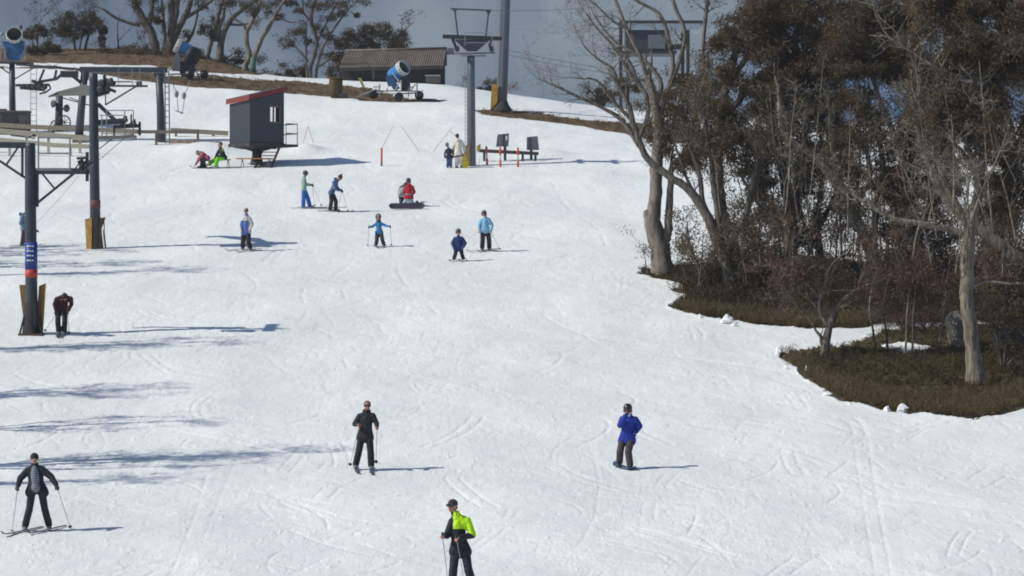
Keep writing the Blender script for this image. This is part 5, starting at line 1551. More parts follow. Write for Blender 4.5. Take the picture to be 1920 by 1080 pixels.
# ---- two grey boxes on posts and the low rail by the middle tower
for (pts, side, px, py, lab) in (([(933, 252), (954, 250), (953, 274), (930, 275)], 1, 947, 300, 'grey slanted control box on a post, nearer the grey T tower'),
                                 ([(988, 257), (1008, 255), (1011, 281), (988, 281)], -1, 996, 299, 'grey slanted control box on a post at the right end of the low rail')):
    Yb = GY(px, py)
    r_ = thing('control_box', onground((px - 960) / F * Yb, Yb), lab, 'control box', 'control boxes on posts')
    MB().beam(W(px, py + 2, Yb), W(px, 270, Yb), 0.14, 0.14).build('post', STEEL, r_)
    mb = MB(); mb.plate([W(a_, b_, Yb - 0.30) for a_, b_ in pts], 0.32, (0.05 * side, 1, 0)); mb.build('case', STEELG, r_)
    mb = MB(); cx = 949.5 if side > 0 else 0
    if side > 0:
        mb.plate([W(948, 255, Yb - 0.315), W(951.5, 255, Yb - 0.315), W(951, 263, Yb - 0.315), W(948, 263, Yb - 0.315)], 0.014); mb.build('white_label', WHITE, r_)
        mb = MB(); mb.plate([W(943, 252, Yb - 0.325), W(945, 252, Yb - 0.325), W(945, 274, Yb - 0.325), W(943, 274, Yb - 0.325)], 0.03); mb.build('seam', STEEL, r_)
    else:
        mb.plate([W(992, 257.5, Yb - 0.325), W(993.5, 257.5, Yb - 0.325), W(993.5, 281, Yb - 0.325), W(992, 281, Yb - 0.325)], 0.03); mb.build('seam', STEEL, r_)
Yr_ = GY(950, 303)
rail_fence([[(898, 282.5), (1010, 288)]], [(908, 283, 308), (980, 284, 301), (1004, 288, 299)], Yr_ + 0.3, 'low dark timber rail fence right of the grey T tower', WOODD, 1, 0.07, 0.17)
for (x, y0, y1, lab) in ((912, 276, 309.5, 'orange and white marker post nearest the grey T tower'), (938, 278, 313.5, 'middle one of the three orange and white marker posts by the low rail'), (971, 278, 313.5, 'rightmost of the three orange and white marker posts by the low rail')):
    Yp = GY(x, y1); r_ = thing('marker_post', onground((x - 960) / F * Yp, Yp), lab, 'marker post', 'marker posts by the low rail')
    b0 = W(x + (1.5 if x < 920 else 0), y1 + 1, Yp); t0 = W(x, y0, Yp)
    for (f0, f1, m_) in ((0.0, 0.38, ORANGE), (0.38, 0.66, mat('pale_post', (0.55, 0.50, 0.48), rough=0.6)), (0.66, 1.0, ORANGE)):
        MB().tube(b0.lerp(t0, f0), b0.lerp(t0, f1), 0.055 if m_ is ORANGE else 0.04, 0.055 if m_ is ORANGE else 0.04, 10).build('sleeve', m_, r_, True)
    MB().lathe(t0, (0, 0, 1), [(0, 0.05), (0.06, 0.02), (0.07, 0.001)], 10).build('cap', ORANGE, r_, True)
Yp = GY(715.5, 311); r_ = thing('marker_post', onground((715.5 - 960) / F * Yp, Yp), 'single red marker post standing alone on open snow', 'marker post')
MB().tube(W(715.5, 277, Yp), W(715.5, 304, Yp), 0.05, 0.05, 10).build('sleeve', ORANGE, r_, True)
MB().tube(W(715.5, 304, Yp), W(715.5, 313, Yp), 0.045, 0.045, 10).build('foot', IRON, r_, True)
BAMB = mat('faded_orange', (0.42, 0.13, 0.095), rough=0.6)
def bamboo(a, b_, lab, r=0.013):
    Yb = GY(a[0], a[1]); p0 = W(a[0], a[1] + 1, Yb); p1 = W(b_[0], b_[1], Yb)
    MB().tube(p0, p1, r, r * 0.8, 6).solo('bamboo_pole', BAMB, lab, 'bamboo pole', 'orange bamboo poles', loc=p0)
bamboo((713, 284), (737.5, 236), 'thin orange bamboo pole leaning right above the single red post')
bamboo((787, 284), (753, 237), 'thin orange bamboo pole leaning left in the middle of open snow')
bamboo((811, 284), (848, 239), 'thin orange bamboo pole leaning right just behind the boy in navy')
bamboo((857, 256), (842, 245), 'short orange bamboo pole above the head of the woman in cream', 0.013)
bamboo((568, 268), (578, 237), 'left pole of the crossed orange pair beside the hut balcony')
bamboo((588, 268), (578.5, 238), 'right pole of the crossed orange pair beside the hut balcony')

# ---- shed behind the ridge
Ys = 199.0; ss = Ys / F
shed = thing('shed', W(738, 160, Ys + 2), 'low dark brown timber shed with ribbed tile roof behind the ridge', 'shed')
x0, x1 = 638, 836
mb = MB(); mb.box(W((x0 + x1) / 2, 150, Ys + 2.2), ((x1 - x0 - 3) * ss, 4.0, 54 * ss)); mb.build('wall', mat('shed_boards', (0.035, 0.033, 0.036), rough=0.85, var=0.35, vscale=2, stretch=(4, 4, 0.4)), shed)
TILE = bpy.data.materials.new('roof_tile'); TILE.use_nodes = True
_nt = TILE.node_tree; _b = _nt.nodes['Principled BSDF']; _b.inputs['Roughness'].default_value = 0.7
_tc = _nt.nodes.new('ShaderNodeTexCoord'); _nz = _nt.nodes.new('ShaderNodeTexNoise'); _nz.inputs['Scale'].default_value = 2.0; _nz.inputs['Detail'].default_value = 6
_nt.links.new(_tc.outputs['Object'], _nz.inputs['Vector']); _r = _nt.nodes.new('ShaderNodeValToRGB'); _r.color_ramp.elements[0].position = .35; _r.color_ramp.elements[1].position = .7
_r.color_ramp.elements[0].color = (0.10, 0.078, 0.065, 1); _r.color_ramp.elements[1].color = (0.175, 0.145, 0.12, 1); _nt.links.new(_nz.outputs['Fac'], _r.inputs[0]); _nt.links.new(_r.outputs[0], _b.inputs['Base Color'])
e0 = W(636, 128.5, Ys - 0.3); e1 = W(832, 123.5, Ys - 0.3); r0 = W(648, 97, Ys + 2.2); r1 = W(838, 92, Ys + 2.2)
mb = MB()
NT = 46; cs = []
for i in range(NT * 2 + 1):
    t = i / (NT * 2); up_ = 0.055 if i % 2 else 0.0
    cs.append((e0.lerp(e1, t) + Vector((0, 0, up_)), r0.lerp(r1, t) + Vector((0, 0, up_))))
vs = [p for pr in cs for p in pr]; mb.add(vs, [(2 * i, 2 * i + 2, 2 * i + 3, 2 * i + 1) for i in range(NT * 2)])
rf = mb.build('roof', TILE, shed)
bk0 = W(650, 128, Ys + 4.9); bk1 = W(838, 123, Ys + 4.9)
mb = MB(); mb.add([r0, r1, bk1, bk0], [(0, 1, 2, 3)]); mb.plate([e0 + Vector((0, 0, -0.02)), e1 + Vector((0, 0, -0.02)), e1 + Vector((0, 0, -0.16)), e0 + Vector((0, 0, -0.16))], 0.05); mb.build('eave_board', WOODD, rf)
mb = MB(); mb.tube(r0 + Vector((0, 0, 0.04)), r1 + Vector((0, 0, 0.04)), 0.10, 0.10, 8); mb.build('ridge_cap', TILE, rf, True)
mb = MB(); mb.add([W(836, 124, Ys + 0.1), W(838, 92, Ys + 2.2), W(838, 124, Ys + 4.8)], [(0, 1, 2)]); mb.build('gable', WOODD, shed)
mb = MB(); mb.box(W(700, 136, Ys + 0.16), (0.16, 0.1, 26 * ss)); mb.build('post', WOODB, shed)
mb = MB(); mb.box(W(716, 138, Ys + 0.18), (0.85, 0.06, 22 * ss)); mb.build('door', BLACKP, shed)
mb = MB(); mb.box(W(812, 149, Ys + 0.12), (0.95, 0.16, 13 * ss)); mb.build('board_panel', WOODB, shed)
mb = MB(); mb.box(W(811, 141.5, Ys + 0.02), (0.95, 0.1, 0.05)); mb.build('snowy_ledge', WHITE, shed)
mb = MB(); mb.box(W(833, 135, Ys + 0.1), (0.12, 0.16, 40 * ss)); mb.build('corner_post', IRON, shed)
mb = MB(); mb.box(W(845, 95, Ys + 2.2), (0.42, 0.4, 0.3)); mb.box(W(845, 101, Ys + 2.2), (0.62, 0.5, 0.06)); mb.build('vent', STEELG, shed)

# ---- brown bin and tilted yellow sign
Yb = GY(631, 183)
bn = thing('brown_bin', onground(W(631, 183, Yb).x, Yb), 'battered brown yellow drum shaped bin beside the snow gun', 'bin')
c = onground(W(630, 183, Yb).x, Yb)
mb = MB(); mb.poly([c + Vector((0, 0, -0.02)), c + Vector((0, 0, 0.35)), c + Vector((-0.02, 0, 0.8)), c + Vector((0.0, 0, 1.08))], [0.30, 0.35, 0.40, 0.38], 14); mb.build('drum', mat('bin_brown', (0.075, 0.05, 0.024), rough=0.8, var=0.6, vscale=2.2, stretch=(2, 2, 0.6)), bn, True)
mb = MB(); mb.lathe(c + Vector((0, 0, 1.06)), (0, 0, 1), [(0, 0.39), (0.0, 0.43), (0.07, 0.43), (0.07, 0.36), (-0.1, 0.33)], 14); mb.build('rim', PADB, bn, True)
mb = MB(); mb.box(c + Vector((0.45, -0.1, 0.12)), (0.5, 0.5, 0.25)); mb.build('step_block', WOODD, bn)
Ysn = GY(682, 180)
sg = thing('warning_sign', onground(W(683, 180, Ysn).x, Ysn), 'small tilted yellow board on a stick left of the wheeled snow gun', 'sign')
MB().tube(W(689, 178, Ysn), W(680, 158, Ysn), 0.025, 0.025, 6).build('stick', WOODB, sg)
mb = MB(); mb.plate([W(671, 146, Ysn - 0.05), W(677, 146, Ysn - 0.05), W(684, 162, Ysn - 0.05), W(680, 164, Ysn - 0.05)], 0.05); mb.build('board', mat('faded_yellow', (0.42, 0.36, 0.14), rough=0.7, var=0.3), sg)

# ---- chairlift terminal seen through the dead branches
Yt = 206.0; stt = Yt / F
tm = thing('lift_terminal', W(1235, 200, Yt + 1), 'dark flat roofed lift terminal with pale fascia on legs, behind the dead gum branches', 'lift terminal')
mb = MB(); mb.box(W(1238, 45, Yt + 1.5), (156 * stt, 3.4, 0.18)); mb.build('roof', IRON, tm)
mb = MB(); mb.box(W(1238, 53.5, Yt + 1.5), (146 * stt, 3.1, 12 * stt)); mb.build('fascia', mat('pale_blue_steel', (0.50, 0.56, 0.60), rough=0.5, var=0.08), tm)
mb = MB(); mb.box(W(1212, 79, Yt + 1.5), (80 * stt, 2.8, 40 * stt)); mb.build('cabin', mat('cabin_dark', (0.05, 0.055, 0.065), rough=0.5), tm)
mb = MB(); mb.box(W(1231, 78, Yt + 0.06), (32 * stt, 0.1, 26 * stt)); mb.build('window', mat('dull_glass', (0.14, 0.155, 0.17), rough=0.2, spec=0.6), tm)
mb = MB(); mb.box(W(1215, 101, Yt + 1.5), (104 * stt, 3.0, 5 * stt)); mb.build('floor', IRON, tm)
for (x, dy) in ((1164, 0.3), (1177, 2.6), (1290, 0.3), (1280, 2.6)):
    mb = MB(); mb.beam(W(x, 48, Yt + dy), W(x, 215, Yt + dy), 0.22, 0.22); mb.build('leg', IRON, tm)
mb = MB(); wheel(mb, W(1268, 88, Yt + 0.6), 0.5, 0.3, (0, 0, 1)); mb.build('bull_wheel', IRON, tm, True)

# blue gun glimpsed between the crowns
Y8 = 200.0
g4 = thing('snow_gun', W(1436, 232, Y8), 'bright blue snow gun on a post glimpsed through the gum crowns', 'snow gun', 'fan snow guns')
MB().poly([W(1436, 240, Y8), W(1436, 150, Y8)], [0.14, 0.12], 10).build('post', STEEL, g4, True)
fan_gun(g4, W(1425, 138, Y8 - 0.4), (-0.6, -0.6, 0.4), 0.38, 1.0, mat('gun_blue_bright', (0.03, 0.20, 0.62), rough=0.4))

# ---- cables
def cable(a, Ya, b_, Yb, lab, sag=0.0, r=0.012, n=14):
    p0 = W(a[0], a[1], Ya); p1 = W(b_[0], b_[1], Yb)
    pts = []
    for i in range(n + 1):
        t = i / n; p = p0.lerp(p1, t); p.z -= sag * 4 * t * (1 - t); pts.append(p)
    MB().poly(pts, r, 6).solo('cable', CABLEM, lab, 'cable', loc=p0)
cable((950, 93), Y7, (1190, 135), Yt - 0.5, 'upper of two thin cables from the tall pole toward the gum trees', 0.12, 0.014)
cable((950, 102), Y7, (1190, 143), Yt - 0.2, 'lower of two thin cables from the tall pole toward the gum trees', 0.12, 0.014)
cable((922, 20), Y6, (1130, 12), 210, 'thin cable across the sky at the top from the T tower', 0.1, 0.012)
cable((147, 330), Y1 + 0.2, (66, 420), Y1 + 6.0, 'slanting tow rope from the near tower down to the skier behind it', 0.05, 0.006)
cable((234, 259), Y2 - 0.3, (186, 300), Y2 - 0.2, 'short slanting guy wire under the platform of the second tower', 0.0, 0.012)
cable((216, 256), Y2 - 0.3, (186, 279), Y2 - 0.25, 'thicker brace wire under the platform of the second tower', 0.0, 0.022)
# two T-bar hangers
for i, (pts, b_, lab) in enumerate((([(322, 150), (326, 163), (331, 172)], (331, 176), 'left hanging tow hanger with spring box beside the ladder post'), ([(355, 152), (352, 166), (346, 175)], (345, 179), 'right hanging tow hanger with spring box beside the ladder post'))):
    r_ = thing('tow_hanger', W(b_[0], 215, Y3), lab, 'tow hanger', 'drag lift hangers')
    MB().poly([W(a_, c_, Y3) for a_, c_ in pts] + [W(b_[0], b_[1] - 4, Y3)], 0.022, 6).build('cord', GALV, r_)
    MB().poly([W(b_[0], b_[1] - 6, Y3), W(b_[0], b_[1] - 3, Y3), W(b_[0], b_[1] + 3, Y3), W(b_[0], b_[1] + 7, Y3)], [0.05, 0.11, 0.11, 0.05], 10).build('spring_box', GALV, r_, True)
    MB().poly([W(b_[0] + 1, b_[1] + 6, Y3), W(b_[0] + (3.5 if i == 0 else -3), 209 + i * 2, Y3)], 0.02, 6).build('stick', GALV, r_)
    MB().poly([W((329 if i == 0 else 338), 207 + i * 3, Y3), W((336 if i == 0 else 341), 210 + i * 3, Y3), W((342 if i == 0 else 344), 211 + i * 1, Y3)], 0.03, 6).build('cross_bar', GALV, r_)
cable((300, 146), Y3, (372, 150), Y3 + 3, 'haul rope carrying the two tow hangers beside the ladder post', 0.02, 0.014)

# ---- dark sign among the gums, boulders, snow lumps
Yq = GY(1610, 545)
sg = thing('trail_sign', onground(W(1608, 545, Yq).x, Yq), 'small black sign board on two posts among the gum trunks', 'sign')
mb = MB(); mb.box(W(1608, 508, Yq), (0.62, 0.05, 0.31)); mb.build('board', BLACKP, sg)
for x in (1600, 1616):
    mb = MB(); mb.beam(W(x, 512, Yq + 0.05), W(x, 547, Yq + 0.05), 0.07, 0.07); mb.build('post', WOODD, sg)
def lump(name, c, r, m, lab, cat, seed, grp=None, sq=0.7):
    rr = np.random.default_rng(seed)
    b0 = MB().ball((0, 0, 0), 1.0, 11, 7)
    dirs = rr.normal(size=(7, 3)); dirs /= np.linalg.norm(dirs, axis=1)[:, None]; off = rr.uniform(0.40, 0.85, 7)
    vs = []
    for p in b0.v:
        v = np.array(p); n_ = v / (np.linalg.norm(v) + 1e-9)
        k_ = min(1.0, min((o_ / max(1e-3, float(n_ @ d_)) if float(n_ @ d_) > 0 else 9) for d_, o_ in zip(dirs, off)))
        v = v * k_ * (1 + rr.normal() * (0.13 if name == 'snow_lump' else 0.05))
        if name == 'snow_lump':
            v[:2] *= 1 - 0.5 * max(0.0, v[2]); v[2] *= 1.25 if v[2] > 0 else 1.0
        vs.append(Vector((c.x + v[0] * r[0], c.y + v[1] * r[1], c.z + v[2] * r[2])))
    return MB().add(vs, b0.f).solo(name, m, lab, cat, grp, smooth=False, loc=c)
GRAN = mat('granite', (0.17, 0.155, 0.14), rough=0.9, var=0.35, vscale=3, bump=0.6, bscale=8)
p = G(1797, 655); lump('boulder', p + Vector((0, 0.4, 0.45)), (0.48, 0.6, 0.80), GRAN, 'tall pale grey granite boulder left of the big pale trunk', 'boulder', 3, 'boulders')
p = G(1895, 668); lump('boulder', p + Vector((0, 0.4, 0.4)), (0.55, 0.6, 0.75), mat('granite_dark', (0.035, 0.033, 0.035), rough=0.9, var=0.4, vscale=3, bump=0.6, bscale=8), 'dark boulder at the right edge behind the big pale trunk', 'boulder', 4, 'boulders')
SNOWL = ms
for i, (x, y, rx, rz, lab) in enumerate(((1313, 594, 0.11, 0.10, 'small round snow lump at the edge of the upper heath, left of the snow mound'), (1364, 604, 0.34, 0.17, 'low pointed snow mound at the lower edge of the upper heath'),
        (1378, 609, 0.16, 0.09, 'flat snow lump touching the right side of the low pointed mound'), (1461, 658, 0.13, 0.14, 'upright snow lump at the left tip of the lower grass patch'), (1473, 689, 0.11, 0.07, 'snow lump on the lower grass edge just below its left tip'),
        (1511, 692, 0.09, 0.09, 'round snow ball lying on the grass near its left tip'), (1551, 739, 0.17, 0.07, 'flat snow slab on the lower grass edge halfway along'), (1592, 757, 0.07, 0.05, 'tiny snow lump on the lower grass edge between slab and large clump'),
        (1664, 769, 0.14, 0.09, 'left half of the large snow clump on the lower grass edge'), (1690, 768, 0.26, 0.13, 'large snow clump on the lower grass edge'))):
    p = G(x, y + 2); lump('snow_lump', p + Vector((0, 0, rz * 0.30)), (rx, rx * 0.8, rz), SNOWL, lab, 'snow lump', 40 + i, 'snow lumps on the grass edge')
# ------------------------------------------------------------------ trees, shrubs, heath
BARK = bpy.data.materials.new('gum_bark'); BARK.use_nodes = True
def bark(name, c0, c1, c2):
    m = bpy.data.materials.new(name); m.use_nodes = True
    nt_ = m.node_tree; b_ = nt_.nodes['Principled BSDF']; b_.inputs['Roughness'].default_value = 0.75; b_.inputs['Specular IOR Level'].default_value = 0.25
    t_ = nt_.nodes.new('ShaderNodeTexCoord'); mp_ = nt_.nodes.new('ShaderNodeMapping'); mp_.inputs['Scale'].default_value = (6.0, 6.0, 1.1)
    nt_.links.new(t_.outputs['Object'], mp_.inputs[0])
    n_ = nt_.nodes.new('ShaderNodeTexNoise'); n_.inputs['Scale'].default_value = 1.6; n_.inputs['Detail'].default_value = 6; n_.inputs['Roughness'].default_value = 0.65; n_.inputs['Distortion'].default_value = 0.8
    nt_.links.new(mp_.outputs[0], n_.inputs['Vector'])
    r_ = nt_.nodes.new('ShaderNodeValToRGB'); r_.color_ramp.elements.new(0.5)
    for e, (p, c) in zip(r_.color_ramp.elements, ((0.34, c0), (0.5, c1), (0.66, c2))):
        e.position = p; e.color = (*c, 1)
    nt_.links.new(n_.outputs['Fac'], r_.inputs[0]); nt_.links.new(r_.outputs[0], b_.inputs['Base Color'])
    bp_ = nt_.nodes.new('ShaderNodeBump'); bp_.inputs['Strength'].default_value = 0.9; bp_.inputs['Distance'].default_value = 0.03
    nt_.links.new(n_.outputs['Fac'], bp_.inputs['Height']); nt_.links.new(bp_.outputs[0], b_.inputs['Normal'])
    MATS[name] = m
    return m
BARK = bark('gum_bark', (0.065, 0.053, 0.045), (0.13, 0.11, 0.095), (0.23, 0.20, 0.17))
BARKP = bark('pale_bark', (0.085, 0.064, 0.047), (0.19, 0.158, 0.125), (0.34, 0.30, 0.245))
BARKD = bark('dark_bark', (0.055, 0.047, 0.042), (0.10, 0.086, 0.076), (0.18, 0.155, 0.135))
TWIG = mat('twig', (0.22, 0.195, 0.165), rough=0.8, var=0.3)
TWIGD = mat('twig_dark', (0.10, 0.085, 0.075), rough=0.8, var=0.3)
LEAF = leaf_mat('gum_leaf', [(0.075, 0.051, 0.032), (0.109, 0.080, 0.042), (0.136, 0.077, 0.054), (0.086, 0.079, 0.039), (0.164, 0.107, 0.070)])
LEAFR = leaf_mat('red_leaf', [(0.079, 0.053, 0.042), (0.149, 0.077, 0.058), (0.112, 0.083, 0.053), (0.197, 0.099, 0.076)])
LEAFD = leaf_mat('dark_leaf', [(0.037, 0.029, 0.018), (0.075, 0.059, 0.030), (0.107, 0.073, 0.043), (0.061, 0.047, 0.026)])
LEAF2 = leaf_mat('gum_leaf_leaf2', [(0.090, 0.060, 0.038), (0.129, 0.095, 0.050), (0.161, 0.092, 0.064), (0.103, 0.095, 0.046), (0.195, 0.128, 0.083)])
LEAF3 = leaf_mat('gum_leaf_leaf3', [(0.063, 0.039, 0.025), (0.090, 0.063, 0.033), (0.113, 0.060, 0.044), (0.072, 0.062, 0.031), (0.137, 0.084, 0.056)])
LEAFD2 = leaf_mat('dark_leaf_leafd2', [(0.055, 0.044, 0.025), (0.112, 0.088, 0.042), (0.161, 0.109, 0.060), (0.091, 0.071, 0.036)])
HEATHM = leaf_mat('heath_leaf', [(0.034, 0.029, 0.013), (0.065, 0.058, 0.021), (0.096, 0.066, 0.028), (0.055, 0.047, 0.021)], rough=0.6, spec=0.3)
GRASSD = leaf_mat('dry_blade', [(0.120, 0.086, 0.050), (0.192, 0.138, 0.081), (0.144, 0.115, 0.062), (0.240, 0.178, 0.106)], rough=0.8, spec=0.2)
GRASSM = leaf_mat('grass_blade', [(0.081, 0.060, 0.029), (0.151, 0.104, 0.054), (0.111, 0.094, 0.036), (0.212, 0.139, 0.074)], rough=0.8, spec=0.2)

def leaves(centers, dirs, ln, wd, r):
    """rhombic leaf quads; arrays"""
    n = len(centers)
    d = dirs / (np.linalg.norm(dirs, axis=1)[:, None] + 1e-9)
    a = r.normal(size=(n, 3)); w = np.cross(d, a); w /= (np.linalg.norm(w, axis=1)[:, None] + 1e-9)
    L = (ln * r.uniform(0.65, 1.3, n))[:, None]; Wd_ = (wd * r.uniform(0.7, 1.3, n))[:, None]
    v = np.stack([centers, centers + d * L * 0.42 + w * Wd_ * 0.5, centers + d * L, centers + d * L * 0.42 - w * Wd_ * 0.5], 1).reshape(-1, 3)
    q = np.arange(n * 4).reshape(n, 4)
    return v, q

class Tree:
    def __init__(self, name, label, base, cat='tree', bark_=None, leaf=None, twig=None, group=None, seed=0, Yb=None, leaflen=0.125, leafwid=0.042):
        self.Y = Yb if Yb else GY(base[0], base[1])
        b_ = W(base[0], base[1], self.Y); b_.z = gz(b_.x, b_.y)
        self.root = thing(name, b_, label, cat, group)
        self.rp = random.Random(seed); self.rn = np.random.default_rng(seed)
        self.wood = MB(); self.tw = MB(); self.lv = []; self.lq = 0
        self.bark = bark_ or BARK; self.leaf = leaf or LEAF; self.twig = twig or TWIG
        self.pts = []                              # limb points for attaching clumps
        self.ll = leaflen; self.lw = leafwid; self.tipn = 30; self.lvm = []; self.var = 0; self.leaf2 = LEAF2; self.leaf3 = LEAF3
    def P(self, x, y, dy=0.0):
        return W(x, y, self.Y + dy)
    def limb(self, pts, sub=3, dead=0.0, n=10, twl=1.0, ext=True):
        """pts: (px, py, half width px[, dY])"""
        P3 = []; R3 = []
        for p in pts:
            dy = p[3] if len(p) > 3 else 0.0
            P3.append(self.P(p[0], p[1], dy)); R3.append(p[2] * self.Y / F)
        # smooth resample
        Q = []; RR = []
        for i in range(len(P3) - 1):
            a0 = P3[max(i - 1, 0)]; a1 = P3[i]; a2 = P3[i + 1]; a3 = P3[min(i + 2, len(P3) - 1)]
            m = max(2, int((a2 - a1).length / 0.22))
            for k_ in range(m):
                t = k_ / m
                q = 0.5 * ((2 * a1) + (a2 - a0) * t + (2 * a0 - 5 * a1 + 4 * a2 - a3) * t * t + (-a0 + 3 * a1 - 3 * a2 + a3) * t ** 3)
                rr = R3[i] * (1 - t) + R3[i + 1] * t
                j = min(0.02, rr * 0.07)
                q = q + Vector((self.rp.gauss(0, j), self.rp.gauss(0, j), self.rp.gauss(0, j * 0.5)))
                Q.append(q); RR.append(rr * self.rp.uniform(0.95, 1.06))
        Q.append(P3[-1]); RR.append(R3[-1])
        if R3[-1] > 0.016 and ext:
            d_ = (Q[-1] - Q[-3]).normalized(); r_ = R3[-1]
            for i in range(9):
                d_ = (d_ + Vector((self.rp.gauss(0, .14), self.rp.gauss(0, .14), self.rp.gauss(.03, .12)))).normalized()
                r_ *= 0.78
                Q.append(Q[-1] + d_ * 0.17); RR.append(max(r_, 0.006))
        self.wood.poly(Q, RR, n if max(RR) > 0.05 else 6)
        for q, r_ in zip(Q, RR):
            self.pts.append((q, r_))
        for i in range(sub):
            k_ = int(self.rp.uniform(0.3, 0.98) * (len(Q) - 1))
            self.side(Q, RR, k_, dead, twl)
        return Q
    def side(self, Q, RR, k_, dead, twl):
        q = Q[k_]; ax = (Q[min(k_ + 1, len(Q) - 1)] - Q[max(k_ - 1, 0)]).normalized()
        v = Vector((self.rp.gauss(0, 1), self.rp.gauss(0, 0.7), self.rp.gauss(0.25, 0.7)))
        v = (v - ax * v.dot(ax)).normalized()
        d = (ax * 0.75 + v * self.rp.uniform(0.5, 1.1)).normalized()
        self.grow(q, d, self.rp.uniform(0.5, 1.5) * twl, min(RR[k_] * 0.45, 0.035), 2, dead)
    def grow(self, p, d, L, r_, lvl, dead):
        n = max(3, int(L / 0.14)); pts = [p]; rs = [r_]
        for i in range(n):
            d = (d + Vector((self.rp.gauss(0, 0.20), self.rp.gauss(0, 0.20), self.rp.gauss(0.03, 0.18)))).normalized()
            pts.append(pts[-1] + d * (L / n)); rs.append(max(0.005, r_ * (1 - 0.8 * (i + 1) / n)))
        (self.wood if r_ > 0.016 else self.tw).poly(pts, rs, 5 if r_ > 0.012 else 4, False)
        if lvl > 0:
            for i in range(self.rp.randint(2, 4)):
                k_ = self.rp.randint(1, n)
                v = Vector((self.rp.gauss(0, 1), self.rp.gauss(0, 1), self.rp.gauss(0.15, 0.8))).normalized()
                self.grow(pts[k_], (d * 0.8 + v * 0.9).normalized(), L * self.rp.uniform(0.35, 0.7), max(0.007, rs[k_] * 0.6), lvl - 1, dead)
        elif self.rp.random() > dead:
            self.puff(pts[-1], 0.17, self.tipn)
    def puff(self, c, sg, n):
        self.lvm.append((n, self.var))
        c = np.array(c)
        cs = c + self.rn.normal(size=(n, 3)) * sg * np.array([1, 1, 0.8])
        dr = self.rn.normal(size=(n, 3)) + np.array([0, 0, -0.95])
        v, _ = leaves(cs, dr, self.ll, self.lw, self.rn)
        self.lv.append(v)
    def clump(self, px, py, rx, ry, n, dy=0.0, puffs=9, attach=True):
        s_ = self.Y / F
        self.var = self.rp.choice((0, 0, 1, 1, 2))
        c = self.P(px, py, dy)
        if attach and self.pts:
            best = min(self.pts, key=lambda t: (t[0] - c).length + (0.8 if t[0].z > c.z + 0.3 else 0))
            a, ra = best
            mid = a.lerp(c, 0.5) + Vector((self.rp.gauss(0, .12), self.rp.gauss(0, .12), self.rp.uniform(0.0, 0.18)))
            r0 = min(ra * 0.6, 0.035)
            self.wood.poly([a, a.lerp(mid, .55) + Vector((0, 0, .03)), mid, mid.lerp(c, .6), c], [r0, r0 * .85, r0 * .65, r0 * .5, 0.008], 6, False)
        cc = np.array(c)
        R_ = np.array([rx * s_, (rx + ry) / 2 * s_, ry * s_])
        for i in range(puffs):
            u = self.rn.normal(size=3); u /= np.linalg.norm(u); u *= self.rn.uniform(0.3, 1.05) ** 0.7
            e = cc + u * R_
            st = cc + u * R_ * 0.1 + np.array([0, 0, -0.15 * R_[2]])
            self.tw.poly([st, (st + e) / 2 + self.rn.normal(size=3) * 0.04, e], [0.011, 0.008, 0.004], 4, False)
            self.puff(e, 0.25 * min(R_[0], R_[2]) + 0.03, int(1.65 * n / puffs * self.rp.uniform(0.6, 1.4)))
    def stems(self, n, xr, y0, y1, spread=34, sub=7, dead=0.6, rr=(1.0, 2.6), jit=14, dyr=(-1.2, 1.6)):
        for i in range(n):
            x = self.rp.uniform(*xr); dx = self.rp.uniform(-spread, spread); dy = self.rp.uniform(*dyr); r_ = self.rp.uniform(*rr)
            a = y0 + self.rp.uniform(-jit, jit); b_ = self.rp.uniform(*y1)
            self.limb([(x, a, r_, dy), (x + dx * .3 + self.rp.uniform(-4, 4), a * .66 + b_ * .34, r_ * .85, dy), (x + dx * .7 + self.rp.uniform(-6, 6), a * .33 + b_ * .67, r_ * .65, dy), (x + dx, b_, r_ * .35, dy)], sub, dead, 6, 0.75)
    def fill(self, poly, count, rr, n, dyr=(-1.5, 1.5), holes=()):
        xs = [p[0] for p in poly]; ys = [p[1] for p in poly]
        done = 0; tries = 0
        while done < count and tries < count * 40:
            tries += 1
            x = self.rp.uniform(min(xs), max(xs)); y = self.rp.uniform(min(ys), max(ys))
            if not inpoly(np.array([x]), np.array([y]), poly)[0]:
                continue
            if any(((x - h[0]) / h[2]) ** 2 + ((y - h[1]) / h[3]) ** 2 < 1 for h in holes):
                continue
            r_ = self.rp.uniform(*rr)
            self.clump(x, y, r_ * 1.15, r_ * 0.85, n, self.rp.uniform(*dyr), puffs=self.rp.randint(6, 9))
            done += 1
    def done(self, trunk='trunk', crown='crown'):
        if self.wood.v:
            self.wood.build(trunk, self.bark, self.root, True)
        tv = np.array([tuple(p) for p in self.tw.v]) if self.tw.v else np.zeros((0, 3))
        fs = [f_ for f_ in self.tw.f if len(f_) == 4]
        lv = np.concatenate(self.lv) if self.lv else np.zeros((0, 3))
        nq = len(lv) // 4
        if len(tv) or nq:
            V = np.concatenate([tv, lv]) - np.array(self.root.location)
            Qd = np.concatenate([np.array(fs, int).reshape(-1, 4), np.arange(nq * 4).reshape(-1, 4) + len(tv)])
            mi = np.concatenate([np.zeros(len(fs), int)] + [np.full(n_, 1 + v_) for n_, v_ in self.lvm])
            me = mesh_np(crown, V, Qd, [self.twig, self.leaf, self.leaf2 if self.leaf is not LEAFD else LEAFD2, self.leaf3 if self.leaf is not LEAFD else LEAFD], mi)
            o = bpy.data.objects.new(crown, me); COL.objects.link(o); o.parent = self.root; ORG[o.name] = self.root.location.copy()
        return self.root

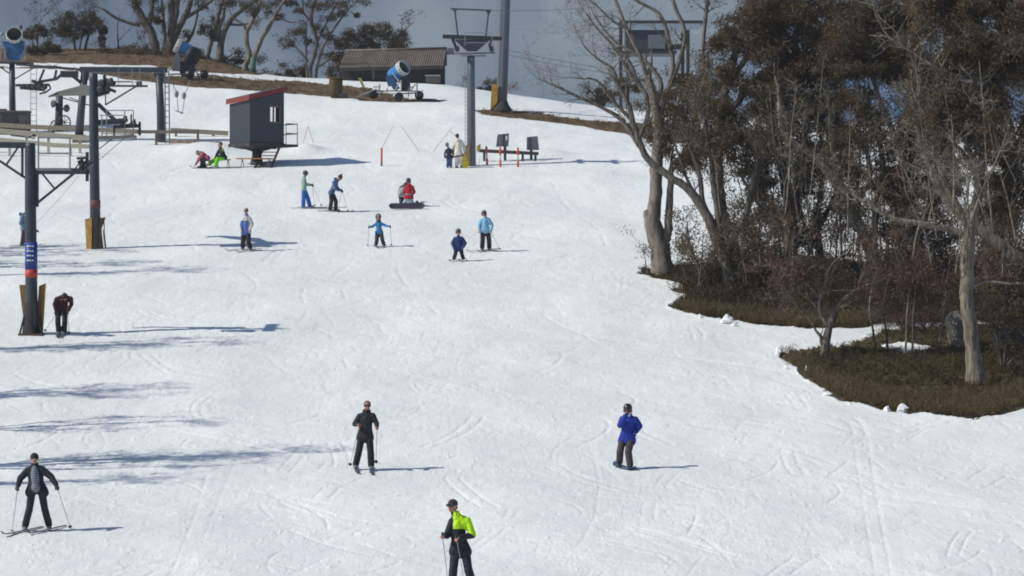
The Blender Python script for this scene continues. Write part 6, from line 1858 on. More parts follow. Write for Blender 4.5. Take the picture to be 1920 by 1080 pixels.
GR = 'snow gums at the right of the slope'
HOLES = [(1655, 160, 34, 16), (1675, 198, 18, 32), (1640, 195, 14, 24), (1388, 105, 24, 18), (1366, 122, 16, 24), (1598, 232, 30, 18), (1665, 243, 24, 14), (1530, 250, 22, 16),
         (1435, 143, 16, 14), (1495, 330, 22, 30), (1512, 388, 20, 36), (1352, 330, 26, 40), (1650, 460, 16, 34), (1728, 405, 18, 14), (1560, 345, 18, 16), (1838, 60, 26, 12), (1905, 95, 16, 14), (1625, 140, 22, 12), (1540, 95, 18, 10), (1460, 360, 16, 40), (1560, 450, 36, 26)]
# A: the big pale gum standing at the edge of the snow
T = Tree('snow_gum', 'big pale snow gum with thick bare trunk at the edge of the snow', (1243, 512), group=GR, seed=11, bark_=bark('grey_bark', (0.10, 0.082, 0.07), (0.185, 0.16, 0.138), (0.28, 0.245, 0.212)))
T.limb([(1245, 522, 27), (1241, 490, 20), (1233, 450, 18.5), (1224, 420, 16), (1226, 400, 13), (1229, 360, 11.5), (1230, 320, 12), (1232, 285, 11), (1233, 250, 10), (1229, 205, 9), (1222, 170, 8), (1216, 150, 7)], 0, 1.0, 16)
T.limb([(1226, 422, 13), (1217, 410, 9), (1214, 398, 7.5), (1214, 394, 6)], 0, ext=False)
T.limb([(1244, 455, 10), (1253, 435, 8), (1255, 390, 7), (1257, 345, 6), (1258, 320, 5)], 1, 1.0)
T.limb([(1220, 168, 5.18), (1212, 140, 4.44), (1200, 105, 4.07), (1185, 75, 3.70), (1172, 45, 3.33), (1160, 15, 2.96), (1148, -15, 2.59)], 12, 1.0)
T.limb([(1224, 190, 5.18), (1205, 170, 4.07), (1190, 140, 3.70), (1180, 115, 3.33), (1150, 85, 2.59), (1125, 60, 2.22), (1108, 38, 1.63)], 14, 1.0)
T.limb([(1229, 205, 5.18), (1240, 160, 4.44), (1228, 135, 4.07), (1205, 110, 3.70), (1186, 98, 2.96), (1150, 75, 2.22), (1118, 35, 1.48)], 12, 1.0)
T.limb([(1232, 230, 5.18), (1248, 180, 4.44), (1262, 120, 4.07), (1250, 60, 3.70), (1235, 25, 3.33), (1200, 5, 2.96)], 11, 0.9)
T.limb([(1248, 180, 4.44), (1275, 110, 4.07), (1284, 60, 4.07), (1266, 15, 3.70), (1258, -20, 2.96)], 10, 0.8)
T.limb([(1200, 105, 3.70), (1180, 60, 2.96), (1150, 40, 2.22), (1120, 12, 1.63), (1100, -5, 1.48)], 11, 1.0)
T.limb([(1216, 150, 3.70), (1190, 150, 2.59), (1160, 160, 1.85), (1140, 130, 1.11)], 11, 1.0)
T.limb([(1260, 320, 2.96), (1275, 300, 2.96), (1300, 230, 2.96), (1320, 160, 2.59), (1318, 100, 3.70), (1322, 40, 4.07), (1328, -10, 3.70)], 9, 0.6)
for (x, y, rx, ry) in ((1285, 160, 40, 26), (1265, 190, 30, 26), (1310, 190, 34, 30), (1330, 150, 30, 30), (1240, 250, 28, 22), (1290, 240, 38, 28), (1330, 230, 34, 30), (1262, 215, 26, 20), (1240, 275, 24, 18), (1310, 280, 36, 24), (1280, 285, 30, 20), (1235, 232, 20, 22)):
    T.clump(x, y, rx, ry, 800, T.rp.uniform(-0.6, 0.8))
T.done()
# B: the leaning gum whose limb crosses the big trunk
T = Tree('snow_gum', 'leaning snow gum whose long bare limb crosses the big pale trunk', (1372, 548), group=GR, seed=12)
T.limb([(1378, 560, 15), (1366, 510, 12, -.1), (1350, 465, 11), (1335, 425, 10), (1310, 378, 9), (1285, 350, 8), (1262, 335, 7.5), (1238, 318, 7), (1215, 300, 6.5), (1198, 265, 6), (1186, 228, 5.5), (1180, 200, 5)], 5, 0.8, 12)
T.limb([(1200, 275, 5), (1165, 225, 4), (1125, 200, 3.5), (1085, 182, 3), (1050, 165, 2.2), (1030, 157, 1.2)], 14, 1.0, 8, 0.8)
T.limb([(1188, 235, 5), (1178, 195, 4), (1160, 160, 3.5), (1150, 130, 3), (1120, 110, 2), (1100, 92, 1.4)], 12, 1.0)
T.limb([(1196, 262, 5), (1215, 215, 4.5), (1208, 170, 4), (1190, 150, 3.5), (1170, 120, 3)], 8, 1.0)
T.limb([(1185, 225, 4), (1150, 190, 3), (1118, 150, 2.4), (1095, 148, 1.6)], 8, 1.0)
T.limb([(1335, 425, 7), (1318, 380, 5), (1312, 330, 4.5), (1300, 290, 4)], 5, 0.5)
T.limb([(1350, 460, 8), (1346, 400, 6.5), (1338, 350, 6), (1334, 300, 5), (1325, 250, 4.5)], 4, 0.4)
T.limb([(1362, 500, 9), (1372, 450, 8), (1395, 410, 6), (1410, 350, 5), (1422, 300, 4)], 4, 0.4)
T.limb([(1310, 378, 5), (1290, 340, 3), (1276, 300, 2.5), (1268, 280, 2)], 4, 0.2)
T.fill([(1265, 270), (1400, 250), (1440, 330), (1400, 400), (1330, 350), (1290, 330)], 13, (12, 24), 220, (-1.0, 1.4), HOLES)
T.fill([(1330, 440), (1420, 430), (1440, 530), (1390, 560), (1340, 520)], 6, (12, 22), 180, (-1.0, 1.4), HOLES)
T.stems(10, (1300, 1420), 540, (330, 440))
T.done()
# C: upright trunk behind
T = Tree('snow_gum', 'upright brown snow gum just right of the leaning one, with dense crown', (1352, 524), group=GR, seed=13, bark_=BARK)
T.limb([(1392, 545, 17), (1380, 490, 14), (1362, 430, 12), (1350, 380, 11), (1346, 330, 10.5), (1345, 280, 10), (1350, 220, 9), (1365, 150, 8), (1385, 80, 7), (1405, 20, 6)], 6, 0.3, 14)
T.limb([(1346, 300, 7), (1330, 250, 6), (1312, 205, 5.5), (1320, 150, 5)], 4, 0.4)
T.limb([(1352, 220, 6), (1385, 190, 6.5), (1400, 160, 6), (1415, 175, 5)], 3, 0.5)
T.limb([(1365, 150, 5), (1392, 120, 5), (1410, 90, 4.5), (1412, 60, 4)], 3, 0.2)
T.fill([(1330, 100), (1395, 20), (1470, -30), (1560, -30), (1560, 120), (1480, 160), (1400, 90), (1350, 130)], 58, (22, 40), 560, (-1.5, 1.8), HOLES)
T.fill([(1340, 150), (1440, 150), (1450, 280), (1300, 280)], 26, (18, 34), 430, (-1, 1.6), HOLES)
T.done()
# D: dark trunk pair
T = Tree('snow_gum', 'dark forked snow gum trunk rising behind the red brown bushes', (1482, 515), group=GR, seed=14, bark_=BARKD, leaf=LEAFD)
T.limb([(1486, 525, 17), (1483, 470, 14), (1484, 420, 13), (1478, 380, 10), (1468, 330, 8), (1462, 280, 7), (1450, 220, 6), (1440, 150, 5)], 6, 0.2, 12)
T.limb([(1485, 415, 10), (1494, 370, 8), (1500, 320, 7), (1506, 270, 6), (1520, 200, 5), (1530, 120, 4)], 6, 0.2, 12)
T.limb([(1483, 450, 8), (1450, 410, 5), (1420, 380, 4), (1395, 340, 3)], 6, 0.3)
T.stems(9, (1420, 1500), 520, (300, 430))
T.fill([(1400, 280), (1470, 270), (1480, 330), (1440, 440), (1400, 420)], 15, (13, 24), 300, (-1.0, 1.4), HOLES)
T.fill([(1420, 130), (1560, 110), (1590, 220), (1540, 270), (1430, 270)], 40, (20, 36), 420, (-.5, 2.5), HOLES)
T.done()
# D2
T = Tree('snow_gum', 'thin dark snow gum stem between the forked dark trunk and the pale curved one', (1536, 508), group=GR, seed=15, bark_=BARKD, leaf=LEAFR)
T.limb([(1540, 515, 9), (1536, 460, 7), (1532, 420, 6), (1538, 370, 5.5), (1543, 320, 5), (1540, 260, 4)], 9, 0.25)
T.limb([(1534, 430, 5), (1555, 390, 4), (1575, 340, 3.5), (1585, 290, 3)], 6, 0.25)
T.limb([(1538, 470, 5), (1512, 430, 3.5), (1500, 390, 3)], 6, 0.4)
T.stems(10, (1500, 1610), 520, (300, 430))
T.fill([(1480, 250), (1600, 260), (1600, 350), (1500, 330)], 13, (12, 22), 240, (-1.0, 1.4), HOLES)
T.fill([(1420, 440), (1600, 410), (1600, 500), (1440, 510)], 10, (10, 20), 150, (-1.0, 1.4), HOLES)
T.done()
# E: pale curved fork
T = Tree('snow_gum', 'pale curved snow gum leaning left in the middle of the grove', (1640, 540), group=GR, seed=16, bark_=BARKP)
T.limb([(1648, 552, 14), (1640, 505, 12), (1627, 460, 11), (1612, 425, 10), (1598, 395, 10), (1585, 365, 10), (1560, 330, 11), (1535, 300, 10), (1505, 282, 8), (1480, 262, 7), (1465, 235, 6), (1462, 190, 5)], 6, 0.3, 12)
T.limb([(1640, 500, 10), (1638, 440, 8), (1645, 380, 7), (1655, 330, 6), (1650, 270, 5), (1630, 200, 4)], 7, 0.3)
T.limb([(1600, 400, 7), (1618, 360, 5.5), (1630, 330, 5), (1625, 280, 4)], 5, 0.3)
T.limb([(1612, 425, 6), (1590, 420, 3), (1570, 428, 2.2), (1555, 432, 1.4)], 5, 1.0)
T.fill([(1560, -20), (1700, -30), (1720, 110), (1640, 140), (1560, 120)], 52, (22, 40), 520, (-1.2, 2.0), HOLES)
T.stems(9, (1580, 1720), 545, (230, 400), 40, 5, 0.6)
T.stems(22, (1340, 1600), 430, (110, 300), 60, 7, 0.93, (0.9, 2.1), 60, (-3.2, 0.3))
T.stems(8, (1600, 1740), 480, (120, 300), 40, 5, 0.92, (1.1, 2.2))
T.fill([(1560, 230), (1720, 250), (1700, 370), (1620, 400), (1570, 330)], 25, (13, 24), 280, (-1.0, 1.4), HOLES)
T.fill([(1560, 130), (1740, 120), (1740, 260), (1560, 250)], 24, (16, 26), 360, (-1.2, 1.6), HOLES)
T.done()
# I
T = Tree('snow_gum', 'dark snow gum stem with reddish foliage right of the pale curved gum', (1724, 545), group=GR, seed=17, bark_=BARKD, leaf=LEAFR)
T.limb([(1730, 555, 14), (1724, 500, 12), (1722, 440, 10), (1712, 390, 9), (1700, 340, 8), (1690, 290, 7), (1672, 240, 6.5), (1650, 190, 5), (1635, 140, 4)], 8, 0.2, 10)
T.limb([(1722, 440, 8), (1742, 390, 6), (1752, 340, 5), (1760, 280, 4.5), (1768, 200, 4)], 7, 0.2)
T.limb([(1712, 390, 5), (1680, 360, 4), (1660, 330, 3)], 6, 0.3)
T.stems(12, (1680, 1800), 560, (300, 450))
T.fill([(1660, 270), (1800, 270), (1790, 420), (1700, 420)], 27, (14, 26), 290, (-1.0, 1.4), HOLES)
T.fill([(1660, 430), (1810, 430), (1810, 560), (1660, 570)], 20, (14, 26), 260, (-1.0, 1.4), HOLES)
T.fill([(1720, 110), (1800, 130), (1800, 270), (1700, 260)], 26, (18, 32), 400, (-.6, 1.6), HOLES)
T.done()
# F: big pale trunk in front at the right
T = Tree('snow_gum', 'tall pale snow gum with streaked bark standing in the lower grass patch', (1828, 715), group=GR, seed=18, bark_=BARKP)
T.limb([(1830, 728, 25), (1828, 690, 16), (1824, 650, 14), (1818, 600, 13.5), (1812, 550, 13), (1813, 500, 13), (1815, 460, 12.5), (1820, 430, 12), (1830, 385, 10), (1838, 340, 9), (1842, 290, 7), (1850, 230, 6), (1865, 150, 5), (1880, 60, 4)], 5, 0.4, 16)
T.limb([(1815, 445, 7), (1790, 432, 6), (1755, 425, 5.6), (1715, 417, 5.2), (1680, 412, 4.6), (1655, 400, 4), (1630, 385, 3.4), (1605, 368, 2.8)], 7, 0.7, 10)
T.limb([(1818, 430, 9), (1800, 395, 8), (1780, 360, 7), (1765, 320, 6), (1752, 280, 5), (1735, 220, 4)], 6, 0.5)
T.limb([(1820, 540, 4), (1850, 528, 3), (1890, 532, 2.5), (1930, 530, 2)], 9, 1.0)
T.limb([(1835, 350, 5), (1815, 300, 4.5), (1790, 270, 4), (1770, 250, 3)], 6, 0.7)
T.limb([(1842, 290, 5), (1862, 240, 4), (1880, 210, 3.5), (1876, 160, 3)], 6, 0.7)
T.limb([(1940, 170, 5), (1900, 162, 4.5), (1865, 148, 4), (1830, 146, 3.8), (1795, 142, 3.6), (1765, 128, 3.2), (1735, 116, 3), (1712, 98, 2.4), (1692, 88, 1.4)], 7, 1.0)
T.fill([(1700, -30), (1960, -30), (1960, 120), (1850, 150), (1740, 120)], 72, (22, 42), 540, (-1.8, 2.0), HOLES)
T.stems(24, (1700, 1915), 430, (90, 320), 80, 8, 0.95, (0.9, 2.0), 90, (-2.8, 0.5))
T.fill([(1750, 160), (1950, 160), (1950, 300), (1840, 290), (1760, 260)], 34, (18, 34), 420, (-1.5, 1.5), HOLES)
T.fill([(1840, 290), (1950, 290), (1950, 420), (1860, 410)], 20, (14, 26), 260, (-1.0, 1.4), HOLES)
T.done()
# G: pale trunk leaning in from the right edge
T = Tree('snow_gum', 'pale thick snow gum limb leaning in from the right edge', (1985, 640), group=GR, seed=19, bark_=BARKP)
T.limb([(1992, 655, 17), (1965, 570, 15), (1925, 505, 14), (1890, 470, 13), (1862, 448, 12), (1830, 425, 10), (1805, 405, 9), (1782, 385, 8), (1760, 350, 7), (1742, 310, 6), (1728, 270, 5), (1715, 225, 4)], 8, 0.6, 12)
T.limb([(1862, 448, 8), (1850, 400, 7), (1838, 340, 6), (1815, 280, 5), (1800, 220, 4)], 6, 0.5)
T.limb([(1890, 470, 7), (1895, 400, 6), (1905, 330, 5), (1900, 250, 4.5), (1880, 190, 4), (1862, 150, 3)], 8, 0.6)
T.limb([(1925, 505, 7), (1935, 420, 6), (1925, 340, 5), (1930, 250, 4)], 6, 0.4)
T.fill([(1860, 90), (1980, 80), (1980, 300), (1880, 300)], 16, (20, 36), 450, (-1.5, 1.5), HOLES)
T.stems(6, (1860, 1960), 610, (380, 480))
T.fill([(1850, 480), (1960, 500), (1960, 640), (1870, 620)], 18, (18, 30), 330, (-1.5, .5), HOLES)
T.done()
# J: thin dark stems at right
T = Tree('snow_gum', 'dark slender snow gum stem behind the tall pale gum', (1880, 590), group=GR, seed=20, bark_=BARKD, leaf=LEAFR)
T.limb([(1884, 600, 13), (1878, 530, 11), (1868, 470, 9), (1872, 410, 8), (1884, 350, 7), (1892, 290, 6)], 7, 0.3, 10)
T.limb([(1870, 450, 7), (1845, 400, 5), (1830, 350, 4)], 6, 0.3)
T.stems(10, (1840, 1930), 590, (330, 460))
T.fill([(1830, 400), (1940, 390), (1940, 570), (1850, 580)], 28, (14, 26), 260, (-1.0, 1.4), HOLES)
T.done()
# H: small bare tree in the snow gap
T = Tree('small_gum', 'small bare forked gum standing at the tip of the lower grass patch', (1549, 665), group=GR, seed=21, bark_=BARKP, leaf=LEAFR)
T.limb([(1547, 672, 11), (1548, 650, 9), (1552, 625, 7.5), (1557, 608, 6.5), (1567, 585, 5.5), (1580, 565, 5), (1598, 550, 4.2), (1612, 540, 3.5), (1630, 534, 2.4)], 5, 0.6, 10)
T.limb([(1554, 615, 5), (1544, 598, 4), (1536, 580, 3.4), (1537, 560, 3), (1545, 545, 2.6), (1550, 520, 2)], 7, 0.5)
T.limb([(1548, 640, 4), (1530, 620, 2.4), (1520, 600, 2), (1500, 580, 1.6), (1484, 560, 1.2)], 9, 0.6)
T.limb([(1536, 580, 2.4), (1518, 560, 1.8), (1510, 530, 1.4)], 6, 0.4)
T.limb([(1547, 660, 3), (1540, 645, 2.4), (1538, 630, 1.6), (1542, 622, 1)], 2, 1.0)
T.fill([(1480, 490), (1590, 490), (1590, 540), (1490, 550)], 7, (14, 24), 170, (-.5, .5))
T.done()

# shrubs in the grove
def shrub(name, label, base, clumps, leaf, seed, n=330, group=None, stems=4, bk=BARKD, ll=0.085, lw=0.030, Yb=None):
    T = Tree(name, label, base, 'shrub', bk, leaf, TWIGD, group, seed, Yb, ll, lw)
    for i in range(stems):
        c = clumps[i % len(clumps)]
        T.limb([(base[0] + T.rp.uniform(-6, 6), base[1] + 4, 3), ((base[0] * .6 + c[0] * .4), base[1] * .6 + c[1] * .4, 2.2), (c[0], c[1], 1.4)], 2, 0.4, 6, 0.5)
    for (x, y, rx, ry) in clumps:
        T.clump(x, y, rx, ry, n, T.rp.uniform(-.5, .5))
    return T.done('stem', 'foliage')
shrub('shrub', 'thin red brown bush left of the black sign under the gums', (1530, 575), [(1490, 500, 36, 26), (1530, 505, 38, 28), (1565, 500, 32, 26), (1500, 535, 34, 24), (1550, 535, 34, 24), (1470, 530, 24, 20)], LEAFR, 31, 150)
shrub('shrub', 'dense dark bush right of the black sign under the gums', (1690, 612), [(1650, 520, 34, 28), (1690, 510, 36, 30), (1730, 530, 38, 30), (1660, 560, 38, 28), (1705, 570, 40, 28), (1745, 570, 34, 26), (1650, 590, 34, 18)], LEAF, 32, 420)
shrub('shrub', 'dark bush between the boulder and the small bare gum', (1740, 622), [(1720, 600, 36, 20), (1760, 590, 30, 24), (1690, 610, 26, 14)], LEAFR, 33, 320)
shrub('shrub', 'dark bush to the right of the tall pale gum trunk', (1880, 690), [(1860, 590, 30, 30), (1890, 620, 36, 30), (1915, 660, 34, 30), (1870, 660, 28, 24), (1860, 700, 24, 18), (1910, 700, 30, 20)], LEAFD, 34, 380)
shrub('shrub', 'dark leafy bush at the foot of the big pale gum', (1300, 545), [(1290, 530, 26, 16), (1320, 515, 30, 20), (1345, 500, 22, 24), (1300, 555, 30, 14)], LEAFD, 35, 320)
shrub('shrub', 'little grey bush left of the big pale gum foot', (1215, 512), [(1212, 502, 12, 9), (1222, 508, 10, 6)], LEAF, 36, 120, stems=2)
shrub('shrub', 'dark bush under the leaning gum behind the upper heath', (1420, 540), [(1400, 500, 30, 24), (1430, 515, 34, 22), (1400, 535, 34, 18), (1455, 490, 24, 26), (1340, 470, 18, 18)], LEAFD, 37, 320)
for i, (x, y, t) in enumerate(((1640, 655, 1630), (1664, 660, 1656), (1695, 668, 1700), (1708, 668, 1712), (1755, 660, 1770))):
    lab = ('thin pale sapling stem left of the snow strip behind the lower grass', 'thin dark sapling stem at the left end of the snow strip', 'thin sapling stem in the middle of the snow strip', 'forked sapling stem right of the middle of the snow strip', 'leaning sapling stem right of the snow strip beside the boulder')[i]
    T = Tree('sapling', lab, (x, y), 'sapling', BARKP if i % 2 == 0 else BARKD, LEAFR, TWIGD, 'saplings by the snow strip', 60 + i)
    T.limb([(x, y + 5, 2.6), ((x + t) / 2 + 2, y - 35, 2.2), (t, y - 75, 1.6), (t + 4, y - 110, 1)], 5, 0.35, 6, 0.6)
    T.done('stem', 'foliage')

# ---- heath and grass (stuff)
def scatter(name, poly_list, n, hgt, ln, wd, m, per, seed, holes=(), sink=0.12):
    r_ = np.random.default_rng(seed); vs = []
    tot = 0
    for poly in poly_list:
        xs = [max(-80, min(2000, p[0])) for p in poly]; ys = [p[1] for p in poly]
        cnt = 0
        Yl = np.linspace(60, 214, 3000)
        while cnt < n:
            x = r_.uniform(min(xs), max(xs), 4000); y = r_.uniform(min(ys), max(ys), 4000)
            ok = inpoly(x, y, poly)
            for h in holes:
                ok &= ~inpoly(x, y, h)
            x = x[ok]; y = y[ok]
            if not len(x):
                break
            for (a, b_) in zip(x, y):
                if cnt >= n: break
                Y = np.interp(a, [0], [0]); Yv = GYfast(a, b_)
                X = (a - 960) / F * Yv
                c = np.array([X, Yv, gz(X, Yv) - sink])
                h_ = hgt(a, b_, r_)
                k_ = per
                cs = c + r_.normal(size=(k_, 3)) * np.array([h_ * 0.35, h_ * 0.35, 0]) 
                cs[:, 2] += r_.uniform(0, 1, k_) ** 1.2 * h_
                dr = r_.normal(size=(k_, 3)) * 0.55 + np.array([0, 0, 0.75])
                v, _ = leaves(cs, dr, ln, wd, r_)
                vs.append(v); cnt += 1
    V = np.concatenate(vs)
    me = mesh_np(name, V, np.arange(len(V)).reshape(-1, 4), [m])
    o = bpy.data.objects.new(name, me); COL.objects.link(o)
    o['kind'] = 'stuff'
    return o
_cache = {}
def GYfast(px, py):
    k_ = int(px // 12)
    if k_ not in _cache:
        z = gz_uv(np.full_like(_yy, k_ * 12 + 6.0), _yy)
        row = np.minimum.accumulate(540 - z / _yy * F)
        _cache[k_] = row
    row = _cache[k_]
    return float(_yy[min(len(_yy) - 1, np.searchsorted(-row, -py))])
def hA(x, y, r_):
    edge = min(1.0, max(0.12, (608 - y) / 45.0)) * min(1.0, max(0.2, (x - 1235) / 60.0))
    return r_.uniform(0.25, 0.95) * edge * (1.0 if math.sin(x * 0.085) + math.sin(y * 0.21 + x * 0.03) > -0.3 else 0.5)
def hB(x, y, r_):
    edge = min(1.0, max(0.25, (745 - y) / 60.0))
    return r_.uniform(0.10, 0.30) * edge
def hG(x, y, r_):
    return r_.uniform(0.08, 0.22)
inA = [(1262, 540), (1290, 552), (1275, 574), (1330, 592), (1500, 608), (1640, 600), (1920, 596), (1920, 500), (1640, 505), (1500, 490), (1400, 486), (1300, 502), (1225, 508), (1215, 518)]
inB = [(1475, 662), (1550, 654), (1620, 645), (1655, 622), (1920, 610), (1990, 640), (1990, 740), (1840, 776), (1660, 762), (1580, 745), (1530, 710)]
scatter('heath', [inA], 2300, hA, 0.10, 0.036, HEATHM, 60, 71)
scatter('low_heath', [inB], 1900, hB, 0.08, 0.028, HEATHM, 40, 72, (HOLE_B,))
scatter('grass', [HEATH_B, HEATH_A], 1500, hG, 0.15, 0.013, GRASSM, 16, 73, (HOLE_B,), 0.05)
FRB = [(1470, 668), (1500, 690), (1530, 712), (1555, 735), (1600, 752), (1700, 770), (1840, 779), (1920, 760), (1990, 735), (1990, 700), (1840, 745), (1700, 740), (1600, 722), (1545, 700), (1500, 676)]
FRA = [(1258, 576), (1310, 588), (1400, 602), (1500, 613), (1600, 610), (1640, 604), (1640, 588), (1500, 594), (1400, 582), (1310, 570)]
scatter('dry_grass', [FRB, FRA], 1100, lambda x, y, r_: r_.uniform(0.10, 0.30), 0.17, 0.014, GRASSD, 22, 75, (), 0.04)
scatter('hill_grass', [HILL_D[1:8] + [(520, 90), (0, 88)], BAND_E[1:-1], STRIP_C], 700, hG, 0.16, 0.016, GRASSM, 12, 74)

# ---- trees on the ridge
RG = 'snow gums on the ridge'
def ridge(label, base, limbs, clumps, seed, bk=BARK, leaf=LEAFD, Yb=None, n=260, cat='tree', name='snow_gum', group=RG, sub=3, dead=0.75, dens=0.8):
    T = Tree(name, label, base, cat, bk, leaf, TWIGD, group, seed, Yb, 0.15, 0.05); T.tipn = 22
    for l in limbs:
        if l[0][1] > base[1] - 8:
            l = [(l[0][0], l[0][1] + 16, l[0][2] * 1.25)] + l
        T.limb(l, sub, dead, 8, 1.0)
    for (x, y, rx, ry) in clumps:
        T.clump(x, y, rx, ry, n * dens, T.rp.uniform(-.8, .8))
    return T.done()
YR = 209.0
ridge('multi stemmed snow gum towering over the brown ridge behind the snow gun', (318, 100), [
    [(293, 108, 9), (287, 70, 8), (277, 50, 8), (262, 25, 7), (250, 0, 6), (240, -30, 5)], [(277, 50, 6), (285, 20, 5), (283, -10, 4)], [(311, 104, 8), (310, 75, 4), (306, 40, 3.5), (304, 10, 3)],
    [(320, 104, 14), (320, 75, 8), (322, 40, 7), (321, 5, 6), (322, -30, 5)], [(322, 60, 6), (330, 25, 5.5), (334, -5, 5)], [(326, 90, 8), (332, 60, 6), (345, 35, 5.5), (355, 10, 5), (362, -20, 4)],
    [(345, 35, 4), (370, 20, 3.5), (392, 5, 3), (410, -10, 2)], [(262, 47, 4), (240, 42, 3.2), (215, 32, 2.8), (198, 20, 2.2), (190, 16, 1.6)], [(345, 85, 4), (358, 68, 3), (368, 40, 2), (372, 10, 1.4)]],
    [(348, 65, 12, 12), (290, 35, 12, 10), (300, -5, 30, 14), (270, -15, 26, 14), (340, -10, 26, 14), (375, -5, 24, 12), (255, 5, 14, 10), (385, 12, 12, 6), (298, 38, 6, 6), (310, 15, 16, 12)], 101, BARK, LEAFD, YR)
ridge('snow gum with pale forked stems right of the multi stemmed gum', (400, 108), [
    [(389, 108, 4), (397, 75, 4.5), (405, 50, 5), (410, 25, 4), (418, 0, 3.5)], [(412, 112, 8.5), (415, 80, 6), (422, 55, 5), (435, 35, 4.5), (452, 20, 4), (470, 8, 3)], [(405, 78, 5), (412, 50, 4), (420, 30, 3)], [(430, 45, 3), (450, 47, 2), (462, 45, 1.5)]],
    [(400, 40, 16, 12), (386, 50, 14, 8), (420, 8, 22, 12), (445, 5, 22, 12), (410, -8, 24, 12), (395, 62, 8, 8), (378, 58, 8, 5)], 102, BARK, LEAFD, YR - 1)
ridge('pale snow gum leaning right with a green wrapped base on the ridge', (470, 128), [
    [(461, 122, 6), (468, 105, 5), (463, 80, 4.5), (463, 60, 4.5), (472, 42, 4), (480, 25, 3.5), (488, 5, 3)], [(474, 112, 5), (484, 90, 4.5), (492, 70, 5), (505, 50, 4), (516, 28, 3.5), (525, 12, 3), (535, 0, 2.4)], [(463, 60, 3), (455, 45, 2.4), (440, 36, 2)], [(516, 30, 2.5), (545, 42, 1.2), (562, 40, 0.9)]],
    [(485, 10, 24, 14), (510, 20, 22, 12), (505, 3, 26, 12), (475, 22, 14, 10), (530, 5, 16, 10), (525, 30, 10, 7), (462, 5, 22, 14), (548, 5, 12, 6)], 103, BARKP, LEAFD, YR - 2)
Yw = YR - 2.2
mb = MB(); mb.poly([W(474, 140, Yw - .3), W(474, 125, Yw - .3), W(474.5, 107, Yw - .3)], [0.26, 0.20, 0.15], 10); mb.solo('tree_wrap', mat('green_wrap', (0.10, 0.17, 0.13), rough=0.85, bump=0.4), 'pale green wrap around the foot of the leaning ridge gum', 'wrap', smooth=True)
ridge('slender open crowned snow gum left of the dark shed', (584, 146), [
    [(582, 148, 4), (583, 125, 3.5), (590, 100, 4), (594, 80, 3.5), (590, 60, 3.5), (584, 40, 3.5), (585, 20, 3), (592, 0, 2.6), (598, -20, 2)], [(592, 146, 3), (596, 120, 2.6), (604, 92, 2.6), (616, 70, 2.4), (630, 48, 2.2), (645, 28, 1.8), (655, 15, 1.4)], [(578, 115, 2), (566, 100, 1.8), (556, 90, 1.4)],
    [(576, 148, 2), (574, 100, 1.8), (574, 60, 1.4)], [(594, 80, 2.5), (606, 55, 2.2), (618, 30, 2), (630, 10, 1.8)], [(598, 125, 1.8), (620, 110, 1.6), (632, 100, 1.4)], [(584, 40, 2), (570, 25, 1.6), (568, 5, 1.4)]],
    [(548, 66, 14, 12), (532, 80, 14, 9), (565, 60, 14, 9), (575, 75, 8, 9), (547, 84, 6, 5), (598, 55, 10, 9), (605, 10, 18, 10), (625, 5, 24, 12), (655, 3, 28, 12), (680, 0, 16, 10), (585, 8, 14, 10), (640, 25, 14, 7), (615, 68, 12, 8), (560, 20, 8, 6), (668, 27, 4, 4), (622, 30, 12, 9), (645, 12, 18, 8)], 104, BARKD, LEAFD, YR - 3, 230)
ridge('dense dark rounded tree standing behind the shed roof', (710, 150), [
    [(708, 160, 8), (710, 120, 7), (705, 90, 6), (690, 75, 5)], [(710, 120, 6), (730, 90, 5), (745, 70, 4)], [(690, 130, 5), (660, 100, 4), (640, 105, 3)]],
    [(710, 50, 28, 15), (735, 58, 28, 18), (690, 58, 22, 16), (755, 76, 22, 20), (720, 78, 34, 22), (680, 80, 26, 20), (655, 68, 16, 14), (665, 90, 22, 16), (700, 95, 34, 14), (745, 92, 30, 12), (640, 82, 12, 12), (632, 105, 14, 10), (645, 112, 18, 8), (690, 104, 12, 6)], 105, BARKD, LEAFD, YR - 1, 620, dead=0.2, dens=1.0)
ridge('dark bushy ridge tree left of the multi stemmed gum', (165, 88), [
    [(140, 90, 2.5), (138, 70, 2.5), (130, 55, 2)], [(160, 90, 2.5), (165, 70, 2.5), (170, 50, 2)], [(195, 88, 2.5), (188, 65, 2.5), (182, 45, 2)], [(150, 88, 1.6), (155, 65, 1.5)]],
    [(110, 50, 16, 14), (128, 35, 14, 12), (140, 45, 20, 16), (160, 38, 18, 14), (178, 32, 14, 10), (185, 50, 16, 14), (118, 64, 16, 8), (190, 75, 6, 10), (165, 58, 16, 8), (128, 58, 14, 10), (196, 58, 5, 8)], 106, BARKD, LEAFD, YR, 330, dead=0.4, dens=1.3)
ridge('small dark ridge tree beside the left edge snow gun', (70, 80), [[(70, 85, 2), (70, 65, 1.6), (72, 52, 1.2)], [(62, 82, 1.5), (58, 65, 1.2)]], [(72, 52, 12, 8), (58, 60, 10, 8), (84, 60, 8, 8), (68, 65, 14, 8), (50, 66, 8, 7)], 107, BARKD, LEAFD, YR, 240, dens=1.2)
ridge('thin bare dead sapling on the ridge between two trees', (222, 88), [[(222, 90, 1.5), (221, 72, 1.2), (220, 50, 0.9), (222, 40, 0.6)], [(221, 78, 0.9), (230, 68, 0.7)]], [], 108, BARKD, LEAFD, YR, name='dead_sapling', dead=1.0, sub=5)
def mound(label, base, clumps, seed, Yb, leaf=LEAFD, n=420):
    return shrub('shrub', label, base, clumps, leaf, seed, n, 'shrubs on the ridge', 3, BARKD, 0.14, 0.05, Yb)
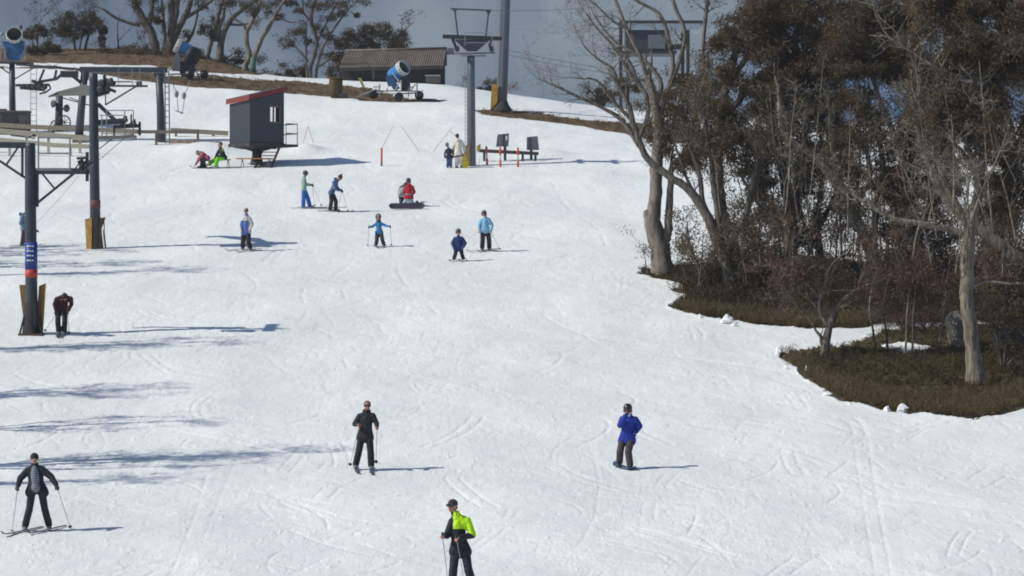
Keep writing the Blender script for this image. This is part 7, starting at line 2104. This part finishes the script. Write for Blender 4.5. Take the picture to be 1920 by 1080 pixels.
mound('low dark rounded shrub right of the left edge snow gun', (85, 98), [(70, 90, 18, 9), (90, 88, 20, 10), (105, 91, 14, 8), (60, 93, 12, 7)], 121, YR - 3)
mound('brown shrub left of the multi stemmed gum foot', (245, 102), [(225, 95, 20, 8), (250, 94, 22, 10), (272, 96, 20, 10), (200, 98, 18, 6), (300, 98, 16, 10)], 122, YR - 2, LEAF, 260)
mound('dark shrub band under the forked ridge gums', (420, 116), [(395, 112, 20, 8), (425, 110, 22, 9), (445, 112, 18, 8), (375, 105, 14, 12), (345, 105, 20, 14), (320, 92, 18, 14)], 123, YR - 1, LEAFD, 330)
mound('dark shrub at the left foot of the slender ridge gum', (555, 142), [(545, 136, 14, 7), (562, 133, 14, 9), (528, 142, 12, 4), (575, 140, 8, 7)], 124, YR - 2)
mound('greyish shrub between the slender gum and the shed', (625, 150), [(620, 138, 12, 10), (634, 130, 10, 10), (628, 146, 14, 6)], 125, YR - 4, LEAF, 240)
mound('dark dome shaped shrub at the crest below the lift terminal', (1130, 195), [(1115, 180, 18, 12), (1135, 172, 22, 14), (1155, 178, 18, 12), (1130, 186, 24, 8), (1172, 160, 14, 16), (1195, 165, 14, 10)], 126, 201.5, LEAFD, 420)
mound('brown shrub on the crest just left of the tall steel pole', (905, 172), [(897, 168, 10, 5), (912, 166, 12, 5), (922, 170, 8, 4)], 127, 202.0, LEAF, 160)

# ---- gums left of the frame, which throw the long shadows on the snow
T = Tree('snow_gum', 'thin crowned snow gum beyond the left edge, casting a long shadow', (960, 628), group='snow gums beyond the left edge', seed=200, Yb=100.0)
sx = 6000 / 100.0
def q_(x, h): return (960 + x * sx, 540 - (T.root.location.z + h) * sx)
def lb(pts): return [(*q_(x, h), r_ * sx, dy) for (x, h, r_, dy) in pts]
T.limb(lb([(0, -0.2, .22, 0), (0.1, 1.5, .17, 0), (0, 3, .14, .1), (.15, 5, .11, 0), (.1, 7, .07, 0), (.2, 8.9, .03, 0)]), 4, 0.5)
T.limb(lb([(0, 3.2, .09, 0), (.6, 4.6, .07, .4), (.9, 6.2, .05, .6), (1.0, 7.4, .02, .7)]), 4, 0.4)
T.limb(lb([(0.05, 3.8, .08, 0), (-.6, 5.2, .06, -.4), (-.8, 6.8, .03, -.5)]), 4, 0.4)
for (x, h, rx, rz, dy) in ((.2, 8.3, .5, .4, 0), (.0, 7.4, .6, .4, .2), (.9, 7.1, .6, .4, .6), (-.8, 6.6, .6, .4, -.5), (.5, 6.2, .5, .35, .3), (-.3, 5.8, .5, .3, -.3), (1.0, 5.6, .5, .3, .5), (-.8, 5.3, .45, .3, -.4), (.3, 5.0, .5, .3, 0)):
    X_, H_ = q_(x, h); T.clump(X_, H_, rx * sx * .75, rz * sx * .8, 62, dy * .3, 6)
proto = T.done()
def place(o, x, y, s_, rz):
    o.location = (x, y, gz(x, y)); o.scale = (s_, s_, s_); o.rotation_euler = (0, 0, rz)
SH = [(350, 505, 9), (200, 470, 8), (120, 462, 8.5), (250, 490, 9.5), (410, 640, 8.6), (250, 648, 8.4), (310, 727, 8.5), (180, 735, 7.5), (345, 790, 8), (560, 848, 10), (430, 856, 9), (270, 897, 7.6)]
for i, (tx, ty, H_) in enumerate(SH):
    g_ = G(tx, ty); x = g_.x - 1.11 * H_; y = g_.y - 0.30 * H_
    x = min(x, -0.162 * y - 0.4)
    if i == 0:
        o = proto
    else:
        o = proto.copy(); COL.objects.link(o)
        for ch in list(proto.children):
            c = ch.copy(); COL.objects.link(c); c.parent = o
    place(o, x, y, H_ / 9.0, i * 1.7)

# ---- added thin haze box that lifts the blacks in place of lens veil
hz = MB(); hz.box((0, 150, 20), (520, 420, 70))
ho = hz.build('veil_haze', None)
ho.data.materials.clear()
mh = bpy.data.materials.new('veil_haze'); mh.use_nodes = True
mh.node_tree.nodes.clear()
_o = mh.node_tree.nodes.new('ShaderNodeOutputMaterial'); _v = mh.node_tree.nodes.new('ShaderNodeVolumePrincipled')
_v.inputs['Color'].default_value = (0.92, 0.94, 0.97, 1); _v.inputs['Density'].default_value = 0.00024; _v.inputs['Anisotropy'].default_value = 0.2
mh.node_tree.links.new(_v.outputs[0], _o.inputs['Volume'])
ho.data.materials.append(mh); ho['kind'] = 'stuff'; ho.display_type = 'WIRE'
